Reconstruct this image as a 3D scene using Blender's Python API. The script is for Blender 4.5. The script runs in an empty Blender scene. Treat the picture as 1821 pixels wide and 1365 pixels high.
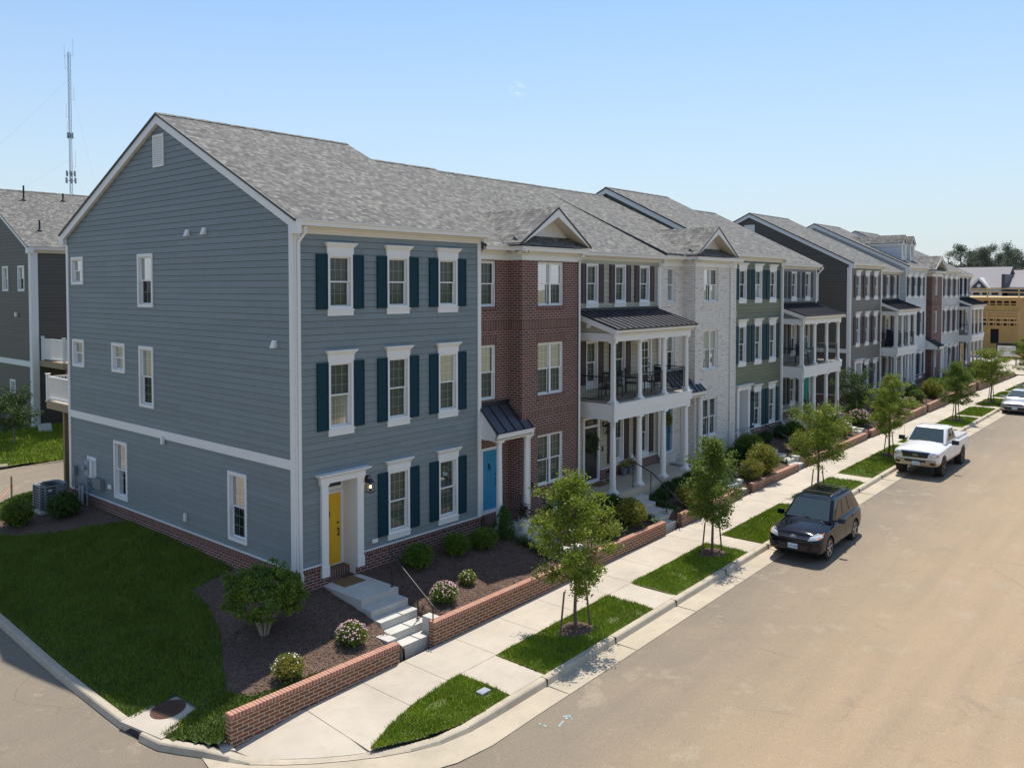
import bpy, bmesh, math, random
from mathutils import Vector, Matrix, noise
R=random.Random(7)
sc=bpy.context.scene
COL=sc.collection
rad=math.radians
# ------------------------------------------------------------------ helpers
ORG={}
def interp(x,xs,ys):
    if x<=xs[0]: return ys[0]
    for i in range(1,len(xs)):
        if x<=xs[i]:
            t=(x-xs[i-1])/(xs[i]-xs[i-1]); return ys[i-1]+(ys[i]-ys[i-1])*t
    return ys[-1]
def sm(t): t=max(0,min(1,t)); return t*t*(3-2*t)
def tag(o,label=None,cat=None,group=None,kind=None):
    if label: o['label']=label
    if cat: o['category']=cat
    if group: o['group']=group
    if kind: o['kind']=kind
    return o
def thing(name,loc,label=None,cat=None,group=None,rz=0):
    o=bpy.data.objects.new(name,None); COL.objects.link(o); o.location=loc; o.rotation_euler=(0,0,rz)
    o.empty_display_size=.2
    ORG[o.name]=Vector(loc); tag(o,label,cat,group); return o
def front(y0): return lambda p:(p[0],y0-p[1],p[2])      # (u,out,z)
def side(x0): return lambda p:(x0-p[1],p[0],p[2])
def back(y0): return lambda p:(p[0],y0+p[1],p[2])
class MB:
    def __init__(s,T=None): s.v=[];s.f=[];s.T=T;s.m=[];s.cm=0
    def add(s,vs,fs):
        b=len(s.v); s.v+= [s.T(p) for p in vs] if s.T else [tuple(p) for p in vs]
        for f in fs: s.f.append(tuple(b+i for i in f)); s.m.append(s.cm)
        return s
    def box(s,a,b,c,d,e,f):
        x0,x1=min(a,d),max(a,d);y0,y1=min(b,e),max(b,e);z0,z1=min(c,f),max(c,f)
        return s.add([(x0,y0,z0),(x1,y0,z0),(x1,y1,z0),(x0,y1,z0),(x0,y0,z1),(x1,y0,z1),(x1,y1,z1),(x0,y1,z1)],
          [(0,3,2,1),(4,5,6,7),(0,1,5,4),(1,2,6,5),(2,3,7,6),(3,0,4,7)])
    def quad(s,*p): return s.add(p,[tuple(range(len(p)))])
    def hexa(s,bot,top):   # two loops of equal length
        n=len(bot); fs=[tuple(range(n))[::-1],tuple(range(n,2*n))]+[(i,(i+1)%n,n+(i+1)%n,n+i) for i in range(n)]
        return s.add(list(bot)+list(top),fs)
    def tube(s,p0,p1,r0,r1=None,n=8,cap=True):
        r1=r0 if r1 is None else r1
        a=Vector(p0);b=Vector(p1);d=(b-a)
        if d.length<1e-6: return s
        d.normalize(); q=Vector((0,0,1)) if abs(d.z)<.9 else Vector((1,0,0))
        e=d.cross(q).normalized(); g=d.cross(e)
        vs=[];
        for c,r in ((a,r0),(b,r1)):
            for i in range(n):
                t=2*math.pi*i/n; vs.append(tuple(c+e*math.cos(t)*r+g*math.sin(t)*r))
        fs=[(i,(i+1)%n,n+(i+1)%n,n+i) for i in range(n)]
        if cap: fs+=[tuple(range(n))[::-1],tuple(range(n,2*n))]
        return s.add(vs,fs)
    def path(s,pts,r,n=6):
        for i in range(len(pts)-1): s.tube(pts[i],pts[i+1],r if not isinstance(r,list) else r[i],None if not isinstance(r,list) else r[i+1],n)
        return s
    def lathe(s,cx,cy,prof,n=16,cap=True):
        vs=[];fs=[]
        for r,z in prof:
            for i in range(n):
                t=2*math.pi*i/n; vs.append((cx+r*math.cos(t),cy+r*math.sin(t),z))
        for k in range(len(prof)-1):
            for i in range(n): fs.append((k*n+i,k*n+(i+1)%n,(k+1)*n+(i+1)%n,(k+1)*n+i))
        if cap: fs+=[tuple(range(n))[::-1],tuple(range((len(prof)-1)*n,len(prof)*n))]
        return s.add(vs,fs)
    def build(s,name,mat,parent=None,smooth=False,fix=True,sharp=35):
        me=bpy.data.meshes.new(name)
        o0=Vector((0,0,0))
        if parent is not None: o0=ORG[parent.name]
        me.from_pydata([(p[0]-o0.x,p[1]-o0.y,p[2]-o0.z) for p in s.v],[],s.f)
        mats=mat if isinstance(mat,(list,tuple)) else [mat]
        for m in mats: me.materials.append(m)
        if max(s.m or [0])>0 and len(mats)==1: me.materials.append(M['lap_shade']); mats=list(mats)+[0]
        if len(mats)>1:
            for p,i in zip(me.polygons,s.m): p.material_index=i
        if fix:
            bm=bmesh.new(); bm.from_mesh(me); bmesh.ops.recalc_face_normals(bm,faces=bm.faces); bm.to_mesh(me); bm.free()
        if smooth:
            me.shade_smooth()
            try: me.set_sharp_from_angle(angle=rad(sharp))
            except Exception: pass
        o=bpy.data.objects.new(name,me); COL.objects.link(o)
        if parent is not None: o.parent=parent
        ORG[o.name]=o0
        return o
def rezero(o,loc):
    """give a single-mesh thing an origin at its base"""
    l=Vector(loc); o.data.transform(Matrix.Translation(-l)); o.location=l; ORG[o.name]=l; return o
def copy_tree(o,parent=None):
    c=o.copy(); COL.objects.link(c); c.parent=parent
    for ch in [q for q in bpy.data.objects if q.parent==o]: copy_tree(ch,c)
    return c
def place(o,loc,rz=0,s=1,label=None,group=None):
    o.location=loc;o.rotation_euler=(0,0,rz); o.scale=(s,s,s) if not isinstance(s,tuple) else s
    if label:o['label']=label
    if group:o['group']=group
    return o
# ------------------------------------------------------------------ materials
def nt(name):
    m=bpy.data.materials.new(name); m.use_nodes=True; n=m.node_tree; b=n.nodes['Principled BSDF']; return m,n,b
def N(n,t,**k):
    x=n.nodes.new(t)
    for a,v in k.items():
        if a.startswith('i_'): x.inputs[a[2:].replace('_',' ')].default_value=v
        else: setattr(x,a,v)
    return x
def L(n,a,b): n.links.new(a,b)
def rgb(*c): return (c[0],c[1],c[2],1)
def ramp(n,fac,stops):
    r=N(n,'ShaderNodeValToRGB'); e=r.color_ramp.elements
    while len(e)<len(stops): e.new(.5)
    for i,(p,c) in enumerate(stops): e[i].position=p; e[i].color=rgb(*c) if not isinstance(c,(int,float)) else (c,c,c,1)
    L(n,fac,r.inputs[0]); return r.outputs[0]
def mixc(n,fac,a,b,mode='MIX'):
    x=N(n,'ShaderNodeMix',data_type='RGBA',blend_type=mode)
    for s,v in ((x.inputs[0],fac),(x.inputs[6],a),(x.inputs[7],b)):
        if isinstance(v,(int,float)): s.default_value=v
        elif isinstance(v,(tuple,list)): s.default_value=rgb(*v)
        else: L(n,v,s)
    return x.outputs[2]
def noi(n,scale,det=4,rough=.6,vec=None,dist=0):
    x=N(n,'ShaderNodeTexNoise'); x.inputs['Scale'].default_value=scale;x.inputs['Detail'].default_value=det;x.inputs['Roughness'].default_value=rough;x.inputs['Distortion'].default_value=dist
    if vec is None: vec=N(n,'ShaderNodeNewGeometry').outputs['Position']
    L(n,vec,x.inputs['Vector']); return x.outputs['Fac']
def bump(n,b,h,st=.3,d=.02):
    x=N(n,'ShaderNodeBump');x.inputs['Strength'].default_value=st;x.inputs['Distance'].default_value=d;L(n,h,x.inputs['Height']);L(n,x.outputs[0],b.inputs['Normal'])
def plain(name,c,rough=.5,metal=0,var=.12,scale=3,bs=0,bscale=60,spec=None,em=None):
    m,n,b=nt(name)
    b.inputs['Roughness'].default_value=rough;b.inputs['Metallic'].default_value=metal
    if spec is not None: b.inputs['Specular IOR Level'].default_value=spec
    if var:
        f=noi(n,scale,5,.65)
        L(n,mixc(n,f,tuple(max(0,x*(1-var)) for x in c),tuple(min(1,x*(1+var)) for x in c)),b.inputs['Base Color'])
    else: b.inputs['Base Color'].default_value=rgb(*c)
    if bs: bump(n,b,noi(n,bscale,3),bs,.01)
    if em: b.inputs['Emission Color'].default_value=rgb(*em[:3]); b.inputs['Emission Strength'].default_value=em[3]
    return m
def wallvec(n):
    """u along the wall (or along y on walls facing x), v up; on flat tops v = y"""
    g=N(n,'ShaderNodeNewGeometry'); p=N(n,'ShaderNodeSeparateXYZ');q=N(n,'ShaderNodeSeparateXYZ')
    L(n,g.outputs['Position'],p.inputs[0]);L(n,g.outputs['True Normal'],q.inputs[0])
    def gt(o,t):
        a=N(n,'ShaderNodeMath',operation='ABSOLUTE');L(n,o,a.inputs[0]);c=N(n,'ShaderNodeMath',operation='GREATER_THAN');L(n,a.outputs[0],c.inputs[0]);c.inputs[1].default_value=t;return c.outputs[0]
    mx=N(n,'ShaderNodeMix',data_type='FLOAT');L(n,gt(q.outputs[0],.5),mx.inputs[0]);L(n,p.outputs[0],mx.inputs[2]);L(n,p.outputs[1],mx.inputs[3])
    my=N(n,'ShaderNodeMix',data_type='FLOAT');L(n,gt(q.outputs[2],.9),my.inputs[0]);L(n,p.outputs[2],my.inputs[2]);L(n,p.outputs[1],my.inputs[3])
    c=N(n,'ShaderNodeCombineXYZ');L(n,mx.outputs[0],c.inputs[0]);L(n,my.outputs[0],c.inputs[1]);return c.outputs[0]
def brick(name,c1,c2,c3,mort,bw=.245,rh=.0810,off=.5,ms=.012,rough=.85,dark=(.03,.02,.02),pd=.08):
    m,n,b=nt(name); v=wallvec(n)
    t=N(n,'ShaderNodeTexBrick',offset=off); L(n,v,t.inputs['Vector'])
    for k,val in (('Scale',1),('Mortar Size',ms),('Mortar Smooth',.2),('Bias',0),('Brick Width',bw),('Row Height',rh)): t.inputs[k].default_value=val
    t.inputs['Color1'].default_value=(0,0,0,1);t.inputs['Color2'].default_value=(1,1,1,1);t.inputs['Mortar'].default_value=(.5,.5,.5,1)
    col=ramp(n,t.outputs['Color'],[(0,dark),(pd,dark),(pd+.02,c1),(.5,c2),(1,c3)])
    col=mixc(n,noi(n,25,3),col,(.0,.0,.0)) if 0 else col
    f=noi(n,.8,4); col=mixc(n,.35,col,mixc(n,f,c1,c3),'MIX')
    fm=noi(n,14,4); col=mixc(n,ramp(n,fm,[(.35,0.),(.75,.35)]),col,c3)
    mc=mixc(n,noi(n,6,4),tuple(x*.8 for x in mort),mort)
    L(n,mixc(n,t.outputs['Fac'],col,mc),b.inputs['Base Color']); b.inputs['Roughness'].default_value=rough
    inv=N(n,'ShaderNodeMath',operation='SUBTRACT');inv.inputs[0].default_value=1;L(n,t.outputs['Fac'],inv.inputs[1])
    bump(n,b,inv.outputs[0],.6,.006); return m
def shingle(name,tones,slope=2.236,mult=1):
    m,n,b=nt(name)
    g=N(n,'ShaderNodeNewGeometry'); p=N(n,'ShaderNodeSeparateXYZ');q=N(n,'ShaderNodeSeparateXYZ')
    L(n,g.outputs['Position'],p.inputs[0]);L(n,g.outputs['True Normal'],q.inputs[0])
    a=N(n,'ShaderNodeMath',operation='ABSOLUTE');L(n,q.outputs[0],a.inputs[0]);c=N(n,'ShaderNodeMath',operation='GREATER_THAN');L(n,a.outputs[0],c.inputs[0]);c.inputs[1].default_value=.25
    mx=N(n,'ShaderNodeMix',data_type='FLOAT');L(n,c.outputs[0],mx.inputs[0]);L(n,p.outputs[0],mx.inputs[2]);L(n,p.outputs[1],mx.inputs[3])
    mz=N(n,'ShaderNodeMath',operation='MULTIPLY');L(n,p.outputs[2],mz.inputs[0]);mz.inputs[1].default_value=slope
    cv=N(n,'ShaderNodeCombineXYZ');L(n,mx.outputs[0],cv.inputs[0]);L(n,mz.outputs[0],cv.inputs[1])
    def bt(bw,off,freq=2):
        t=N(n,'ShaderNodeTexBrick',offset=off,offset_frequency=freq,squash=.7,squash_frequency=3);L(n,cv.outputs[0],t.inputs['Vector'])
        for k,val in (('Scale',1),('Mortar Size',.005),('Mortar Smooth',.3),('Bias',0),('Brick Width',bw),('Row Height',.143)): t.inputs[k].default_value=val
        t.inputs['Color1'].default_value=(0,0,0,1);t.inputs['Color2'].default_value=(1,1,1,1);t.inputs['Mortar'].default_value=(.45,.45,.45,1);return t
    t1=bt(.20,.43);t2=bt(.12,.37,3)
    mm=mixc(n,.45,t1.outputs['Color'],t2.outputs['Color'])
    col=ramp(n,mm,[(.15,tones[0]),(.36,tones[1]),(.52,tones[2]),(.70,tones[3]),(.85,tones[4])])
    col=mixc(n,ramp(n,noi(n,.35,4),[(.3,0.),(.7,.08)]),col,tones[1])
    col=mixc(n,t1.outputs['Fac'],col,tuple(x*.35 for x in tones[0]))
    L(n,col,b.inputs['Base Color']);b.inputs['Roughness'].default_value=.9
    # saw-tooth height for each course
    d=N(n,'ShaderNodeMath',operation='DIVIDE');L(n,mz.outputs[0],d.inputs[0]);d.inputs[1].default_value=.143
    fr=N(n,'ShaderNodeMath',operation='FRACT');L(n,d.outputs[0],fr.inputs[0])
    ad=N(n,'ShaderNodeMath',operation='MULTIPLY_ADD');L(n,t2.outputs['Color'],ad.inputs[0]);ad.inputs[1].default_value=.5
    iv=N(n,'ShaderNodeMath',operation='SUBTRACT');iv.inputs[0].default_value=1;L(n,fr.outputs[0],iv.inputs[1]);L(n,iv.outputs[0],ad.inputs[2])
    bump(n,b,ad.outputs[0],.9,.016); return m
def siding(name,c,rough=.55):
    m,n,b=nt(name); v=wallvec(n)
    t=N(n,'ShaderNodeTexBrick',offset=.37);L(n,v,t.inputs['Vector'])
    for k,val in (('Scale',1),('Mortar Size',.002),('Brick Width',3.66),('Row Height',.18)): t.inputs[k].default_value=val
    t.inputs['Color1'].default_value=(0,0,0,1);t.inputs['Color2'].default_value=(1,1,1,1);t.inputs['Mortar'].default_value=(.4,.4,.4,1)
    t.inputs['Mortar Size'].default_value=.003
    base=mixc(n,t.outputs['Color'],tuple(x*.90 for x in c),tuple(x*1.09 for x in c))
    base=mixc(n,noi(n,.7,5),base,mixc(n,.5,base,tuple(x*.82 for x in c)))
    sv=N(n,'ShaderNodeMapping');sv.inputs['Scale'].default_value=(7,.7,1);L(n,v,sv.inputs[0])
    base=mixc(n,ramp(n,noi(n,1.5,5,.6,sv.outputs[0]),[(.45,0.),(.8,.22)]),base,tuple(x*1.25+.01 for x in c))
    L(n,base,b.inputs['Base Color']);b.inputs['Roughness'].default_value=rough
    bump(n,b,noi(n,30,3),.08,.004);return m
M={}
M['blue_siding']=siding('blue_grey_siding',(.193,.232,.244))
M['beige_siding']=siding('beige_siding',(.42,.39,.29))
M['green_siding']=siding('green_siding',(.15,.165,.10))
M['grey_siding']=siding('grey_siding',(.22,.22,.235))
M['taupe_siding']=siding('taupe_siding',(.17,.15,.125))
M['brown_siding']=siding('dark_brown_siding',(.105,.092,.074))
M['olive_siding']=siding('olive_siding',(.20,.19,.13))
M['white_siding']=siding('white_siding',(.62,.64,.66))
M['light_siding']=siding('light_grey_siding',(.56,.54,.51))
M['slate_siding']=siding('slate_siding',(.06,.075,.095))
M['trim']=plain('white_trim',(.78,.77,.75),.45,var=.05,scale=2)
M['gutter']=plain('white_gutter',(.80,.79,.77),.3,var=.03)
M['soffit']=plain('soffit',(.72,.68,.60),.6,var=.04)
M['red_brick']=brick('red_brick',(.075,.022,.017),(.12,.034,.025),(.19,.06,.043),(.42,.36,.32),ms=.0105)
M['red_soldier']=brick('red_soldier_brick',(.075,.022,.017),(.12,.034,.025),(.19,.06,.043),(.36,.31,.27),bw=.081,rh=50,off=0)
M['wall_brick']=brick('garden_wall_brick',(.12,.034,.020),(.17,.050,.030),(.24,.085,.05),(.46,.37,.25),dark=(.06,.05,.05))
M['wall_cap']=brick('garden_wall_rowlock',(.27,.085,.05),(.34,.12,.075),(.42,.18,.12),(.52,.42,.32),bw=.081,rh=50,off=0,dark=(.2,.14,.12))
M['white_brick']=brick('whitewashed_brick',(.64,.59,.53),(.75,.70,.65),(.84,.80,.75),(.60,.52,.44),dark=(.46,.36,.30),pd=.06)
M['white_soldier']=brick('whitewashed_soldier',(.64,.59,.53),(.74,.69,.64),(.82,.78,.73),(.60,.52,.44),bw=.081,rh=50,off=0,dark=(.45,.37,.3),pd=.04)
M['shingle']=shingle('grey_shingle',[(.075,.071,.070),(.108,.104,.099),(.138,.134,.124),(.172,.168,.152),(.235,.235,.205)])
M['shingle_dormer']=shingle('grey_shingle_dormer',[(.075,.071,.070),(.108,.104,.099),(.138,.134,.124),(.172,.168,.152),(.235,.235,.205)],slope=1.45)
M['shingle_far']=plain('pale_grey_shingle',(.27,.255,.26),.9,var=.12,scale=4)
M['drip']=plain('dark_drip_edge',(.02,.022,.026),.5,var=0)
M['seam']=plain('standing_seam_metal',(.085,.088,.10),.42,metal=.55,var=.15,scale=1.5)
M['seam_rib']=plain('standing_seam_rib',(.03,.033,.04),.45,metal=.5,var=0)
def louvre(name,c,pitch=.045):
    m,n,b=nt(name);g=N(n,'ShaderNodeNewGeometry');p=N(n,'ShaderNodeSeparateXYZ');L(n,g.outputs['Position'],p.inputs[0])
    d=N(n,'ShaderNodeMath',operation='DIVIDE');L(n,p.outputs[2],d.inputs[0]);d.inputs[1].default_value=pitch
    fr=N(n,'ShaderNodeMath',operation='FRACT');L(n,d.outputs[0],fr.inputs[0])
    b.inputs['Base Color'].default_value=rgb(*c);b.inputs['Roughness'].default_value=.7;b.inputs['Specular IOR Level'].default_value=.25
    bump(n,b,fr.outputs[0],.5,.02);return m
M['teal_shutter']=louvre('dark_teal_shutter',(.004,.042,.066))
M['purple_shutter']=plain('plum_shutter',(.045,.022,.030),.5,var=.1)
M['black_shutter']=plain('black_shutter',(.016,.018,.026),.5,var=.1)
M['navy_shutter']=louvre('navy_shutter',(.015,.03,.055))
M['green_shutter']=louvre('blue_green_shutter',(.02,.06,.085))
M['yellow_door']=plain('yellow_door',(.80,.46,.02),.4,var=.06)
M['blue_door']=plain('sky_blue_door',(.04,.27,.46),.4,var=.05)
M['navy_door']=plain('deep_blue_door',(.015,.15,.24),.4,var=.05)
M['black_door']=plain('charcoal_door',(.022,.024,.026),.4,var=.1)
M['teal_door']=plain('turquoise_door',(.02,.30,.26),.4,var=.05)
M['grey_door']=plain('pale_grey_door',(.36,.37,.42),.4,var=.05)
M['black_metal']=plain('black_metal',(.012,.013,.015),.5,metal=.0,var=0)
M['grey_box']=plain('grey_utility_paint',(.20,.22,.23),.5,var=.08)
M['pvc']=plain('grey_pvc',(.45,.46,.46),.5,var=.05)
M['deck_wood']=plain('treated_wood',(.34,.25,.15),.75,var=.3,scale=8)
M['post_wood']=plain('post_wood',(.26,.19,.10),.8,var=.3,scale=6)
M['floorboard']=plain('porch_boards',(.38,.32,.23),.7,var=.2,scale=6)
def glassmat():
    m=bpy.data.materials.new('window_glass');m.use_nodes=True;n=m.node_tree;n.nodes.clear()
    o=N(n,'ShaderNodeOutputMaterial');g=N(n,'ShaderNodeBsdfGlossy');g.inputs['Roughness'].default_value=.02;g.inputs['Color'].default_value=(.95,.97,1,1)
    t=N(n,'ShaderNodeBsdfTransparent');t.inputs['Color'].default_value=(.55,.61,.58,1)
    f=N(n,'ShaderNodeFresnel');f.inputs['IOR'].default_value=1.6
    a=N(n,'ShaderNodeMath',operation='MULTIPLY_ADD');L(n,f.outputs[0],a.inputs[0]);a.inputs[1].default_value=.55;a.inputs[2].default_value=.005
    x=N(n,'ShaderNodeMixShader');L(n,a.outputs[0],x.inputs[0]);L(n,t.outputs[0],x.inputs[1]);L(n,g.outputs[0],x.inputs[2]);L(n,x.outputs[0],o.inputs[0])
    bn=N(n,'ShaderNodeBump');bn.inputs['Strength'].default_value=.04;bn.inputs['Distance'].default_value=.02;L(n,noi(n,1.3,2),bn.inputs['Height']);L(n,bn.outputs[0],g.inputs['Normal'])
    return m
M['glass']=glassmat()
M['blind']=louvre('slatted_blind',(.33,.325,.29),.05)
M['curtain']=plain('patterned_curtain',(.42,.36,.38),.8,var=.35,scale=14)
M['room']=plain('dim_room',(.05,.055,.055),.8,var=.2)
M['muntin']=plain('muntin',(.62,.66,.64),.5,var=0)
M['concrete']=None
def concrete(name,a,b_,stain=.25,sc1=.5):
    m,n,b=nt(name)
    c=mixc(n,ramp(n,noi(n,sc1,6,.65),[(.3,0.),(.7,1.)]),a,b_)
    c=mixc(n,ramp(n,noi(n,3.2,5,.7),[(.5,0.),(.8,stain)]),c,tuple(x*.55 for x in a))
    c=mixc(n,ramp(n,noi(n,120,2),[(.4,0.),(.7,.12)]),c,tuple(x*.6 for x in a))
    L(n,c,b.inputs['Base Color']);b.inputs['Roughness'].default_value=.85
    bump(n,b,noi(n,80,3),.15,.004);return m
M['walk']=concrete('sidewalk_concrete',(.41,.36,.295),(.53,.47,.385))
M['kerb']=concrete('kerb_concrete',(.38,.33,.25),(.52,.45,.35),.5,1.1)
M['pan']=concrete('gutter_pan_concrete',(.38,.33,.25),(.50,.425,.32),.35,.7)
M['step']=concrete('step_concrete',(.46,.445,.41),(.58,.56,.51),.4,.9)
M['porch']=concrete('porch_concrete',(.42,.36,.27),(.50,.43,.33),.3,.9)
M['joint']=plain('joint_dirt',(.10,.085,.07),.95,var=.2)
def asphalt():
    m,n,b=nt('dusty_asphalt')
    g=N(n,'ShaderNodeNewGeometry')
    c=mixc(n,ramp(n,noi(n,.09,5,.6),[(.35,0.),(.65,1.)]),(.175,.15,.115),(.245,.20,.145))
    # dust carried toward the middle of the street
    sp=N(n,'ShaderNodeSeparateXYZ');L(n,g.outputs['Position'],sp.inputs[0])
    mr=N(n,'ShaderNodeMapRange');L(n,sp.outputs[1],mr.inputs[0]);mr.inputs[1].default_value=-7.2;mr.inputs[2].default_value=-12.5
    nn=noi(n,.35,5,.7);ad=N(n,'ShaderNodeMath',operation='ADD');L(n,mr.outputs[0],ad.inputs[0]);
    n2=N(n,'ShaderNodeMath',operation='MULTIPLY_ADD');L(n,nn,n2.inputs[0]);n2.inputs[1].default_value=.8;n2.inputs[2].default_value=-.4;L(n,n2.outputs[0],ad.inputs[1]);ad.use_clamp=True
    c=mixc(n,ad.outputs[0],c,(.40,.285,.165))
    c=mixc(n,ramp(n,noi(n,1.1,6,.7),[(.56,0.),(.70,.7)]),c,(.42,.345,.24))
    c=mixc(n,ramp(n,noi(n,.6,6,.75,dist=.6),[(.62,0.),(.70,.3)]),c,(.11,.095,.08))
    mp=N(n,'ShaderNodeMapping');mp.inputs['Scale'].default_value=(.12,1.6,1);L(n,g.outputs['Position'],mp.inputs[0])
    c=mixc(n,ramp(n,noi(n,1.2,4,.6,mp.outputs[0]),[(.45,0.),(.75,.22)]),c,(.13,.11,.09))
    c=mixc(n,ramp(n,noi(n,70,2,.7),[(.4,0.),(.62,.6)]),c,(.10,.082,.065))
    c=mixc(n,ramp(n,noi(n,110,2,.7),[(.55,0.),(.7,.5)]),c,(.55,.46,.34))
    vo=N(n,'ShaderNodeTexVoronoi',feature='DISTANCE_TO_EDGE');vo.inputs['Scale'].default_value=.22;L(n,g.outputs['Position'],vo.inputs['Vector'])
    wv=N(n,'ShaderNodeVectorMath',operation='MULTIPLY_ADD');nn2=N(n,'ShaderNodeTexNoise');nn2.inputs['Scale'].default_value=1.5;nn2.inputs['Detail'].default_value=5;L(n,g.outputs['Position'],nn2.inputs['Vector'])
    L(n,nn2.outputs['Color'],wv.inputs[0]);wv.inputs[1].default_value=(.5,.5,.5);L(n,g.outputs['Position'],wv.inputs[2]);L(n,wv.outputs[0],vo.inputs['Vector'])
    ck=ramp(n,vo.outputs['Distance'],[(0,.55),(.0035,0.)]); mk=ramp(n,noi(n,.25,3),[(.5,0.),(.6,1.)])
    k2=N(n,'ShaderNodeMath',operation='MULTIPLY');L(n,ck,k2.inputs[0]);L(n,mk,k2.inputs[1])
    c=mixc(n,k2.outputs[0],c,(.07,.06,.05))
    L(n,c,b.inputs['Base Color']);b.inputs['Roughness'].default_value=.85
    bump(n,b,noi(n,90,3),.35,.006);return m
M['asphalt']=asphalt()
def grassmat(name,a,b_,tip,scale=1.2):
    m,n,b=nt(name)
    c=mixc(n,ramp(n,noi(n,scale,4),[(.3,0.),(.7,1.)]),a,b_)
    c=mixc(n,ramp(n,noi(n,37,2),[(.45,0.),(.75,.6)]),c,tip)
    L(n,c,b.inputs['Base Color']);b.inputs['Roughness'].default_value=.6
    b.inputs['Specular IOR Level'].default_value=.25
    return m
M['grass']=grassmat('grass_blades',(.175,.255,.012),(.27,.37,.022),(.46,.48,.08))
M['lawn_blade']=grassmat('lawn_blades',(.085,.14,.012),(.15,.22,.022),(.28,.30,.05))  # same grass as the verge, darkened: the lawn's shade is in the colour
M['soil']=grassmat('lawn_soil',(.055,.085,.014),(.085,.12,.022),(.20,.17,.07))
def mulch(name,a,b_,c_):
    m,n,b=nt(name)
    v=N(n,'ShaderNodeTexVoronoi');v.inputs['Scale'].default_value=38;v.inputs['Randomness'].default_value=1
    g=N(n,'ShaderNodeNewGeometry');mp=N(n,'ShaderNodeMapping');mp.inputs['Scale'].default_value=(1,1.6,1);mp.inputs['Rotation'].default_value=(0,0,.6);L(n,g.outputs['Position'],mp.inputs[0]);L(n,mp.outputs[0],v.inputs['Vector'])
    s=N(n,'ShaderNodeSeparateColor');L(n,v.outputs['Color'],s.inputs[0])
    c=ramp(n,s.outputs[0],[(0,a),(.55,b_),(.85,b_),(1,c_)])
    c=mixc(n,noi(n,1.3,4),c,mixc(n,.5,c,a))
    L(n,c,b.inputs['Base Color']);b.inputs['Roughness'].default_value=.95
    bump(n,b,s.outputs[1],1,.03);return m
M['lawn_soil']=grassmat('shaded_lawn_soil',(.035,.06,.012),(.055,.085,.018),(.08,.10,.03))  # darker copy of the verge soil, shade put into its colour
M['mulch']=mulch('dark_mulch',(.055,.033,.024),(.175,.107,.076),(.36,.24,.17))
M['chip']=plain('mulch_chips',(.15,.10,.08),.95,var=.6,scale=25)
M['earth']=concrete('open_ground',(.10,.105,.05),(.17,.15,.085),.3,.05)
M['red_earth']=plain('red_clay',(.26,.12,.06),.95,var=.3,scale=1)
M['lap_shade']=plain('lap_joint_shade',(.05,.038,.03),.95,var=.2)  # painted shadow line of the laps, tinted brown like dirt
def leafmat(name,a,b_,tip,tr=.35):
    m,n,b=nt(name)
    oi=N(n,'ShaderNodeNewGeometry')
    c=mixc(n,oi.outputs['Random Per Island'],a,b_)
    c=mixc(n,ramp(n,noi(n,2.2,3),[(.35,0.),(.75,.8)]),c,tip)
    L(n,c,b.inputs['Base Color']);b.inputs['Roughness'].default_value=.5;b.inputs['Specular IOR Level'].default_value=.35
    out=n.nodes['Material Output'];t=N(n,'ShaderNodeBsdfTranslucent');L(n,c,t.inputs[0]);x=N(n,'ShaderNodeMixShader');x.inputs[0].default_value=tr
    L(n,b.outputs[0],x.inputs[1]);L(n,t.outputs[0],x.inputs[2]);L(n,x.outputs[0],out.inputs[0]);return m
M['oak_leaf']=leafmat('young_oak_leaf',(.12,.19,.016),(.20,.275,.028),(.31,.34,.045))
M['oak_leaf2']=leafmat('deeper_oak_leaf',(.075,.14,.016),(.14,.21,.028),(.22,.28,.045))
M['shrub_leaf']=leafmat('shrub_leaf',(.06,.13,.014),(.12,.20,.022),(.21,.27,.035),.3)
M['yellow_leaf']=leafmat('yellow_green_leaf',(.13,.18,.02),(.25,.27,.045),(.38,.30,.07),.3)
M['dark_leaf']=leafmat('dark_shrub_leaf',(.025,.07,.014),(.05,.105,.018),(.09,.14,.025),.2)
M['cone_leaf']=leafmat('clipped_conifer_leaf',(.035,.10,.012),(.065,.15,.018),(.10,.18,.025),.2)
M['bronze_leaf']=leafmat('bronze_leaf',(.03,.018,.012),(.06,.035,.02),(.09,.07,.03),.15)
M['pine_leaf']=leafmat('pine_foliage',(.09,.12,.075),(.15,.185,.12),(.25,.27,.19),.1)
M['petal']=plain('pink_petal',(.72,.42,.47),.6,var=.3,scale=20)
M['white_petal']=plain('white_petal',(.75,.73,.66),.6,var=.1,scale=20)
M['bark']=plain('grey_brown_bark',(.13,.10,.075),.9,var=.4,scale=12,bs=.3)
M['pale_bark']=plain('pale_bark',(.28,.24,.18),.9,var=.3,scale=14,bs=.3)
M['stake']=plain('weathered_stake',(.16,.12,.09),.9,var=.3,scale=10)
M['plywood']=plain('osb_sheathing',(.46,.31,.11),.85,var=.25,scale=1.2)
M['lumber']=plain('new_lumber',(.60,.43,.20),.8,var=.2,scale=3)
M['dark_open']=plain('dark_opening',(.02,.018,.03),.8,var=0)
M['ceramic']=plain('white_ceramic',(.62,.61,.59),.35,var=.05)
M['blue_pot']=plain('blue_glaze',(.02,.06,.16),.25,var=.1)
M['zinc']=plain('zinc_bucket',(.22,.25,.28),.4,metal=.5,var=.1)
M['mat']=plain('coir_mat',(.18,.11,.045),.95,var=.3,scale=30)
M['rust']=plain('rusty_iron',(.11,.055,.035),.75,metal=.3,var=.3,scale=15,bs=.2)
M['orange']=plain('orange_tape',(.85,.16,.05),.5,var=0)
M['galv']=plain('galvanised_steel',(.30,.33,.38),.5,metal=.3,var=.1)
M['teal_chair']=plain('turquoise_resin',(.02,.30,.30),.4,var=0)
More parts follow.
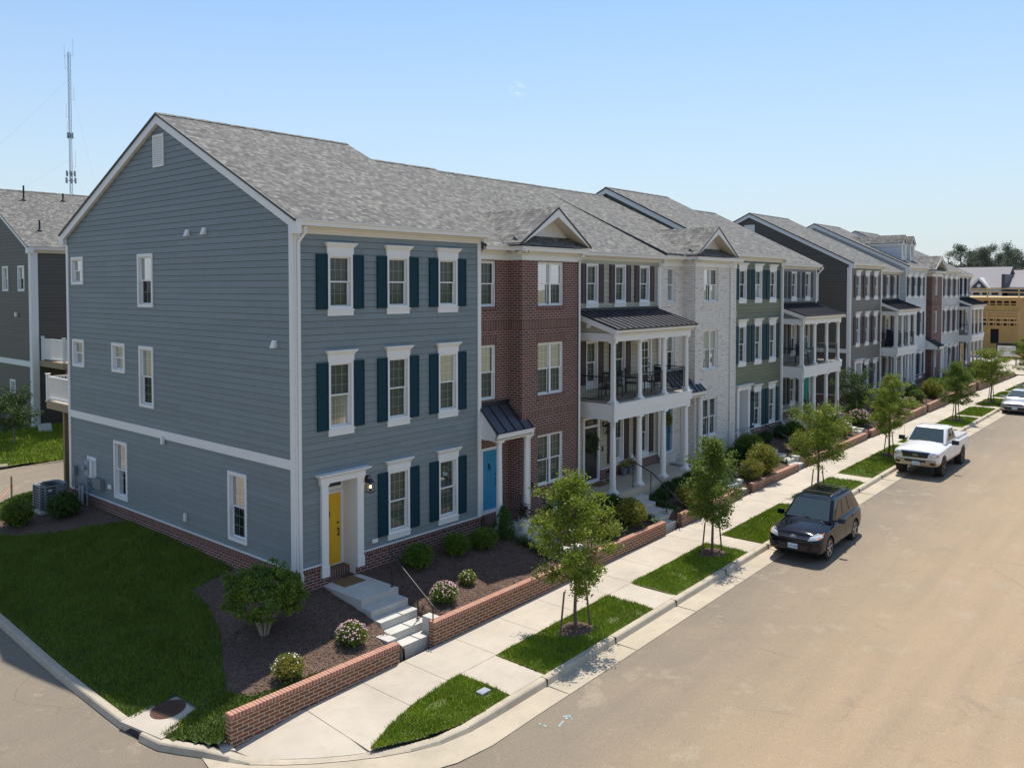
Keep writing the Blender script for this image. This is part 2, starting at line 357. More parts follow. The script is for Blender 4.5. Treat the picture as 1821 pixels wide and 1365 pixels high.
M['navy_cloth']=plain('navy_cloth',(.02,.03,.06),.8,var=.2)
M['paper']=plain('white_panel',(.72,.72,.70),.5,var=.03)
M['chalk']=plain('pale_blue_marking_paint',(.33,.42,.42),.9,var=.25,scale=30)
M['bulb']=plain('lamp_bulb',(1,.8,.5),.3,var=0,em=(1,.62,.25,6))
# ------------------------------------------------------------------ terrain profiles
TX=[-60,-10,-5,0,2,7,14,20,27,34,46,60,76,100,200];TZ=[-1.6,-1.15,-1.03,-.9,-.86,-.74,-.57,-.42,-.29,-.19,-.1,.02,-.06,0,0]
def T(x): return interp(x,TX,TZ)
def sidey(y): return interp(y,[0,3,7.6,12,16,22,30,60],[0,.05,.28,.6,.9,1.1,1.35,1.5])
def road(x,y): return T(x)-.15+(sidey(y) if x<60 else 0)
WSEG=[(-3.95,.5,-.42,-.42),(1.65,7.5,-.27,-.2),(8.7,12.95,-.19,-.14),(14.1,19.0,-.11,-.07),(20.0,24.85,-.05,0),(26.1,34.4,.03,.17),(35.1,46.1,.2,.4),(46.6,60,.43,.69),(60.9,70.5,.7,.5),(70.9,75.5,.45,.33)]
def wtop(x): return interp(x,[-3.95,.5,1.65,7.5,12.95,19,24.85,34.4,46,60,70,76],[-.42,-.42,-.27,-.2,-.14,-.07,0,.17,.4,.69,.5,.3])
def facz(x): return interp(x,[0,7,11.7,18,24,30,36,42,48,60,76],[.02,.22,.38,.42,.5,.6,.62,.66,.7,.9,.7])
def gabz(y): return interp(y,[0,3.2,6.85,14,18],[.02,.12,.26,.26,.1])
def yard(x,y):
    if x>=0: zb=facz(x)
    else:
        t=min(1,-x/4.75); zc=T(-5)+ (sidey(y) if y>0 else 0)+.0
        g=gabz(max(y,0)); zb=g+(zc-g)*(t*.75+.25*sm(t))
    if y<0:
        t=min(1,-y/3.3)
        zw=wtop(x)-.10 if x>-1.2 else interp(x,[-4.75,-3.95,-2.6,-1.2],[T(-5),-.90,-.62,-.52])
        zb=zb+(zw-zb)*t
    return zb
def ease_noise(x,y,s=1.3,a=.03): return noise.noise(Vector((x*s,y*s,0)))*a
# ------------------------------------------------------------------ walls
def panel(mb,u0,u1,z0,z1,holes=(),lap=True,exp=.18,cl=None,cr=None,base=0.0,phase=0.0):
    """wall surface with openings; lap siding is real overlapped courses"""
    zs={z0,z1}
    if lap:
        k=math.floor((z0-phase)/exp)
        while phase+k*exp<z1:
            if phase+k*exp>z0: zs.add(phase+k*exp)
            k+=1
    for h in holes:
        for z in (h[2],h[3]):
            if z0<z<z1: zs.add(z)
    zs=sorted(zs)
    for a,b in zip(zs,zs[1:]):
        if b-a<1e-4: continue
        mid=(a+b)/2
        iv=[(u0,u1)]
        for h in holes:
            if h[2]<mid<h[3]:
                nv=[]
                for p,q in iv:
                    if h[1]<=p or h[0]>=q: nv.append((p,q))
                    else:
                        if h[0]>p: nv.append((p,h[0]))
                        if h[1]<q: nv.append((h[1],q))
                iv=nv
        if lap:
            fa=((a-phase)/exp)%1; fb=((b-phase)/exp)%1
            if fb<1e-4: fb=1
            if fa>.9999: fa=0
            wa=base+.016*(1-fa); wb=base+.016*(1-fb)
        else: wa=wb=base
        for p,q in iv:
            pa,pb,qa,qb=p,p,q,q
            if cl: pa=max(p,cl(a));pb=max(p,cl(b))
            if cr: qa=min(q,cr(a));qb=min(q,cr(b))
            if pa>=qa: continue
            if pb>qb: pb=qb=(pb+qb)/2
            mb.quad((pa,wa,a),(qa,wa,a),(qb,wb,b),(pb,wb,b))
            if lap and fa<.01:
                mb.quad((pa,wa,a),(qa,wa,a),(qa,base-.006,a+.001),(pa,base-.006,a+.001))
                mb.cm=1; mb.quad((pa,base+.0012,a-.010),(qa,base+.0012,a-.010),(qa,base+.0012,a+.001),(pa,base+.0012,a+.001)); mb.cm=0  # dark strip below each butt edge paints the lap's shadow
def extr(mb,prof,u0,u1):
    mb.hexa([(u0,w,z) for w,z in prof],[(u1,w,z) for w,z in prof])
def ring(mb,u0,u1,z0,z1,c,w0,w1):
    mb.box(u0,w0,z0,u0+c,w1,z1);mb.box(u1-c,w0,z0,u1,w1,z1);mb.box(u0+c,w0,z0,u1-c,w1,z0+c);mb.box(u0+c,w0,z1-c,u1-c,w1,z1)
def cornice(mb,u0,u1,z0,z1,wb,over,flare=.45):
    """frieze board with a flared crown"""
    zc=z0+(z1-z0)*(1-flare)
    mb.box(u0,-.005,z0,u1,wb,zc)
    lo=[(u0,0,zc),(u1,0,zc),(u1,wb+.005,zc),(u0,wb+.005,zc)]
    hi=[(u0-over,0,z1-.03),(u1+over,0,z1-.03),(u1+over,wb+over,z1-.03),(u0-over,wb+over,z1-.03)]
    mb.hexa(lo,hi); mb.box(u0-over-.01,0,z1-.03,u1+over+.01,wb+over+.01,z1)
def window(par,T_,u0,u1,z0,z1,cols=3,rows=(3,3),c=.075,proud=.04,head=False,apron=False,inside='blind',pair=False,recess=.0,far=False,label=None,sill=False,shut=None,shw=.36,raised=False,split=.5):
    mb=MB(T_); units=[(u0,u1)]
    if pair: m=(u0+u1)/2; units=[(u0,m-.045+c),(m+.045-c,u1)]
    r=recess
    ring(mb,u0,u1,z0,z1,c,-.03-r,proud-r)
    if far is None: inside=pickin()
    gl=MB(T_);bl=MB(T_);rm=MB(T_)
    if pair: mb.box(m-.045,-.15-r,z0+c,m+.045,proud-r-.003,z1-c)
    for a,b in units:
        i0,i1,j0,j1=a+c,b-c,z0+c,z1-c
        ring(mb,i0-.012,i1+.012,j0-.012,j1+.012,.012,-.15-r,-.03-r)
        s=.04; mid=j0+(j1-j0)*split
        ring(mb,i0,i1,mid-.02,j1,s,-.075-r,-.04-r); ring(mb,i0,i1,j0,mid+.02,s,-.11-r,-.075-r)
        for (za,zb,w,nr) in ((mid,j1-s,-.066-r,rows[0]),(j0+s,mid-.02,-.10-r,rows[1])):
            gl.quad((i0+s,w,za),(i1-s,w,za),(i1-s,w,zb),(i0+s,w,zb))
            if not far or cols>1:
                t=.009
                for k in range(1,cols):
                    u=i0+s+(i1-i0-2*s)*k/cols; mb.box(u-t,w-.014,za,u+t,w-.006,zb)
                for k in range(1,nr):
                    z=za+(zb-za)*k/nr; mb.box(i0+s,w-.015,z-t,i1-s,w-.007,z+t)
        jb=j0
        if inside=='half':
            jb=j0+(j1-j0)*WR.uniform(.25,.6); rm.quad((i0,-.137-r,j0),(i1,-.137-r,j0),(i1,-.137-r,jb),(i0,-.137-r,jb))
        bl.quad((i0,-.135-r,jb),(i1,-.135-r,jb),(i1,-.135-r,j1),(i0,-.135-r,j1))
    o=mb.build('window',M['trim'],par)
    if label: o['label']=label
    gl.build('pane',M['glass'],o); bl.build('blind' if inside in('blind','half') else ('curtain' if inside=='curtain' else 'room_beyond'),M['blind' if inside=='half' else inside],o)
    if rm.v: rm.build('room_beyond',M['room'],o)
    if head:
        h=MB(T_); cornice(h,u0-.02,u1+.02,z1,z1+(.30 if head is True else head),proud+.012,.075); h.build('window_head',M['trim'],o)
    if apron:
        h=MB(T_); h.box(u0-.01,-.01,z0-.17,u1+.01,proud+.002,z0-.003); h.box(u0-.03,-.01,z0-.03,u1+.03,proud+.03,z0+.004); h.build('window_apron',M['trim'],o)
    if shut:
        for a,b in ((u0-.01-shw,u0-.012),(u1+.012,u1+.01+shw)):
            s=MB(T_); s.box(a,.005,z0+.01,b,.05,z1-.02); ring(s,a,b,z0+.01,z1-.02,.045,.05,.062)
            s.box(a+.045,.05,(z0+z1)/2-.04,b-.045,.0615,(z0+z1)/2+.04)
            if raised:
                for q in ((z0+.10,(z0+z1)/2-.09),((z0+z1)/2+.09,z1-.11)): s.box(a+.09,.05,q[0],b-.09,.058,q[1])
            s.build('shutter',M[shut],par)
    return (u0+.01,u1-.01,z0+.01,z1-.01)
WR=random.Random(77)
def pickin(): return WR.choice(['blind','blind','blind','room','half'])
def hole(u0,u1,z0,z1): return (u0+.01,u1-.01,z0+.01,z1-.01)
def door(par,T_,u0,u1,z0,z1,mat,w=-.05,panels=True,knock=False,glass=False,handle='r',label=None):
    m=MB(T_); m.box(u0,w-.045,z0,u1,w,z1)
    W=u1-u0;H=z1-z0
    if panels and not glass:
        for cx in (.27,.73):
            for a,b in ((.06,.30),(.36,.72),(.78,.93)):
                a0,a1=u0+W*(cx-.17),u0+W*(cx+.17); b0,b1=z0+H*a,z0+H*b
                ring(m,a0,a1,b0,b1,.02,w,w+.008); m.box(a0+.05,w,b0+.05,a1-.05,w+.009,b1-.05)
    o=m.build('door',M[mat],par)
    if label:o['label']=label
    if glass:
        g=MB(T_); g.quad((u0+.12,w+.004,z0+.2),(u1-.12,w+.004,z0+.2),(u1-.12,w+.004,z1-.12),(u0+.12,w+.004,z1-.12)); g.build('pane',M['glass'],o)
        g=MB(T_);
        for k in range(6):
            zz=z0+.2+(H-.32)*k/5; g.box(u0+.12,w+.005,zz-.012,u1-.12,w+.015,zz+.012)
        for k in range(3):
            uu=u0+.12+(W-.24)*k/2; g.box(uu-.012,w+.005,z0+.2,uu+.012,w+.0155,z1-.12)
        g.build('glazing_bars',M['trim'],o)
        g=MB(T_);g.quad((u0+.11,w+.0018,z0+.19),(u1-.11,w+.0018,z0+.19),(u1-.11,w+.0018,z1-.11),(u0+.11,w+.0018,z1-.11));g.build('room_beyond',M['room'],o)
    h=MB(T_); hu=u1-.09 if handle=='r' else u0+.09
    h.tube((hu,w,z0+.98),(hu,w+.06,z0+.98),.022);h.tube((hu,w+.055,z0+1.0),(hu,w+.055,z0+.8),.013);h.tube((hu,w,z0+.80),(hu,w+.06,z0+.80),.02);h.tube((hu,w,z0+1.15),(hu,w+.03,z0+1.15),.03)
    h.build('door_handle',M['black_metal'],o)
    if knock:
        h=MB(T_); uc=(u0+u1)/2
        pts=[(uc+.05*math.cos(t*.7),w+.02,z0+1.42+.07*math.sin(t*.7)) for t in range(10)]; h.path(pts,.012,5); h.box(uc-.03,w,z0+1.46,uc+.03,w+.02,z0+1.55); h.build('door_knocker',M['black_metal'],o)
    return o
def column(par,x,y,z0,z1,r=.11,name='column'):
    m=MB(); b=r*1.45
    m.box(x-b,y-b,z0,x+b,y+b,z0+.06)
    m.lathe(x,y,[(r*1.38,z0+.06),(r*1.42,z0+.085),(r*1.36,z0+.115),(r*1.12,z0+.13),(r*1.05,z0+.16),(r*1.0,z0+.22),(r*1.0,z0+(z1-z0)*.35),(r*.93,z0+(z1-z0)*.7),(r*.85,z1-.2),(r*.86,z1-.19),(r*.95,z1-.18),(r*.95,z1-.16),(r*.86,z1-.15),(r*.88,z1-.10),(r*1.12,z1-.06)],20)
    m.box(x-r*1.2,y-r*1.2,z1-.06,x+r*1.2,y+r*1.2,z1)
    return m.build(name,M['trim'],par,smooth=True)
def downspout(par,pts,black=True,r=.04):
    m=MB()
    for i in range(len(pts)-1): m.tube(pts[i],pts[i+1],r*1.15,None,4)
    for p in pts[1:-1]: m.lathe(p[0],p[1],[(r*1.1,p[2]-.03),(r*1.1,p[2]+.03)],6)
    o=m.build('downspout',M['gutter'],par)
    if black:
        p=pts[-1]; b=MB(); b.lathe(p[0],p[1],[(.05,p[2]-.06),(.06,p[2]-.02),(.06,p[2]+.1),(.05,p[2]+.12)],8); b.build('downspout_boot',M['black_metal'],o)
def eave(par,T_,u0,u1,zt,fb,over=.3,close=True,crown=True):
    """gutter along the eave and the frieze under it. zt gutter top, fb frieze bottom (z)"""
    g=MB(T_); extr(g,[(over-.11,zt-.14),(over-.11,zt),(over-.10,zt),(over-.10,zt-.125),(over-.02,zt-.125),(over-.01,zt-.05),(over+.03,zt-.01),(over+.03,zt+.004),(over+.045,zt+.004),(over+.045,zt-.02),(over+.005,zt-.06),(over-.005,zt-.14)],u0,u1)
    g.build('gutter',M['gutter'],par)
    f=MB(T_); zs=zt-.16
    extr(f,[(0.0,zs-.02),(0.0,zs),(over-.10,zs+.01),(over-.10,zs-.012)],u0+.03,u1-.03)   # soffit
    extr(f,[(over-.112,zs),(over-.112,zt-.02),(over-.13,zt-.02),(over-.13,zs)],u0+.03,u1-.03)
    extr(f,[(-.01,fb),(.035,fb),(.035,fb+.02),(.03,fb+.02),(.03,max(fb+.05,zs-.13)),(.07,zs-.09),(.075,zs-.06),(.14,zs-.03),(.145,zs-.014),(-.01,zs-.014)],u0+.03,u1-.03)
    f.build('frieze',M['soffit'],par)
def roof(par,x0,x1,ye,ze,yr,zr,yb,zb,rake=True,name='roof',vents=(),th=.03,mat='shingle'):
    m=MB()
    for (a,za,b,zb_) in ((ye,ze,yr,zr),(yr,zr,yb,zb)):
        m.hexa([(x0,a,za),(x1,a,za),(x1,b,zb_),(x0,b,zb_)],[(x0,a,za+th),(x1,a,za+th),(x1,b,zb_+th),(x0,b,zb_+th)])
    o=m.build(name,M[mat],par)
    for xx in (x0-.012,x1-.018):
        d=MB()
        for (a,za,b,zb_) in ((ye,ze,yr,zr),(yr,zr,yb,zb)):
            d.hexa([(xx,a,za-.035),(xx+.03,a,za-.035),(xx+.03,b,zb_-.035),(xx,b,zb_-.035)],[(xx,a,za+th+.004),(xx+.03,a,za+th+.004),(xx+.03,b,zb_+th+.004),(xx,b,zb_+th+.004)])
        d.build('drip_edge',M['drip'],o)
    c=MB(); n=int((x1-x0)/.3)
    for i in range(n):
        a=x0+(x1-x0)*i/n;b=x0+(x1-x0)*(i+1)/n; q=.0+.012*(i%2)
        for s in (-1,1):
            c.hexa([(a,yr,zr+th+.004+q),(b,yr,zr+th+.016),(b,yr+s*.15,zr+th-.06),(a,yr+s*.15,zr+th-.072+q)],[(a,yr,zr+th+.02+q),(b,yr,zr+th+.03),(b,yr+s*.15,zr+th-.045),(a,yr+s*.15,zr+th-.057+q)])
    c.build('ridge_cap',M['shingle'],o)
    for (vx,vy,vh) in vents:
        zz=ze+(zr-ze)*(vy-ye)/(yr-ye) if vy<yr else zr+(zb-zr)*(vy-yr)/(yb-yr)
        v=MB(); v.tube((vx,vy,zz-.05),(vx,vy,zz+vh),.05,n=8); v.lathe(vx,vy,[(.14,zz+.0),(.12,zz+.06),(.06,zz+.12)],8); v.build('vent_pipe',M['black_metal'],o)
    return o
def rake(par,x0,ye,ze,yr,zr,yb,zb,bw=.28,ov=.14,returns=True,front_only=False):
    """white rake boards along the left gable"""
    m=MB(); segs=[(ye,ze,yr,zr)]+([] if front_only else [(yr,zr,yb,zb)])
    for (a,za,b,zb_) in segs:
        m.hexa([(x0-ov,a,za-bw),(x0-ov+.03,a,za-bw),(x0-ov+.03,b,zb_-bw-.02),(x0-ov,b,zb_-bw-.02)],[(x0-ov,a,za-.002),(x0-ov+.03,a,za-.002),(x0-ov+.03,b,zb_-.002),(x0-ov,b,zb_-.002)])
        m.hexa([(x0-ov+.03,a,za-bw+.03),(x0+.01,a,za-bw+.03),(x0+.01,b,zb_-bw+.01),(x0-ov+.03,b,zb_-bw+.01)],[(x0-ov+.03,a,za-bw+.05),(x0+.01,a,za-bw+.05),(x0+.01,b,zb_-bw+.03),(x0-ov+.03,b,zb_-bw+.03)])
    if returns:
        m.box(x0-ov-.004,ye-.02,ze-.34,x0+.02,ye+.33,ze-.02)
        if not front_only: m.box(x0-ov-.004,yb-.33,zb-.34,x0+.02,yb+.02,zb-.02)
    m.build('rake_board',M['trim'],par)
def gable(par,x0,y0,y1,zb,ye,ze,yr,zr,yb,zbk,mat,holes=(),drop=.12,lapp=True,zmin=None,name='gable_wall'):
    sf=(zr-ze)/(yr-ye);sb=(zr-zbk)/(yb-yr)
    cl=lambda z:(ye+(z-(ze-drop))/sf) if z>ze-drop+sf*(y0-ye) else y0
    cr=lambda z:(yb-(z-(zbk-drop))/sb) if z>zbk-drop+sb*(yb-y1) else y1
    m=MB(side(x0)); panel(m,y0,y1,zb,zr-drop-.02,holes,lapp,cl=cl,cr=cr)
    return m.build(name,M[mat],par,fix=False)
def lantern(par,T_,u,z,lit=False,s=1):
    m=MB(T_)
    m.box(u-.06*s,.015,z+.0*s,u+.06*s,.04,z+.22*s)
    m.build_=0
    m.path([(u,.04,z+.12*s),(u,.10,z+.2*s),(u,.16,z+.22*s),(u,.19,z+.16*s)],.014*s,6)
    m.hexa([(u-.09*s,.10,z+.02*s),(u+.09*s,.10,z+.02*s),(u+.09*s,.28,z+.02*s),(u-.09*s,.28,z+.02*s)],[(u-.03*s,.16,z+.13*s),(u+.03*s,.16,z+.13*s),(u+.03*s,.22,z+.13*s),(u-.03*s,.22,z+.13*s)])
    for a in (-.08,.08):
        for w in (.11,.27): m.box(u+a*s-.007,w-.007,z-.26*s,u+a*s+.007,w+.007,z+.02*s)
    for w in (.11,.27): m.box(u-.08*s,w-.007,z-.26*s,u+.08*s,w+.007,z-.245*s)
    for a in (-.08,.08): m.box(u+a*s-.007,.11,z-.26*s,u+a*s+.007,.27,z-.246*s)
    m.tube((u,.19,z-.24*s),(u,.19,z-.14*s),.012)
    o=m.build('wall_lantern',M['black_metal'],par)
    b=MB(T_); b.box(u-.08*s,.012,z-.02*s,u+.08*s,.02,z+.24*s); b.build('back_plate',M['trim'],o)
    if lit:
        b=MB(T_); b.box(u-.02,.17,z-.13*s,u+.02,.21,z-.06*s); b.build('bulb',M['bulb'],o)
def steps(name,label,x0,x1,ytop,ztop,ystart,yend,zend,n,group=None,cheek=True,mat='step'):
    """landing from ytop to ystart, then n risers down to yend"""
    t=thing(name,((x0+x1)/2,yend,zend),label,'steps',group)
    rise=(ztop-zend)/n; run=(ystart-yend)/(n-1) if n>1 else 0
    m=MB(); m.box(x0,ytop,zend-.2,x1,ystart,ztop); m.build('landing',M[mat],t)
    for k in range(1,n):
        m=MB(); y0=ystart-(k-1)*run; m.box(x0 ,y0-.0,zend-.2,x1,y0-run,ztop-k*rise); m.build('step',M[mat],t)
    if cheek:
        for a,b in ((x0-.28,x0-.002),(x1+.002,x1+.28)):
            m=MB(); m.box(a,yend+.28,zend-.2,b,yend+.62,wtop((a+b)/2)+.06); m.build('cheek_block',M[mat],t)
    return t
def handrail(label,pts,posts,group='black handrails beside the entry steps'):
    """pts: rail polyline, posts: (x,y,zbottom,ztop)"""
    t=thing('handrail',(posts[-1][0],posts[-1][1],posts[-1][2]),label,'handrail',group)
    m=MB(); m.path(pts,.022,6); m.build('top_rail',M['black_metal'],t)
    for p in posts:
        m=MB(); m.tube((p[0],p[1],p[2]),(p[0],p[1],p[3]),.018,n=6); m.box(p[0]-.04,p[1]-.04,p[2]-.005,p[0]+.04,p[1]+.04,p[2]+.012); m.build('post',M['black_metal'],t)
    return t
def cboard(par,T_,u0,u1,z0,z1,w=.035,name='corner_board'):
    m=MB(T_); m.box(u0,-.01,z0,u1,w,z1); return m.build(name,M['trim'],par)
# ------------------------------------------------------------------ flat fronted lap sided house
Z3=(7.5,9.0);Z2=(4.25,6.1);Z1=(.95,2.8)
def flat_house(name,label,x0,x1,y0,zs,ze,zr,yr,yb,wall,shutter,dmat,cx,base_brick='red_brick',gab=True,gholes=(),zg=None,dz=(0,0,0),belt=None,dcx=None,doorw=.49,land=None,front_detail=True,vents=(),gmat=None,zback=None,rk_front=False,raised=False,inside='blind'):
    t=thing(name,(x0,y0,0),label,'townhouse','townhouses in the row'); fv=False if x0<5 else None
    F=front(y0); ye=y0-.3; zbk=zback or ze+.1; gmat=gmat or wall
    zb=-.5
    hs=[]
    for c in cx: hs.append(hole(c-.42,c+.42,Z3[0]+dz[2],Z3[1]+dz[2])); hs.append(hole(c-.42,c+.42,Z2[0]+dz[1],Z2[1]+dz[1]))
    for c in cx[1:]: hs.append(hole(c-.42,c+.42,Z1[0]+dz[0],Z1[1]+dz[0]))
    dc=dcx or cx[0]; dzz=dz[0]+ (0 if zs<.8 else .15)
    d0,d1=dc-doorw,dc+doorw; zf=.1+(zs-.67)  # porch floor
    dtop=2.84+dz[0]+ (.12 if zs>.8 else 0)
    hs2=hs+[(d0,d1,-1,dtop)]
    m=MB(F); panel(m,x0,x1,zs,ze-.1,hs2); m.build('siding_wall',M[wall],t,fix=False)
    m=MB(F); panel(m,x0,x1,zb,zs,[(d0,d1,-1,dtop)],False,base=.03); m.box(x0,.03,zs-.001,d0,-.01,zs+0); m.build('brick_base',M[base_brick],t,fix=False)
    m=MB(F); m.box(x0,-.01,zs-.10,d0-.22,.055,zs); m.box(d1+.22,-.01,zs-.10,x1,.055,zs); m.build('rowlock_course',M['red_soldier'],t)
    m=MB(F); m.box(x0,-.01,zs+.001,d0-.2,.062,zs+.035); m.box(d1+.2,-.01,zs+.001,x1,.062,zs+.035); m.build('base_trim',M['trim'],t)
    for i,c in enumerate(cx):
        window(t,F,c-.42,c+.42,Z3[0]+dz[2],Z3[1]+dz[2],3,(2,2),head=True,apron=True,shut=shutter,raised=raised,inside=inside,far=fv)
        window(t,F,c-.42,c+.42,Z2[0]+dz[1],Z2[1]+dz[1],3,(3,3),head=True,apron=True,shut=shutter,raised=raised,inside=inside,far=fv)
        if i: window(t,F,c-.42,c+.42,Z1[0]+dz[0],Z1[1]+dz[0],3,(3,3),head=True,apron=True,shut=shutter,raised=raised,inside=inside,far=fv)
    # recessed entry
    rd=.62; sill=zf+.22
    m=MB(F); m.quad((d0,-rd,zf),(d0,-.011,zf),(d0,-.011,dtop),(d0,-rd,dtop)); m.quad((d1,-rd,zf),(d1,-.011,zf),(d1,-.011,dtop),(d1,-rd,dtop)); m.quad((d0,-rd,dtop),(d0,-.011,dtop),(d1,-.011,dtop),(d1,-rd,dtop)); m.quad((d0,-rd-.05,zf),(d1,-rd-.05,zf),(d1,-rd-.05,dtop),(d0,-rd-.05,dtop)); m.build('entry_reveal',M['trim'],t)
    m=MB(F); m.box(d0+.002,-rd,zb,d1-.002,-.28,sill); m.box(d0+.002,-.28,zb,d1-.002,.02,zf-.02); m.build('brick_sill',M['red_soldier'],t)
    dh=sill+2.03
    door(t,F,d0+.07,d1-.07,sill+.02,dh,dmat,w=-rd+.02,knock=True)
    m=MB(F); ring(m,d0,d1,sill-.05,dh+.07,.07,-rd-.02,-rd+.06); m.box(d0,-rd-.01,dh+.08,d1,-rd+.04,dh+.14); 
    if dh+.32<dtop+.3: ring(m,d0,d1,dh+.14,max(dh+.36,dtop-.0),.05,-rd-.02,-rd+.05)
    fr=m.build('door_frame',M['trim'],t)
    m=MB(F); m.quad((d0+.05,-rd+.01,dh+.19),(d1-.05,-rd+.01,dh+.19),(d1-.05,-rd+.01,dtop-.02),(d0+.05,-rd+.01,dtop-.02)); m.build('transom_pane',M['room'],fr)
    m=MB(F)
    for a,b in ((d0-.22,d0),(d1,d1+.22)):
        m.box(a,-.01,zf+.22,b,.09,dtop); m.box(a-.015,-.01,zf+.22,b+.015,.11,zf+.5); m.box(a-.012,-.01,dtop-.24,b+.012,.105,dtop-.21); m.box(a-.02,-.01,dtop-.05,b+.02,.115,dtop)
        m.box(a+.05,.09,zf+.6,b-.05,.096,dtop-.3)
    cornice(m,d0-.27,d1+.27,dtop+.001,dtop+.27,.12,.12)
    m.build('door_surround',M['trim'],t)
    lantern(t,F,d1+.37,2.62+dz[0],lit=(name=='blue_grey_townhouse'))
    m=MB(F); m.box(d1+.55,.02,zs+.18,d1+.75,.06,zs+.28); m.build('outlet_cover',M['trim'],t)
    # corners
    cboard(t,F,x0,x0+.17,zs,ze-.2,.045)
    cboard(t,F,x1-.15,x1-.0,zs,ze-.2,.045)
    eave(t,F,x0-.14,x1+.16,ze,ze-.33)
    m=MB(F); m.box(x1+.002,-.05,ze-.33,x1+.13,.17,ze-.16); m.build('cornice_return',M['soffit'],t)
    rf=roof(t,x0-.17,x1+.16,ye,ze-.02,yr,zr,yb+.3,zbk,vents=vents)
    if gab:
        g0=zg if zg is not None else zs
        gable(t,x0,y0+.0,yb,g0,ye,ze-.02,yr,zr,yb+.3,zbk,gmat,gholes)
        rake(t,x0,ye,ze-.02,yr,zr,yb+.3,zbk,front_only=rk_front)
        if g0<2:
            cboard(t,side(x0),y0-.0,y0+.17,zs-.02,ze-.30,.045); cboard(t,side(x0),yb-.17,yb,zs-.02,ze-.2,.045)
            m=MB(side(x0)); panel(m,y0-.03,yb,zb,zs,(),False,base=.03); m.build('gable_brick_base',M[base_brick],t,fix=False)
            m=MB(side(x0)); m.box(y0-.05,-.01,zs-.20,yb,.05,zs-.001); m.build('rowlock_course',M['red_soldier'],t)
            m=MB(side(x0)); m.box(y0+.17,-.01,zs+.001,yb-.17,.062,zs+.035); m.build('base_trim',M['trim'],t)
        if belt: m=MB(side(x0)); m.box(y0+.17,-.01,belt[0],yb-.17,.038,belt[1]); m.build('belt_board',M['trim'],t)
    return t
def railing(par,pts,z0,z1,sp=.115,name='balcony_railing'):
    m=MB()
    for (a,b) in zip(pts,pts[1:]):
        a=Vector((a[0],a[1],0));b=Vector((b[0],b[1],0));L_=(b-a).length;n=max(1,int(L_/sp))
        for z,r in ((z1,.022),(z0+.09,.014)): m.tube((a.x,a.y,z),(b.x,b.y,z),r,n=4)
        for i in range(n+1):
            p=a.lerp(b,i/n); r=.008 if 0<i<n else .018
            m.tube((p.x,p.y,z0+.09 if 0<i<n else z0),(p.x,p.y,z1),r,n=4)
    return m.build(name,M['black_metal'],par)
def metal_roof(par,x0,x1,yw,zw,ye,ze,rib=.4,name='porch_roof'):
    m=MB(); m.hexa([(x0,yw,zw-.04),(x1,yw,zw-.04),(x1,ye,ze-.04),(x0,ye,ze-.04)],[(x0,yw,zw),(x1,yw,zw),(x1,ye,ze),(x0,ye,ze)])
    o=m.build(name,M['seam'],par)
    r=MB(); n=max(2,round((x1-x0)/rib))
    for i in range(n+1):
        x=x0+(x1-x0)*i/n; x=min(max(x,x0+.012),x1-.012)
        r.hexa([(x-.012,yw,zw-.01),(x+.012,yw,zw-.01),(x+.012,ye-.01,ze-.01),(x-.012,ye-.01,ze-.01)],[(x-.009,yw,zw+.035),(x+.009,yw,zw+.035),(x+.009,ye-.01,ze+.035),(x-.009,ye-.01,ze+.035)])
    r.box(x0-.01,ye-.03,ze-.05,x1+.01,ye-.005,ze+.012); r.box(x0,yw-.05,zw-.02,x1,yw,zw+.10)
    r.build('roof_rib',M['seam_rib'],o); return o
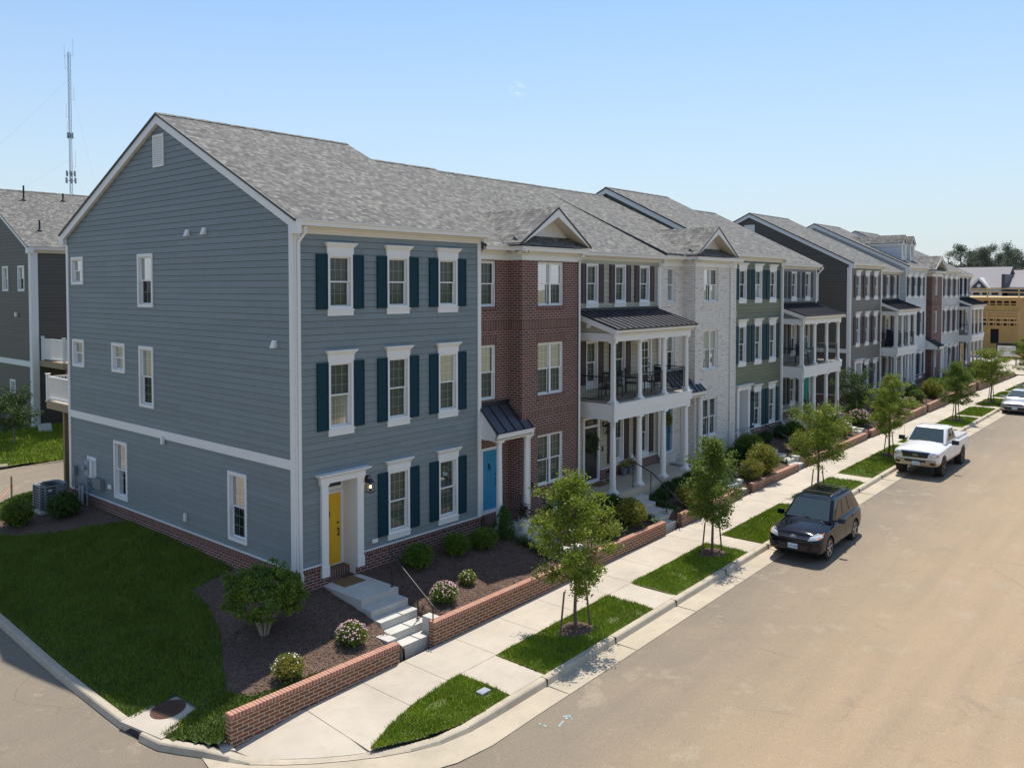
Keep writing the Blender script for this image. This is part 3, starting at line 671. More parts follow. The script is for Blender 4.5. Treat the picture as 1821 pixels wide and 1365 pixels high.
def porch_house(name,label,x0,x1,y0,zs,ze,zr,yr,yb,wall,shutter,w3,w2,w1,px0,px1,yf,slab,dmat,deck=3.92,cols=4,raised=True,number=None,wl=.40,x1w=None,base='red_brick',vents=(),gap_right=False,ds_left=True):
    t=thing(name,(x0,y0,0),label,'townhouse','townhouses in the row'); F=front(y0); hs=[]
    for c in w3: hs.append(hole(c-wl,c+wl,7.5,9.0))
    for k,c in w2: hs.append(hole(c-wl,c+wl,4.42,6.08) if k=='w' else (c-.46,c+.46,3.9,6.05))
    for k,c in w1: hs.append(hole(c-wl,c+wl,slab+.75 if slab>.8 else 1.2,slab+2.2 if slab>.8 else 2.98) if k=='w' else (c-.5,c+.5,slab,slab+2.5))
    m=MB(F);panel(m,x0,x1,zs,ze-.1,hs);m.build('siding_wall',M[wall],t,fix=False)
    m=MB(F);panel(m,x0,x1,-.4,zs,[h for h in hs if h[2]<zs],False,base=.03);m.build('brick_base',M[base],t,fix=False)
    m=MB(F);
    segs=[x0]; 
    for k,c in w1:
        if k=='d': segs+= [c-.62,c+.62]
    segs.append(x1)
    for a,b in zip(segs[::2],segs[1::2]):
        if b>a: m.box(a,-.01,zs+.001,b,.06,zs+.035)
    m.build('base_trim',M['trim'],t)
    for c in w3: window(t,F,c-wl,c+wl,7.5,9.0,2 if wl<.36 else 3,(2,2),apron=True,shut=shutter,raised=raised,shw=.33,far=None)
    for k,c in w2:
        if k=='w': window(t,F,c-wl,c+wl,4.42,6.08,3,(3,3),apron=True,shut=shutter,raised=raised,shw=.33,far=None)
        else:
            door(t,F,c-.40,c+.40,3.97,5.97,'trim',w=-.03,glass=True)
            m=MB(F);ring(m,c-.50,c+.50,3.9,6.09,.09,-.05,.04);m.build('door_frame',M['trim'],t)
    for k,c in w1:
        if k=='w': window(t,F,c-wl,c+wl,slab+.75 if slab>.8 else 1.2,slab+2.2 if slab>.8 else 2.98,3,(3,3),apron=True,shut=shutter,raised=raised,shw=.33,far=None)
        else:
            door(t,F,c-.43,c+.43,slab+.08,slab+2.11,dmat,w=-.03,handle='r')
            m=MB(F);ring(m,c-.54,c+.54,slab,slab+2.54,.105,-.06,.045);m.box(c-.44,-.05,slab+2.11,c+.44,.03,slab+2.19);m.box(c-.45,-.06,slab,c+.45,.08,slab+.07)
            fr=m.build('door_frame',M['trim'],t)
            m=MB(F);m.quad((c-.435,-.02,slab+2.19),(c+.435,-.02,slab+2.19),(c+.435,-.02,slab+2.44),(c-.435,-.02,slab+2.44));m.build('transom_pane',M['room'],fr)
            if number:
                tc=bpy.data.curves.new('n','FONT');tc.body=number;tc.size=.17;tc.extrude=.003;tc.align_x='CENTER';to=bpy.data.objects.new('n',tc)
                me=bpy.data.meshes.new_from_object(to);me.materials.append(M['brassy']);bpy.data.objects.remove(to)
                o=bpy.data.objects.new('house_number',me);COL.objects.link(o);o.parent=fr;o.rotation_euler=(rad(90),0,0);o.location=(c-t.location.x,-(-.02+.0)-.006,slab+2.25);ORG[o.name]=Vector()
            lantern(t,F,c+.78,slab+2.05,s=.95)
    eave(t,F,x0-.02,x1+.16,ze,ze-.30)
    m=MB(F); m.box(x1+.002,-.05,ze-.30,x1+.12,.17,ze-.16); m.build('cornice_return',M['soffit'],t)
    roof(t,x0-.0,x1+.14,y0-.3,ze-.02,yr,zr,yb+.3,ze+.1,vents=vents,th=.03)
    cboard(t,F,x1-.13,x1,zs,ze-.25,.045)
    # porch
    zt=7.22;zee=6.62;yr_=yf-.22
    metal_roof(t,px0-.12,px1+.12,y0-.03,zt,yr_,zee)
    m=MB(); m.box(px0,yf+.0,6.15,px1,yf+.2,6.44); m.box(px0,yf+.2,6.15,px0+.17,y0-.03,6.44);m.box(px1-.17,yf+.2,6.15,px1,y0-.03,6.44)
    m.build('porch_beam',M['trim'],t)
    m=MB(); m.quad((px0+.17,yf+.2,6.19),(px1-.17,yf+.2,6.19),(px1-.17,y0-.03,6.19),(px0+.17,y0-.03,6.19)); m.build('balcony_ceiling',M['soffit'],t)
    Fp=front(yf+.02)
    eave(t,Fp,px0-.14,px1+.14,zee-.0,6.40,over=.22)
    for xs_,sgn in ((px0,1),(px1,-1)):   # gable infill with rake board
        m=MB(side(xs_+ (0 if sgn>0 else 0)))
        ytop=y0-.03; sl=(zt-zee)/(ytop-yr_)
        cl=lambda z:(ytop-(zt-.06-z)/sl) if z>6.44 else yf
        panel(m,yf+.05,ytop,6.44,zt-.08,(),True,cl=lambda z:max(yf+.05,ytop-(zt-.12-z)/sl)); m.build('gable_infill',M[wall],t,fix=False)
        m=MB(); xa,xb=(xs_-.12,xs_-.09) if sgn>0 else (xs_+.09,xs_+.12)
        m.hexa([(xa,yr_,zee-.24),(xb,yr_,zee-.24),(xb,ytop,zt-.26),(xa,ytop,zt-.26)],[(xa,yr_,zee-.045),(xb,yr_,zee-.045),(xb,ytop,zt-.045),(xa,ytop,zt-.045)])
        xa,xb=(xs_-.09,xs_) if sgn>0 else (xs_,xs_+.09)
        m.hexa([(xa,yr_+.02,zee-.2),(xb,yr_+.02,zee-.2),(xb,ytop,zt-.22),(xa,ytop,zt-.22)],[(xa,yr_+.02,zee-.18),(xb,yr_+.02,zee-.18),(xb,ytop,zt-.20),(xa,ytop,zt-.20)])
        m.build('porch_rake_board',M['trim'],t)
    d=deck
    m=MB(); m.box(px0-.05,yf-.05,d-.36,px1+.05,yf+.1,d-.03); m.box(px0-.05,yf+.1,d-.36,px0+.1,y0-.03,d-.03); m.box(px1-.1,yf+.1,d-.36,px1+.05,y0-.03,d-.03)
    m.box(px0,yf,d-.61,px1,yf+.2,d-.362); m.box(px0,yf+.2,d-.61,px0+.17,y0-.03,d-.362);m.box(px1-.17,yf+.2,d-.61,px1,y0-.03,d-.362)
    m.box(px0-.08,yf-.08,d-.03,px1+.08,yf+.06,d-.004)
    m.build('balcony_fascia',M['trim'],t)
    m=MB(); n=int((y0-.03-(yf+.06))/.14)
    for i in range(n):
        a=yf+.06+(y0-.03-yf-.06)*i/n; b=yf+.06+(y0-.03-yf-.06)*(i+1)/n-.006; m.box(px0-.04,a,d-.03,px1+.04,b,d)
    m.build('balcony_floor',M['floorboard'],t)
    m=MB(); m.quad((px0+.17,yf+.2,d-.55),(px1-.17,yf+.2,d-.55),(px1-.17,y0-.03,d-.55),(px0+.17,y0-.03,d-.55)); m.build('porch_ceiling',M['soffit'],t)
    xs=[px0+.16+(px1-px0-.32)*i/(cols-1) for i in range(cols)]; yc=yf+.13
    for x in xs: column(t,x,yc,d,6.15,.105); column(t,x,yc,slab,d-.61,.115)
    rp=[(px0+.1,y0-.05),(px0+.1,yc),]+[(x,yc) for x in xs]+[(px1-.1,yc),(px1-.1,y0-.05)]
    railing(t,[(px0+.08,y0-.06),(px0+.08,yc+.1)],d,d+.93)
    for a,b in zip(xs,xs[1:]): railing(t,[(a+.11,yc),(b-.11,yc)],d,d+.93)
    railing(t,[(px1-.08,yc+.1),(px1-.08,y0-.06)],d,d+.93)
    m=MB(); m.box(px0-.15,yf-.12,-.6,px1+.15,y0-.035,slab); m.build('porch_slab',M['porch'],t)
    downspout(t,[(px0-.1,yf-.15,6.47),(px0-.1,yf-.15,6.3),(px0+.02,yf-.03,6.1),(px0+.02,yf-.02,4.05),(px0-.08,yf-.11,3.85),(px0-.08,yf-.11,3.3),(px0+.03,yf-.0,3.1),(px0+.03,yf-.0,slab+.25),(px0+.0,yf-.14,slab+.05),(px0,yf-.16,slab-.25)])
    return t
def small_gable(par,xa,xb,xm,yf,zf,zm,yback,ytym,ov=.0,tm=None):
    """gable dormer over a projecting bay: feet at (xa|xb, zf), apex (xm, zm), ridge runs back to yback"""
    m=MB(); th=.03
    yb_=yback
    for (x1_,s) in ((xa,-1),(xb,1)):
        # foot line dies into the main roof behind
        m.hexa([(xm,yf,zm),(x1_,yf,zf),(x1_,yf+.75,zf),(xm,yb_,zm)],[(xm,yf,zm+th),(x1_,yf,zf+th),(x1_,yf+.75,zf+th),(xm,yb_,zm+th)])
    o=m.build('dormer_roof',M['shingle_dormer'],par)
    m=MB(); 
    for (x1_,s) in ((xa,-1),(xb,1)):
        m.hexa([(xm,yf-.03,zm-.30),(x1_+s*-.12,yf-.03,zf+.02),(x1_+s*-.12,yf+.0,zf+.02),(xm,yf+.0,zm-.30)],[(xm,yf-.03,zm-.0),(x1_,yf-.03,zf+.02),(x1_,yf,zf+.02),(xm,yf,zm-.0)])
    m.build('dormer_rake_board',M['trim'],par)
    m=MB()
    for (x1_,s) in ((xa,-1),(xb,1)): m.hexa([(xm,yf,zm-.05),(x1_,yf,zf-.02),(x1_,ytym+.02,zf-.02),(xm,ytym+.02,zm-.05)],[(xm,yf,zm-.02),(x1_,yf,zf+.01),(x1_,ytym+.02,zf+.01),(xm,ytym+.02,zm-.02)])
    m.build('dormer_soffit',M['soffit'],par)
    m=MB(); m.hexa([(xa+.1,ytym,zf),(xb-.1,ytym,zf),(xm,ytym,zm-.04)],[(xa+.1,ytym+.04,zf),(xb-.1,ytym+.04,zf),(xm,ytym+.04,zm-.04)]); m.build('dormer_panel',M['trim'],par)
    m=MB(); m.hexa([(xa+.25,ytym,zf+.30),(xb-.25,ytym,zf+.30),(xb-.05,yf+.03,zf-.03),(xa+.05,yf+.03,zf-.03)],[(xa+.25,ytym,zf+.33),(xb-.25,ytym,zf+.33),(xb-.05,yf+.03,zf+.0),(xa+.05,yf+.03,zf+.0)]); m.build('apron_roof',M['shingle'],par)
    m=MB()
    for (x1_,s) in ((xa,-1),(xb,1)):
        m.hexa([(xm,yf-.045,zm-.03),(x1_+s*.03,yf-.045,zf-.05),(x1_+s*.03,yf+.0,zf-.05),(xm,yf+.0,zm-.03)],[(xm,yf-.045,zm+th+.006),(x1_+s*.03,yf-.045,zf+th+.006),(x1_+s*.03,yf,zf+th+.006),(xm,yf,zm+th+.006)])
    m.build('drip_edge',M['drip'],par)
    n=10; m=MB()
    for i in range(n):
        a=yf+(yback-yf)*i/n;b=yf+(yback-yf)*(i+1)/n
        m.hexa([(xm-.13,a,zm-.05),(xm,a,zm+.045+.01*(i%2)),(xm+.13,a,zm-.05)],[(xm-.13,b,zm-.06),(xm,b,zm+.035),(xm+.13,b,zm-.06)])
    m.build('ridge_cap',M['shingle'],par)
    return o
def bay_house(name,label,x0,xc,x1,yl,yr_,ze,zr,ry,yb,mat,sold,wleft,wright,dmat,zb=-.4,inside='blind',dorm=None,canopy=None,x1e=None,colx=None,doorx=None,stoop=.27,recess=.05,gb='red_brick',cz=3.45,w1z=(1.28,3.06),vents=()):
    t=thing(name,(x0,yl,0),label,'townhouse','townhouses in the row'); FL=front(yl);FR=front(yr_)
    x1e=x1e or x1
    rows=((7.46,8.98),(4.40,6.22),w1z)
    m=MB(FL); hl=[hole(wleft[0],wleft[1],a,b) for a,b in rows[:2]]
    dh=stoop+.45
    if doorx: hl.append((doorx[0]-.08,doorx[1]+.08,0,dh+2.12))
    panel(m,x0,xc,zb,9.02,hl,False); 
    m2=MB(side(xc)); panel(m2,yr_,yl,zb,9.02,(),False); m.v+=m2.v; b=len(m.v)-len(m2.v); m.f+=[tuple(b+i for i in f) for f in m2.f]; m.m+=m2.m
    m3=MB(FR); panel(m3,xc,x1e,zb,9.02,[hole(wright[0],wright[1],a,b_) for a,b_ in rows],False); b=len(m.v); m.v+=m3.v; m.f+=[tuple(b+i for i in f) for f in m3.f]; m.m+=m3.m
    m.quad(*[(x1e,-1*0+ (0),0)]*0) if 0 else None
    m4=MB(side(x1e)); panel(m4,yr_,yl+.3,zb,9.02,(),False); b=len(m.v); m.v+=m4.v; m.f+=[tuple(b+i for i in f) for f in m4.f]; m.m+=m4.m
    def reveal(T_,h):
        q=MB(T_); u0_,u1_,a_,b_=h
        for P in (((u0_,0,a_),(u0_,-.17,a_),(u0_,-.17,b_),(u0_,0,b_)),((u1_,0,a_),(u1_,-.17,a_),(u1_,-.17,b_),(u1_,0,b_)),((u0_,0,a_),(u1_,0,a_),(u1_,-.17,a_),(u0_,-.17,a_)),((u0_,0,b_),(u1_,0,b_),(u1_,-.17,b_),(u0_,-.17,b_))): q.quad(*P)
        b=len(m.v); m.v+=q.v; m.f+=[tuple(b+i for i in f) for f in q.f]; m.m+=q.m
    for h in hl: reveal(FL,h)
    for a,b_ in rows: reveal(FR,hole(wright[0],wright[1],a,b_))
    m.build('brick_wall',M[mat],t,fix=False)
    for za,zb2 in ((6.70,6.99),(3.68,3.95),(.90,1.16)):
        xe=min(x1e,x1+.02)
        m=MB(FL); br=[(x0,xc-.012)]
        if doorx and za<3: br=[(x0,doorx[0]-.1),(doorx[1]+.1,xc-.012)]
        for p,q in br:
            if q-p>.02: m.box(p,-.01,za,q,.012,zb2)
        m.T=FR; m.box(xc-.012,-.01,za,x1e,.012,zb2); m.T=side(xc); m.box(yr_,-.0,za,yl-.013,.012,zb2)
        m.build('soldier_course',M[sold],t)
    for a,b in rows[:2]:
        if b<8: s=MB(FL); s.box(wleft[0]-.06,-.01,b+.002,wleft[1]+.06,.012,b+.26); s.build('lintel',M[sold],t)
        s=MB(FL); s.box(wleft[0]-.05,-.01,a-.10,wleft[1]+.05,.03,a-.002); s.build('brick_window_sill',M[sold],t)
    for a,b in rows:
        if b<8: s=MB(FR); s.box(wright[0]-.06,-.01,b+.002,wright[1]+.06,.012,b+.26); s.build('lintel',M[sold],t)
        s=MB(FR); s.box(wright[0]-.05,-.01,a-.10,wright[1]+.05,.03,a-.002); s.build('brick_window_sill',M[sold],t)
    for a,b in rows[:2]: window(t,FL,wleft[0],wleft[1],a,b,3 if wleft[1]-wleft[0]>.7 else 2,(2,2) if b>8 else (3,3),c=.055,proud=.0,recess=recess,inside=inside if inside=='blind' else 'room')
    for a,b in rows: window(t,FR,wright[0],wright[1],a,b,3 if inside=='blind' else 3,(2,2) if b>8 else (3,3),c=.055,proud=.0,recess=recess,inside=inside,pair=wright[1]-wright[0]>1.1)
    # deep frieze
    f=MB(); f.T=FL; f.box(x0,-.01,9.01,xc,.03,9.30); f.T=side(xc); f.box(yr_-.03,.0,9.01,yl-.031,.03,9.299); f.T=FR; f.box(xc+.0005,-.011,9.01,x1e,.03,9.301)
    f.build('frieze_board',M['trim'],t)
    eave(t,side(xc),yr_-.33,yl-.29,ze-.01,9.295,over=.3); eave(t,FL,x0,xc-.27,ze,9.30,over=.3); eave(t,FR,xc-.33,x1e+.14,ze-.02,9.29,over=.3)
    m=MB(); m.box(xc-.33,yr_-.28,ze-.02,xc-.28,yl-.3,ze-.01) if 0 else m.box(xc-.5,yl-.33,ze,xc-.02,yl-.27,ze+.08); m.build('splash_guard',M['trim'],t)
    roof(t,x0-.02,x1e+.12,yl-.3,ze-.02,ry,zr,yb+.3,ze+.1,vents=vents,th=.12 if 15<x0<30 else .03)
    m=MB(); m.hexa([(xc-.33,yr_-.3,ze-.03),(x1e+.12,yr_-.3,ze-.03),(x1e+.12,yl-.2,ze+.03),(xc-.33,yl-.2,ze+.03)],[(xc-.33,yr_-.3,ze-.005),(x1e+.12,yr_-.3,ze-.005),(x1e+.12,yl-.2,ze+.07),(xc-.33,yl-.2,ze+.07)]); m.build('bay_roof',M['shingle'],t)
    if dorm: small_gable(t,dorm[0],dorm[1],dorm[2],yr_-.33,ze+.06,dorm[3],dorm[4],yr_+.25)
    if canopy:
        a,b,ye=canopy
        metal_roof(t,a,b,yl-.01,cz+.80,ye,cz,name='canopy_roof')
        m=MB(); m.box(a+.04,ye+.08,cz-.27,b-.04,ye+.22,cz-.05); m.box(a+.04,ye+.22,cz-.27,a+.16,yl-.01,cz-.05); m.box(b-.16,ye+.22,cz-.27,b-.04,yl-.01,cz-.05)
        for xx in (a+.05,b-.09): m.hexa([(xx,ye+.1,cz-.06),(xx+.04,ye+.1,cz-.06),(xx+.04,yl-.01,cz-.06),(xx,yl-.01,cz-.06)],[(xx,ye+.1,cz-.05),(xx+.04,ye+.1,cz-.05),(xx+.04,yl-.01,cz+.72),(xx,yl-.01,cz+.72)])
        m.build('canopy_beam',M['trim'],t)
        eave(t,front(ye+.12),a-.03,b+.03,cz-.02,cz-.16,over=.14)
        m=MB(); m.quad((a+.1,ye+.2,cz-.2),(b-.1,ye+.2,cz-.2),(b-.1,yl-.01,cz-.2),(a+.1,yl-.01,cz-.2)); m.build('canopy_ceiling',M['soffit'],t)
        for x in colx: column(t,x,ye+.17,stoop,cz-.27,.10)
        downspout(t,[(b+.02,ye+.02,cz-.12),(b+.02,ye+.05,cz-.25),(b-.02 if b<xc else b+.03,yr_-.06,cz-.4),(b+.03,yr_-.06,stoop+.15)])
    if doorx:
        door(t,FL,doorx[0],doorx[1],dh,dh+2.03,dmat,w=-.12,knock=True)
        m=MB(FL); ring(m,doorx[0]-.09,doorx[1]+.09,dh-.06,dh+2.12,.09,-.17,.01); m.build('door_frame',M['trim'],t)
        m=MB(FL); m.box(doorx[0]-.09,-.2,zb,doorx[1]+.09,.12,dh-.07); m.build('brick_sill',M[sold],t)
    return t
M['brassy']=plain('brass_numerals',(.55,.45,.22),.4,metal=.6,var=0)
# ================================================================== the row, near block
h1=flat_house('blue_grey_townhouse','blue-grey end-of-row townhouse with yellow door, dark teal shutters and bare lap-sided gable',0,7.05,0,.67,9.83,13.47,7.02,14.3,'blue_siding','teal_shutter','yellow_door',(1.46,3.53,5.56),
  gholes=[hole(a,b,c,d) for a,b,c,d in ((12.86,13.88,8.2,9.2),(7.62,8.66,7.46,9.18),(12.88,13.88,5.22,6.22),(9.66,10.64,5.22,6.22),(7.66,8.64,4.22,6.2),(9.6,10.6,.9,2.88),(2.3,3.28,.9,2.88))],zback=10.02,belt=(3.33,3.59),dz=(0,0,0),vents=((2.2,8.2,.5),),raised=False)
G=side(0)
for a,b,c,d,cols,rw in ((12.86,13.88,8.2,9.2,3,(1,1)),(7.62,8.66,7.46,9.18,3,(2,2)),(12.88,13.88,5.22,6.22,3,(1,1)),(9.66,10.64,5.22,6.22,3,(2,2)),(7.66,8.64,4.22,6.2,3,(3,3)),(9.6,10.6,.9,2.88,3,(3,3)),(2.3,3.28,.9,2.88,3,(3,3))):
    window(h1,G,a,b,c,d,cols,rw,c=.10,inside='room' if (d-c>1.5) else 'blind')
m=MB(G); ring(m,6.78,7.46,11.86,12.86,.06,.01,.05); 
for k in range(14):
    z=11.93+k*.065; m.hexa([(6.84,.01,z),(7.40,.01,z),(7.40,.045,z),(6.84,.045,z)],[(6.84,.01,z+.06),(7.40,.01,z+.06),(7.40,.018,z+.06),(6.84,.018,z+.06)])
m.build('gable_vent',M['trim'],h1)
for (a,z) in ((5.38,9.73),(4.41,9.74),(.87,6.59)):
    m=MB(G); m.hexa([(a-.09,.01,z-.1),(a+.09,.01,z-.1),(a+.09,.13,z-.1),(a-.09,.13,z-.1)],[(a-.09,.01,z+.1),(a+.09,.01,z+.1),(a+.09,.05,z+.1),(a-.09,.05,z+.1)]); m.build('dryer_vent',M['trim'],h1)
m=MB(G); m.box(6.95,.035,3.18,7.07,.12,3.42); m.build('siding_light_box',M['trim'],h1)
m=MB(G); ring(m,12.02,12.75,1.30,2.05,.09,.01,.04); m.box(12.1,.02,1.36,12.45,.16,1.96); m.build('meter_board',M['trim'],h1)
m=MB(G); m.box(12.28,.04,1.4,12.6,.2,1.95); m.tube((12.5,.2,1.70),(12.5,.30,1.70),.09,n=12); m.build('electric_meter',M['galv'],h1)
m=MB(G); m.box(11.4,.02,1.02,12.0,.16,1.38); m.build('cable_box',M['grey_box'],h1)
m=MB(G); m.box(13.64,.02,1.22,13.88,.14,1.55); m.tube((13.78,.05,1.22),(13.78,.05,.6),.015); m.path([(13.78,.05,.6),(13.9,.15,.35),(14.0,.5,.2)],.015); m.build('disconnect_box',M['grey_box'],h1)
m=MB(G); m.box(10.82,.02,1.13,11.07,.05,1.27); m.build('outlet_cover',M['trim'],h1)
m=MB(G); m.box(5.62,.02,.98,5.74,.09,1.22); m.build('gas_stub_cover',M['soffit'],h1)
for y,w,zt_ in ((13.2,.35,.92),(12.95,.32,.95)):
    m=MB(G); m.tube((y,.16,-.1),(y,.12,zt_),.05,n=10); m.build('grey_pipe',M['pvc'],h1)
m=MB(G); m.tube((12.62,.1,1.4),(12.62,.1,-.1),.04,n=8); m.build('meter_conduit',M['galv'],h1)
m=MB(G); m.path([(12.6,.1,1.0),(12.3,.16,1.15),(12.05,.12,.95),(11.7,.1,1.02)],.01); m.path([(13.6,.3,.55),(13.4,.1,.85),(13.1,.06,1.0)],.014); m.build('loose_cable',M['black_metal'],h1)
m=MB(G); m.tube((13.55,.14,.45),(13.15,.06,.85),.02); m.build('red_line_set',plain('red_line',(.4,.02,.03),.5,var=0),h1)
downspout(h1,[(.15,-.32,9.66),(.15,-.30,9.52),(.09,-.09,9.28),(.09,-.075,.68),(.11,-.11,.55),(.11,-.11,-.05)])
m=MB(side(0)); m.path([(.65,.04,.50),(.65,.25,.50),(1.05,.25,.50),(1.05,.12,.42)],.02); m.box(.85,.02,.36,1.1,.18,.48); m.build('hose_bracket',M['black_metal'],h1)
# rear deck of the end house
t=thing('rear_deck',(1.5,15.6,0),'raised timber deck with white railing behind the blue-grey end house','deck')
m=MB(); m.box(.15,14.45,3.36,5,16.9,3.60); m.build('deck_frame',M['deck_wood'],t)
m=MB(); m.box(.12,14.42,3.61,5.03,16.95,3.65); m.build('deck_floor',M['floorboard'],t)
def white_rail(par,pts,z0,z1):
    m=MB()
    for a,b in zip(pts,pts[1:]):
        a=Vector((a[0],a[1],0));b=Vector((b[0],b[1],0));Ln=(b-a).length;n=int(Ln/.12)
        d=(b-a).normalized();q=Vector((-d.y,d.x,0))*.03
        for z,h in ((z1-.07,.07),(z0+.08,.08)):
            m.hexa([tuple(a-q+Vector((0,0,z))),tuple(b-q+Vector((0,0,z))),tuple(b+q+Vector((0,0,z))),tuple(a+q+Vector((0,0,z)))],[tuple(a-q+Vector((0,0,z+h))),tuple(b-q+Vector((0,0,z+h))),tuple(b+q+Vector((0,0,z+h))),tuple(a+q+Vector((0,0,z+h)))])
        for i in range(1,n):
            p=a.lerp(b,i/n); m.box(p.x-.018,p.y-.018,z0+.1,p.x+.018,p.y+.018,z1-.05)
    for p in pts: m.box(p[0]-.06,p[1]-.06,z0,p[0]+.06,p[1]+.06,z1+.08); m.box(p[0]-.085,p[1]-.085,z1+.08,p[0]+.085,p[1]+.085,z1+.11)
    m.build('white_railing',M['trim'],par)
white_rail(t,[(.2,14.5),(.2,16.85),(4.9,16.85)],3.65,4.62)
for x in (.75,4.6):
    m=MB(); m.box(x-.08,16.55,-.2,x+.08,16.71,3.36); m.build('deck_post',M['post_wood'],t)
# red brick bay house
h2=bay_house('red_brick_townhouse','red brick townhouse with sky-blue door and dark metal canopy beside the blue-grey end house',7.07,8.48,11.68,.05,-.55,9.46,13.02,7.02,14.3,'red_brick','red_soldier',(7.13,7.88),(9.32,10.78),'blue_door',
  dorm=(8.05,11.9,10.0,10.80,2.6),canopy=(7.0,8.78,-.80),colx=(7.26,8.62),doorx=(7.22,8.06),stoop=.27,vents=((9.3,7.6,.35),))
downspout(h2,[(11.55,-.85,9.3),(11.55,-.83,9.2),(11.62,-.62,9.0),(11.62,-.61,.45)])
m=MB(front(-.55)); m.box(8.86,0,1.36,9.0,.06,1.52); m.build('exhaust_cover',M['black_metal'],h2)
h3=porch_house('beige_townhouse','beige townhouse with plum shutters, two-storey white porch and charcoal door carrying a wreath',11.7,18.32,.05,1.04,9.44,12.96,7.02,14.3,'beige_siding','purple_shutter',(13.3,15.22,17.02),(('w',13.3),('w',15.22),('d',17.12)),(('d',13.28),('w',15.12),('w',17.0)),12.28,17.9,-1.65,.65,'black_door',number='1136')
downspout(h3,[(18.2,-.27,9.28),(18.2,-.25,9.15),(18.02,.0-.04,8.9),(18.02,-.04,7.32)],black=False)
downspout(h3,[(18.1,-.04,6.1),(18.1,-.04,4.0)],black=False); downspout(h3,[(18.12,-.04,3.3),(18.12,-.04,1.0),(18.2,-.16,.85),(18.2,-.2,.68)])
m=MB(side(12.28)); m.box(-.65,.02,6.62,-.50,.08,6.76); m.build('vent_cover',M['trim'],h3)
m=MB(front(.05)); m.box(16.02,.02,1.14,16.2,.06,1.30); m.build('outlet_cover',M['trim'],h3)
m=MB(front(.05)); m.box(14.0,.02,1.75,14.06,.05,1.95); m.build('doorbell',M['black_metal'],h3)
h4=bay_house('white_brick_townhouse','whitewashed brick townhouse with projecting bay, patterned curtains and deep blue door',18.36,20.29,23.55,.05,-.55,9.46,12.86,7.02,14.3,'white_brick','white_soldier',(18.94,19.62),(21.05,22.45),'navy_door',
  dorm=(19.85,23.65,21.74,10.78,2.6),canopy=(18.5,20.75,-.85),x1e=24.28,colx=(19.0,20.55),doorx=(18.72,19.42),stoop=.52,inside='curtain',w1z=(1.36,3.12),cz=3.58)
downspout(h4,[(23.5,-.85,9.3),(23.5,-.83,9.2),(23.62,-.62,9.0),(23.62,-.61,.45)])
m=MB(front(-.55)); m.box(20.65,0,1.2,20.83,.06,1.4); m.build('exhaust_cover',M['black_metal'],h4)
h5=flat_house('olive_green_townhouse','olive green lap-sided townhouse with blue-green shutters and pale door in white surround',24.32,30.32,-.25,1.03,9.74,13.38,6.85,14.2,'green_siding','green_shutter','grey_door',(25.54,27.33,29.08),zg=9.9,dz=(.12,.15,0),dcx=25.65,vents=())
downspout(h5,[(24.45,-.57,9.55),(24.45,-.50,9.4),(24.42,-.33,9.1),(24.42,-.33,.3)])
downspout(h5,[(30.2,-.57,9.55),(30.2,-.5,9.4),(30.24,-.33,9.1),(30.24,-.33,1.0),(30.34,-.45,.8),(30.36,-.5,.55)])
h6=porch_house('cool_grey_townhouse','cool grey townhouse with near-black shutters, two-storey white porch and turquoise door',30.36,36.7,.35,1.25,9.44,12.88,7.05,14.3,'grey_siding','black_shutter',(31.5,33.32,35.32),(('w',31.5),('w',33.32),('w',35.32)),(('w',31.5),('w',33.25),('d',35.3)),30.55,36.25,-1.3,.85,'teal_door')
downspout(h6,[(36.9,.0,9.3),(36.85,.05,9.2),(36.66,.24,8.9),(36.66,.24,7.3)],black=False)
for hh,xa in ((h6,36.7),):
    m=MB(side(xa)); panel(m,.35,14.3,-.3,9.4,(),True); m.T=lambda p:(xa+p[1],p[0],p[2]); m.v=[(xa+(xa-v[0]),v[1],v[2]) for v in m.v]; m.build('end_wall',M['grey_siding'],hh,fix=False)
# far block
gh=[]
h7=flat_house('taupe_townhouse','taupe lap-sided townhouse with plum shutters and tall bare gable facing the side passage',42.2,48.55,.25,1.08,9.70,13.25,7.10,14.3,'taupe_siding','purple_shutter','grey_door',(43.72,45.52,47.3),dz=(.18,.12,-.05),dcx=43.78,belt=(3.88,4.14),gmat='brown_siding')
m=MB(side(42.2)); ring(m,6.75,7.5,11.5,12.45,.06,.01,.05); m.box(6.8,.012,11.55,7.45,.03,12.4); m.build('gable_vent',M['trim'],h7)
h8=porch_house('olive_drab_townhouse','olive drab townhouse with plum shutters and white two-storey porch between taupe and white houses',48.6,53.9,.6,1.3,9.38,12.7,7.10,14.3,'olive_siding','purple_shutter',(49.5,51.1,52.75),(('w',49.5),('d',51.2),('w',52.75)),(('w',49.5),('w',51.1),('d',52.75)),48.75,53.6,-.75,.9,'black_door',wl=.38)
h9=flat_house('white_dormer_townhouse','white lap-sided townhouse with navy shutters and two gabled roof dormers',53.95,59.35,.15,1.3,9.72,13.2,7.05,14.3,'white_siding','navy_shutter','black_door',(54.85,56.45,58.05),zg=3.0,dz=(.2,.12,-.05),doorw=.42)
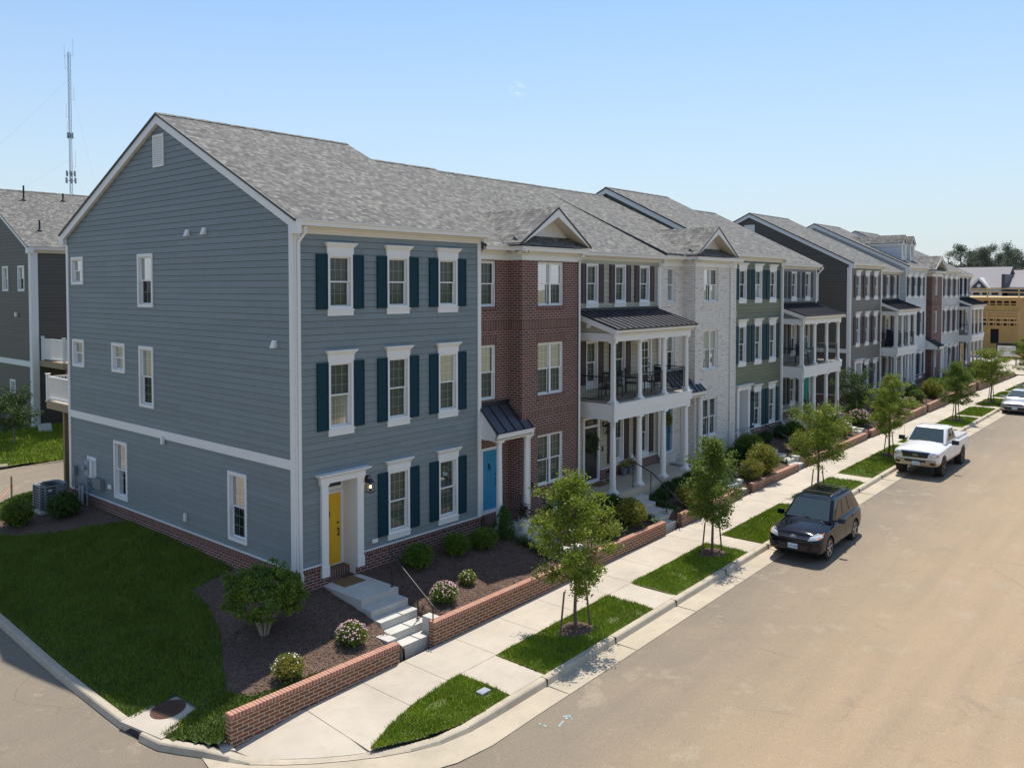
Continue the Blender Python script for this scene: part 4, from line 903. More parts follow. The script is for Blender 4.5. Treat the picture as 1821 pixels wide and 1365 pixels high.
for k,xd in enumerate((55.75,57.95)):
    a,b=xd-.55,xd+.55; yf=.85
    m=MB(front(yf)); panel(m,a,b,10.1,11.62,[hole(a+.2,b-.2,10.4,11.5)],True); m.quad((a,.0,11.62),(b,.0,11.62),(xd,.0,12.1))
    m.v+=[];mm=MB(side(a)); panel(mm,yf,4.6,10.1,11.6,(),True); bb=len(m.v); m.v+=mm.v; m.f+=[tuple(bb+i for i in f) for f in mm.f]; m.m+=mm.m
    mm=MB(side(b)); panel(mm,yf,4.6,10.1,11.6,(),True); bb=len(m.v); m.v+=[(2*b-v[0],v[1],v[2]) for v in mm.v]; m.f+=[tuple(bb+i for i in f) for f in mm.f]; m.m+=mm.m
    dw=m.build('roof_dormer',M['white_siding'],h9,fix=False)
    m=MB(); m.hexa([(xd,yf-.15,12.14),(a-.15,yf-.15,11.5),(a-.15,4.4,11.5),(xd,5.2,12.14)],[(xd,yf-.15,12.17),(a-.15,yf-.15,11.53),(a-.15,4.4,11.53),(xd,5.2,12.17)]); m.hexa([(xd,yf-.15,12.14),(b+.15,yf-.15,11.5),(b+.15,4.4,11.5),(xd,5.2,12.14)],[(xd,yf-.15,12.17),(b+.15,yf-.15,11.53),(b+.15,4.4,11.53),(xd,5.2,12.17)]); m.build('dormer_roof',M['shingle_dormer'],dw)
    m=MB(); m.box(a-.1,yf-.06,11.33,a-.02,4.5,11.5); m.box(a-.02,yf-.06,10.15,a+.16,yf-.01,11.5); m.box(b-.16,yf-.06,10.15,b+.02,yf-.01,11.5); m.hexa([(a-.12,yf-.12,11.33),(a-.12,yf-.08,11.33),(xd,yf-.08,11.95),(xd,yf-.12,11.95)],[(a-.12,yf-.12,11.5),(a-.12,yf-.08,11.5),(xd,yf-.08,12.13),(xd,yf-.12,12.13)]); m.hexa([(b+.12,yf-.12,11.33),(b+.12,yf-.08,11.33),(xd,yf-.08,11.95),(xd,yf-.12,11.95)],[(b+.12,yf-.12,11.5),(b+.12,yf-.08,11.5),(xd,yf-.08,12.13),(xd,yf-.12,12.13)]); m.build('dormer_trim',M['trim'],dw)
    window(dw if 0 else h9,front(yf),a+.2,b-.2,10.4,11.5,2,(2,2),inside='room')
h10=bay_house('far_red_brick_townhouse','narrow red brick townhouse with steel-blue canopy between white and light grey houses',59.4,60.3,63.3,.5,-.1,9.46,12.8,7.05,14.3,'red_brick','red_soldier',(59.5,60.1),(61.2,62.1),'black_door',
  dorm=(59.9,63.3,61.7,10.65,2.6),canopy=(59.45,60.9,-.9),colx=(60.7,),doorx=(59.5,60.15),stoop=.6,w1z=(1.6,3.3))
h11=flat_house('light_grey_townhouse','pale grey lap-sided townhouse with plum shutters beyond the far brick house',63.4,69.25,-.05,1.3,9.62,13.1,7.02,14.3,'light_siding','purple_shutter','grey_door',(64.6,66.4,68.2),zg=9.5,dz=(.2,.12,-.1))
h12=porch_house('far_corner_townhouse','slate grey townhouse with white two-storey porch at the far end of the row',69.3,74.8,.3,1.3,9.30,12.6,7.05,14.3,'slate_siding','navy_shutter',(70.4,72.1,73.8),(('w',70.4),('w',72.1),('d',73.8)),(('w',70.4),('d',72.1),('w',73.8)),69.4,74.4,-1.0,.8,'yellow_door',wl=.38)
m=MB(side(74.8)); panel(m,.3,14.3,-.3,9.2,(),True); m.v=[(2*74.8-v[0],v[1],v[2]) for v in m.v]; m.build('end_wall',M['slate_siding'],h12,fix=False)
# ================================================================== the dark brown house across the rear alley
hb=thing('dark_brown_house',(4.3,30,0),'dark brown lap-sided house with white corner boards across the rear alley','house')
BX,BY=4.3,30.0; ez=10.25
m=MB(side(BX)); cl=lambda z:BY+max(0,(z-(ez-.1))/.5)*1.0; cr=lambda z:BY+14-max(0,(z-(ez-.1))/.5)
wb=[(31.0,31.95,7.9,9.3),(33.4,34.3,7.9,9.3),(32.6,33.4,1.5,3.0)]
panel(m,BY,BY+14,.75,13.9,[hole(*q) for q in wb],True,cl=cl,cr=cr); m.build('gable_wall',M['brown_siding'],hb,fix=False)
for q in wb: window(hb,side(BX),*q,3,(2,2),c=.1,inside='room')
m=MB(front(BY)); panel(m,BX,BX+22,.75,ez-.1,[],True); m.build('siding_wall',M['brown_siding'],hb,fix=False)
m=MB(side(BX)); panel(m,BY-.03,BY+14,-.6,.75,(),False,base=.03); m.T=front(BY); panel(m,BX-.03,BX+22,-.6,.75,(),False,base=.03); m.build('brick_base',M['red_brick'],hb,fix=False)
roof(hb,BX-.3,BX+22,BY-.3,ez,BY+7,ez+3.65,BY+14.3,ez,vents=((5.9,BY+5.6,.9),(8.2,BY+5.9,.5),(5.3,BY+1.6,.6)))
rake(hb,BX,BY-.3,ez,BY+7,ez+3.65,BY+14.3,ez,bw=.22,ov=.28)
eave(hb,front(BY),BX-.2,BX+22,ez,ez-.3)
m=MB(side(BX)); m.box(BY,-.01,.4,BY+.35,.05,ez-.3); m.box(BY+.35,-.01,3.85,BY+14,.045,4.15); m.build('gable_trim',M['trim'],hb)
m=MB(front(BY)); m.box(BX-.05,-.01,.4,BX+.28,.05,ez-.3); m.build('corner_board',M['trim'],hb)
m=MB(front(BY)); m.box(BX+1.8,.02,1.6,BX+2.3,.06,1.85); m.build('outlet_cover',M['soffit'],hb)
m=MB(side(BX)); m.box(32.1,.02,6.5,32.3,.12,6.75); m.build('dryer_vent',M['trim'],hb)
t=thing('neighbour_rear_deck',(6,28,0),'raised deck with white balustrade on the dark brown house','deck')
m=MB(); m.box(BX+.3,26.9,3.9,BX+12,29.95,4.2); m.build('deck_frame',M['deck_wood'],t)
white_rail(t,[(BX+.4,29.8),(BX+.4,27.0),(BX+11.9,27.0)],4.22,5.4)
m=MB(); m.box(BX+.55,27.0,-.2,BX+.78,27.22,3.9); m.box(BX+6,27.0,-.2,BX+6.2,27.22,3.9); m.build('deck_post',M['post_wood'],t)
# ------------------------------------------------------------------ ground, street, walks
def pip(x,y,P):
    c=False;n=len(P)
    for i in range(n):
        x1,y1=P[i];x2,y2=P[(i+1)%n]
        if (y1>y)!=(y2>y) and x<(x2-x1)*(y-y1)/(y2-y1)+x1: c=not c
    return c
def sheet(name,xs,ys,zf,mat,test=None,kind='structure',smooth=True):
    v=[];f=[];idx={}
    for j,y in enumerate(ys):
        for i,x in enumerate(xs): v.append((x,y,zf(x,y)))
    nx=len(xs)
    for j in range(len(ys)-1):
        for i in range(nx-1):
            if test is None or test((xs[i]+xs[i+1])/2,(ys[j]+ys[j+1])/2): f.append((j*nx+i,j*nx+i+1,(j+1)*nx+i+1,(j+1)*nx+i))
    used=sorted({a for q in f for a in q}); mp={a:k for k,a in enumerate(used)}
    m=MB(); m.v=[v[a] for a in used]; m.f=[tuple(mp[a] for a in q) for q in f]; m.m=[0]*len(f)
    o=m.build(name,mat,fix=False); o.data.shade_smooth(); tag(o,kind=kind); return o
def fr(a,b,s): n=max(1,round((b-a)/s)); return [a+(b-a)*i/n for i in range(n+1)]
far=[-2500,-900,-300,-120]; 
gx=far+fr(-60,120,6)+[160,300,700,2500]; gy=[-2500,-900,-300,-100,-60]+fr(-30,60,5)+[90,150,300,900,2500]
sheet('ground',gx,gy,lambda x,y:T(x)-.15+(sidey(y) if x<60 else 0)-.35,M['earth'])
sheet('street',fr(-60,100,1.0),fr(-26,30,1.0),road,M['asphalt'])
KP=[(100,-6.5,1),(60,-6.5,1),(40,-6.5,1),(20,-6.5,1),(10,-6.5,1),(4,-6.5,1),(2,-6.5,1),(1,-6.5,1),(.4,-6.5,.95),(-.4,-6.47,.75),(-1.06,-6.33,.5),(-1.57,-6.07,.28),(-2.05,-5.76,.08),(-2.5,-5.4,0),(-3.0,-4.95,0),(-3.4,-4.52,0),(-3.8,-4.02,.1),(-4.0,-3.65,.6),(-4.25,-3.1,.9),(-4.5,-2.6,1),(-4.68,-2.2,1),(-4.76,-1.6,1),(-4.78,-.9,1),(-4.78,.5,1),(-4.78,2.6,1),(-4.76,5,1),(-4.74,7.6,1),(-4.6,10,1),(-4.2,12.2,1),(-3.4,14.2,1),(-2.3,15.8,1),(-1.0,16.9,1),(.8,17.5,1),(5,17.8,1),(36,17.8,1)]
kp=[]
for (a,b) in zip(KP,KP[1:]):
    L_=math.hypot(b[0]-a[0],b[1]-a[1]); n=max(1,int(L_/.9))
    for i in range(n): t=i/n; kp.append(tuple(a[k]+(b[k]-a[k])*t for k in range(3)))
kp.append(KP[-1])
def knorm(i):
    a=kp[max(0,i-1)];b=kp[min(len(kp)-1,i+1)];d=Vector((b[0]-a[0],b[1]-a[1],0)).normalized(); return Vector((-d.y,d.x,0))  # road side
m=MB();mp_=MB();prev=None;arc=0;pts=[]
for i,(x,y,h) in enumerate(kp):
    n=knorm(i); zr=road(x,y) if y>-3 else T(x)-.15
    pw=.62 if y<-3.9 else (.62*max(0,(-3.3-y)/.6) if y<-3.3 else .0)
    ramp_=1-h if y<-3.5 and x<1 else 0
    top=zr+.012+.145*h
    q=[(0,top),(.10,top),(.14,top-.008),(.165,top-.03*h-.004),(.20,zr+.004+.01*(h<.5))]
    pts.append(([Vector((x,y,0))+n*o+Vector((0,0,z)) for o,z in q],[Vector((x,y,0))+n*.20+Vector((0,0,zr+.004)),Vector((x,y,0))+n*(.20+pw+.25*ramp_)+Vector((0,0,zr+.012))],pw>0))
def strip(mb,a,b):
    for k in range(len(a)-1):
        mb.quad(tuple(a[k]),tuple(a[k+1]),tuple(b[k+1]),tuple(b[k]))
acc=0
for i in range(len(pts)-1):
    A,B=pts[i],pts[i+1]
    if -2.2<kp[i][1]<-.95 and kp[i][0]<-4: continue   # storm inlet throat
    strip(m,A[0],B[0]); m.quad(tuple(A[0][0]),tuple(B[0][0]),tuple(B[0][0]-Vector((0,0,.3))),tuple(A[0][0]-Vector((0,0,.3))))
    if A[2]: strip(mp_,A[1],B[1])
k=m.build('kerb',M['kerb'],fix=False); k.data.shade_smooth(); k.data.set_sharp_from_angle(angle=rad(50)); tag(k,kind='structure')
k=mp_.build('gutter_pan',M['pan'],fix=False); tag(k,kind='structure')
# contraction joints across kerb and pan
m=MB()
for x in [-.75,2.1,4.9,7.95,11,14.1,17.1,20.2,23.2,26.2,29.3,32.3,35.4,38.4,41.5,44.5,47.6,50.6,53.6,56.7]:
    if x<0: continue
    z=T(x)
    m.box(x-.006,-7.31,z-.145,x+.006,-6.7,z-.132); m.box(x-.007,-6.705,z-.14,x+.007,-6.495,z+.012)
o=m.build('kerb_joint',M['joint']); tag(o,kind='structure')
# sidewalk slabs
def slab(mb,P,zf,th=.12,g=.006):
    cx=sum(p[0] for p in P)/len(P);cy=sum(p[1] for p in P)/len(P)
    Q=[(p[0]-g*(1 if p[0]>cx else -1),p[1]-g*(1 if p[1]>cy else -1)) for p in P]
    mb.hexa([(p[0],p[1],zf(*p)-th) for p in Q],[(p[0],p[1],zf(*p)) for p in Q])
def zw(x,y): return T(x)+.0
def zramp(x,y):
    # falls to the street at the corner ramp
    d=((x+3.0)*.74+(y+4.95)*.67); t=sm(max(0,min(1,d/1.4))); return (T(x)-.13)*(1-t)+T(x)*t
m=MB()
js=[-2.2,-.67,.63,2.3,3.97,5.6,7.15,8.35,9.9,11.5,12.95,14.1]; 
while js[-1]<77: js.append(js[-1]+1.6)
for a,b in zip(js,js[1:]):
    slab(m,[(a,-3.44),(b,-3.44),(b,-4.95),(a,-4.95)] if a>0 else [(a,-3.44),(b,-3.44),(b,-5.0 if b>-.5 else -5.12),(a,-5.12 if a>-2 else -5.62)],lambda x,y:zramp(x,y) if x<0 else zw(x,y))
VER=[(2.25,7.07),(8.3,12.95),(14.07,19.1),(20.2,24.5),(25.5,33.6),(34.6,40.6),(41.8,46.0),(46.8,51.0),(52.2,56.4),(57.6,61.2),(62.3,66),(67,70.5)]
ends=[1.03]+[v for ab in VER for v in ab]+[72]
for a,b in zip(ends[::2],ends[1::2]): slab(m,[(a,-4.95),(b,-4.95),(b,-6.49),(a,-6.49)],zw)
o=m.build('sidewalk',M['walk']); tag(o,kind='structure')
m=MB(); cor=[(-3.92,-3.44),(-2.21,-3.44),(-2.21,-5.0),(-2.25,-5.6),(-2.5,-5.42),(-3.0,-4.97),(-3.4,-4.54),(-3.8,-4.04)]
m.hexa([(x,y,zramp(x,y)-.12) for x,y in cor],[(x,y,zramp(x,y)) for x,y in cor]); m.hexa([(-4.14,-3.38,T(-4)-.2),(-3.96,-3.66,T(-4)-.2),(-3.9,-3.2,T(-4)-.2),(-4.05,-3.1,T(-4)-.2)],[(-4.14,-3.38,T(-4)-.01),(-3.96,-3.66,T(-4)-.03),(-3.9,-3.2,T(-4)-.005),(-4.05,-3.1,T(-4)-.005)])
o=m.build('corner_sidewalk',M['walk']); tag(o,kind='structure')
sheet('walk_bed',fr(.5,77,1.5),[-6.48,-3.4],lambda x,y:T(x)-.03,M['joint'])
sheet('walk_bed',fr(-2.1,.5,.4),[-4.9,-3.5],lambda x,y:zramp(x,y)-.05,M['joint'])
# verge grass
P1=[(-2.25,-5.66),(-1.4,-5.3),(-.39,-5.08),(.53,-4.98),(1.02,-4.96),(1.02,-6.49),(.2,-6.49),(-.5,-6.45),(-1.06,-6.31),(-1.57,-6.05)]
def verge(x,y):
    if -6.49<y<-4.96:
        for a,b in VER:
            if a<x<b: return True
    return pip(x,y,P1)
zv=lambda x,y:T(x)-.012+(.03*sm(min(y+6.5,-4.95-y)/.3) if x>1 else (-.03 if x<-1.2 else 0))+ease_noise(x,y,2,.015)
sheet('verge_soil',fr(-2.4,1.1,.035),fr(-6.5,-4.95,.035),lambda x,y:zv(x,y),M['soil'],lambda x,y:pip(x,y,P1))
sheet('verge_soil',fr(1.2,72,.15),fr(-6.5,-4.95,.15),lambda x,y:zv(x,y),M['soil'],verge)
TREES=[(4.6,-5.65),(12.1,-5.65),(21.3,-5.65),(30.7,-5.65),(44.2,-5.6),(54.2,-5.6),(68.3,-5.5)]
MULCH1=[(-1.35,3.0),(-1.5,1.8),(-2.05,.22),(-2.7,-1.0),(-3.15,-1.95),(-3.0,-2.55),(-2.5,-2.85),(-1.6,-3.0),(-1.2,-3.26),(76,-3.26),(76,.4),(0,.4),(0,3.0)]
MULCH2=[(-.05,9.6),(-.9,10.3),(-1.9,11.0),(-2.7,12.0),(-3.1,13.2),(-2.4,14.4),(-1.6,15.2),(-.05,15.0)]
LAWN=[(p[0],p[1]) for p in KP if p[0]<6 and (p[1]>-3.2)]
LAWNP=[(-3.88,-3.42),(-4.05,-3.55),(-4.25,-3.1)]+[(p[0]+.02,p[1]) for p in KP[19:34]]+[(5,14.3),(0,14.3),(0,-3.26)]
INL=[(-4.97,-.85),(-3.66,-.75),(-3.58,-1.95),(-4.75,-2.2)]
INS=[(-5,-.98),(-3.8,-.88),(-3.74,-1.85),(-4.85,-2.08)]
MULCHG=[(36.75,-3.2),(42.15,-3.2),(42.15,14),(36.75,14)]
STEPX=[(.84,2.0,-1.6),(7.58,8.62,-1.5),(12.98,14.06,-1.6),(19.03,19.97,-1.3),(24.9,26.05,-1.5),(34.42,35.08,-1.3),(46.12,46.58,-1.3),(60.02,60.88,-1.3)]
def bed(x,y):
    if x<0:
        j=.05*noise.noise(Vector((x*4,y*4,1)))
        return pip(x+j,y+j,MULCH1) or pip(x+j,y+j,MULCH2)
    if 36.7<x<42.2: return -3.26<y<14
    return -3.26<y<.58
def lawn(x,y):
    if not pip(x,y,LAWNP) : return False
    if -3.9<x<0 and y<-3.22: return False
    return not pip(x,y,INS)
SPROF=[(.80,2.05,-1.66,.10,-.62),(7.58,8.62,-1.55,.27,-.55),(12.98,14.06,-2.05,.36,-.40),(19.03,19.97,-1.3,.52,-.25),(24.9,26.05,-1.5,.46,-.15),(34.42,35.08,-1.8,.85,0)]
def zy(x,y):
    z=yard(x,y)+ease_noise(x,y,1.1,.03)
    for a,b,ys,zt,ze in SPROF:
        d=max(a-x,x-b)
        if d<.35 and y<ys+.2:
            lim=interp(y,[-3.2,ys],[ze-.10,zt-.30])
            z=min(z,lim+max(0,d)*1.2-(.8 if d<-.03 else 0))
    return z
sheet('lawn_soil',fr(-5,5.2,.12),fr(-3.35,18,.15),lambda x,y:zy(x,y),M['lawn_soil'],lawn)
sheet('mulch_bed',fr(-3.3,16,.07)+fr(16.2,76,.3),fr(-3.26,.6,.07)+fr(.65,16,.25),lambda x,y:zy(x,y)+.018+noise.noise(Vector((x*7,y*7,3)))*.02,M['mulch'],bed)
m=MB()
for (x,y) in TREES:
    vs=[(x,y,zv(x,y)+.10)];n=22
    for r,z in ((.25,.07),(.42,.02)):
        for i in range(n):
            a=6.283*i/n; rr=r*(1+.12*math.sin(3*a+x)); vs.append((x+rr*1.3*math.cos(a),y+rr*math.sin(a),zv(x,y)+z))
    m.add(vs,[(0,1+i,1+(i+1)%n) for i in range(n)]+[(1+i,1+n+i,1+n+(i+1)%n,1+(i+1)%n) for i in range(n)])
o=m.build('tree_ring_mulch',M['mulch'],fix=False); tag(o,kind='structure')
def blades(name,region,test,zf,dens,h,w,mat,lean=.35,seed=1,skip=()):
    r=random.Random(seed); x0,x1,y0,y1=region; v=[];f=[]
    dmax=dens(x0) if callable(dens) else dens
    n=int((x1-x0)*(y1-y0)*dmax)
    for _ in range(n):
        x=r.uniform(x0,x1);y=r.uniform(y0,y1)
        if callable(dens) and r.random()>dens(x)/dmax: continue
        if not test(x,y): continue
        if seed==3 and noise.noise(Vector((x*1.9,y*1.9,seed+4.)))>.42 and r.random()<.7: continue
        if any((x-a)**2/1.7+(y-b)**2<c*c for a,b,c in skip): continue
        cl=.6+.8*(noise.noise(Vector((x*1.7,y*1.7,seed)))*.5+.5)
        hh=h*cl*r.uniform(.6,1.3); a=r.uniform(0,6.283); ww=w*(1+min(1.2,max(0,x-8)*.04)); z=zf(x,y)-.005
        dx,dy=math.cos(a)*ww,math.sin(a)*ww; lx=r.gauss(0,lean)*hh;ly=r.gauss(0,lean)*hh
        b=len(v); v+=[(x-dx,y-dy,z),(x+dx,y+dy,z),(x+lx,y+ly,z+hh)]; f.append((b,b+1,b+2))
    me=bpy.data.meshes.new(name); me.from_pydata(v,[],f); me.materials.append(mat); o=bpy.data.objects.new(name,me); COL.objects.link(o); tag(o,kind='stuff'); ORG[o.name]=Vector(); return o
trs=[(a,b,.40) for a,b in TREES]
o=blades('verge_grass',(-2.3,71,-6.5,-4.93),verge,zv,lambda x:max(750,3600-120*max(0,x-1)),.075,.009,M['grass'],seed=3,skip=trs+[(.74,-5.96,.16),(10.4,-6.0,.14)])
tag(o,'short mown grass in the verge rectangles between pavement and kerb','grass')
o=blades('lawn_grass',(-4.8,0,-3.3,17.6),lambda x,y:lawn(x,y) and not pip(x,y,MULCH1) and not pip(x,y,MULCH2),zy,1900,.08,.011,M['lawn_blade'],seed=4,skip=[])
tag(o,'side lawn grass between the bare gable and the alley kerb','grass')
# mulch chips
r=random.Random(5); v=[];f=[]
for _ in range(16000):
    x=r.uniform(-3.2,15)
    if r.random()<(x-2)/16: continue
    y=r.uniform(-3.24,-.05)
    if not bed(x,y): continue
    z=zy(x,y)+.03+r.uniform(0,.015); a=r.uniform(0,6.283);l=r.uniform(.012,.035);w=r.uniform(.005,.011);t=r.gauss(0,.35);t2=r.gauss(0,.35)
    c,s=math.cos(a),math.sin(a);b=len(v)
    for p,q in ((-l,-w),(l,-w),(l,w),(-l,w)): v.append((x+p*c-q*s,y+p*s+q*c,z+p*t+q*t2))
    f.append((b,b+1,b+2,b+3))
me=bpy.data.meshes.new('mulch_chips');me.from_pydata(v,[],f);me.materials.append(M['chip']);o=bpy.data.objects.new('mulch_chips',me);COL.objects.link(o);tag(o,'loose bark chips scattered over the front planting beds','mulch',kind='stuff')
# rear ground beyond the alley
sheet('rear_lawn',fr(-20,26,1),fr(22.6,60,.8),lambda x,y:road(x,y)+.1+sm((y-22)/6)*.12,M['soil'],lambda x,y:y>23.6-.35*(x+2) if x<8 else y>20)
o=blades('rear_grass',(-6,9,20,30),lambda x,y:y>23.7-.35*(x+2),lambda x,y:road(x,y)+.1+sm((y-22)/6)*.12,350,.14,.02,M['grass'],seed=9); tag(o,'grass strip between the rear alley and the dark brown house','grass')
m=MB(); m.tube((-12,26.9,.2),(.6,22.7,.2),.09,n=4); o=m.build('rear_kerb',M['kerb']); tag(o,kind='structure')
sheet('cross_street',fr(77,96,2),fr(-30,30,3),lambda x,y:.02,M['pan'])
sheet('building_site_earth',fr(96,135,3),fr(-30,60,3),lambda x,y:.05+noise.noise(Vector((x*.2,y*.2,0)))*.4+.2,M['red_earth'])
# storm inlet
t=thing('storm_inlet',(-4.3,-1.4,T(-5)),'concrete storm drain inlet with round iron cover at the lawn corner','drain')
m=MB(); zi=lambda x:T(-5)-.008+(x+4.97)*.105+.02
m.hexa([(x,y,T(-5)-.2) for x,y in INL],[(x,y,zi(x)) for x,y in INL]); m.build('inlet_slab',M['walk'],t)
m=MB(lambda p:(p[0],p[1],p[2]+(p[0]+4.15)*.105)); n=28; cx,cy,zc=-4.15,-1.28,zi(-4.15)+.002
m.lathe(cx,cy,[(.36,zc-.02),(.36,zc+.006),(.31,zc+.006),(.30,zc+.0),(.29,zc+.010)],n)
for i in range(-5,6):
    for j in range(-5,6):
        if i*i+j*j<26: m.box(cx+i*.05-.014,cy+j*.05-.009,zc+.005,cx+i*.05+.014,cy+j*.05+.009,zc+.018)
m.build('manhole_cover',M['rust'],t)
m=MB(); m.hexa([(-4.95,-.95,T(-5)-.16),(-4.87,-2.18,T(-5)-.16),(-4.7,-2.18,T(-5)-.16),(-4.75,-.95,T(-5)-.16)],[(-4.93,-.95,T(-5)-.03),(-4.85,-2.18,T(-5)-.03),(-4.7,-2.18,T(-5)-.03),(-4.75,-.95,T(-5)-.03)]); m.build('inlet_throat',M['dark_open'],t)
for (x,y,lb) in ((.74,-5.96,'pale utility box lid in the corner verge'),(10.4,-6.0,'small green valve lid in the second verge from the corner')):
    m=MB(); m.box(x-.14,y-.10,T(x)-.02,x+.14,y+.10,T(x)+.045); m.box(x-.11,y-.07,T(x)+.045,x+.11,y+.07,T(x)+.05); o=m.build('utility_lid',M['galv'] if x<2 else M['shrub_leaf']); tag(o,lb,'utility lid')
# survey paint on the asphalt
def paint(P,w=.05):
    m=MB()
    for (a,b) in P:
        a=Vector((*a,0));b=Vector((*b,0));q=(b-a).normalized();q=Vector((-q.y,q.x,0))*w/2; n=6
        for i in range(n):
            if R.random()<.15: continue
            p=a.lerp(b,i/n);s=a.lerp(b,(i+.85)/n); j=Vector((R.uniform(-.01,.01),R.uniform(-.01,.01),0))
            m.quad(*[(k.x,k.y,road(k.x,k.y)+.006) for k in (p-q+j,p+q+j,s+q,s-q)])
    return m
o=paint([((.74,-7.55),(.76,-7.84)),((.91,-7.93),(1.4,-7.84)),((1.4,-7.84),(1.26,-7.78)),((1.4,-7.84),(1.3,-7.98))]).build('survey_paint',M['chalk'],fix=False); tag(o,kind='structure')
# ------------------------------------------------------------------ garden walls
WL=['short brick garden wall at the street corner, left of the yellow-door steps','brick garden wall between the yellow-door steps and the sky-blue-door steps','brick garden wall in front of the beds left of the beige porch steps','brick garden wall between the beige porch steps and the white brick house steps','brick garden wall between the white brick house steps and the olive green house steps','long brick garden wall in front of the cool grey porch','long brick garden wall in front of the side passage and taupe house','brick garden wall in front of the olive drab porch and white house','brick garden wall before the far brick and pale grey houses','last stretch of brick garden wall at the end of the row']
for (a,b,za,zb),lb in zip(WSEG,WL):
    t=thing('brick_garden_wall',(a,-3.35,T(a)),lb,'garden wall','brick garden walls along the pavement')
    m=MB(); m.hexa([(a,-3.44,T(a)-.35),(b,-3.44,T(b)-.35),(b,-3.25,T(b)-.35),(a,-3.25,T(a)-.35)],[(a,-3.44,za-.10),(b,-3.44,zb-.10),(b,-3.25,zb-.10),(a,-3.25,za-.10)]); m.build('brickwork',M['wall_brick'],t)
    m=MB(); m.hexa([(a-.004,-3.448,za-.0995),(b+.004,-3.448,zb-.0995),(b+.004,-3.242,zb-.0995),(a-.004,-3.242,za-.0995)],[(a-.002,-3.445,za),(b+.002,-3.445,zb),(b+.002,-3.245,zb),(a-.002,-3.245,za)]); m.build('rowlock_coping',M['wall_cap'],t)
GS='concrete entry steps through the garden wall'
steps('entry_steps','grey concrete steps up to the yellow door',.80,2.05,.0,.10,-1.66,-3.17,T(1.4),5,GS,cheek=False)
for k,(a,b,y0,y1,z) in enumerate(((.36,.64,-3.2,-2.74,-.40),(1.80,2.06,-3.3,-2.85,-.28))):
    m=MB(); m.box(a,y0,T(1)-.2,b,y1,z); o=m.build('cheek_block',M['step'],bpy.data.objects['entry_steps'])
steps('entry_steps','concrete steps up to the sky-blue door and its white planter',7.58,8.62,.05,.27,-1.55,-3.1,T(8),6,GS)
steps('entry_steps','concrete steps up to the beige porch with black handrail',12.98,14.06,-1.60,.36,-2.05,-3.2,T(13.5),5,GS)
steps('entry_steps','concrete steps up to the white brick house',19.03,19.97,.05,.52,-1.3,-3.2,T(19.5),6,GS)
steps('entry_steps','concrete steps up to the olive green house',24.9,26.05,-.25,.46,-1.5,-3.2,T(25),5,GS)
steps('entry_steps','concrete steps beside the cool grey porch',34.42,35.08,-1.2,.85,-1.8,-3.25,T(35),6,GS)
steps('entry_steps','distant concrete steps up to the taupe house',46.12,46.58,.2,.9,-1.4,-3.25,T(46),6,GS,cheek=False)
steps('entry_steps','far concrete steps up to the pale grey house',60.02,60.88,.0,.8,-1.4,-3.25,T(60),5,GS,cheek=False)
# low landing in front of the far porches
tag(rezero((lambda m:(m.box(43.3,-1.2,.2,46.1,.2,.62),m)[1])(MB()).build('stone_landing',M['step']),(44.7,-.5,.2)),'pale concrete landing in front of the taupe house','landing')
HR=[('black handrail beside the yellow-door steps',[(1.97,-1.36,1.05),(1.72,-3.33,.10),(1.73,-3.45,.02)],[(1.98,-1.48,.10,1.0),(1.86,-2.62,-.44,.44),(1.72,-3.33,T(1.7),.1)]),
('black handrail beside the sky-blue-door steps',[(8.55,-1.35,1.2),(8.55,-3.35,.2),(8.55,-3.45,.1)],[(8.55,-1.45,.27,1.18),(8.55,-3.35,T(8.5),.2)]),
('long black handrail from the beige porch down to the pavement',[(13.75,-1.55,1.62),(13.95,-2.25,1.25),(13.98,-3.4,.38),(13.98,-3.5,.3)],[(13.75,-1.55,.65,1.62),(13.95,-2.2,.36,1.26),(13.97,-2.85,-.1,.8),(13.98,-3.4,T(14),.38)]),
('black handrail beside the white brick house steps',[(19.9,-1.1,1.5),(19.9,-3.35,.5),(19.9,-3.45,.42)],[(19.9,-1.15,.52,1.48),(19.9,-2.55,0,.86),(19.9,-3.35,T(20),.5)]),
('black handrail beside the olive green house steps',[(25.97,-1.3,1.45),(25.97,-3.35,.55)],[(25.97,-1.35,.46,1.43),(25.97,-2.6,.0,.88),(25.97,-3.35,T(26),.55)]),
('black handrail at the cool grey porch steps',[(35.0,-1.5,1.75),(35.0,-3.3,.7)],[(35.0,-1.6,.85,1.7),(35.0,-3.3,T(35),.7)]),
('distant black handrail in front of the olive drab porch',[(46.5,-1.2,1.8),(46.5,-3.3,.8)],[(46.5,-1.3,.9,1.75),(46.5,-3.3,T(46),.8)])]
for lb,p,q in HR: handrail(lb,p,q)
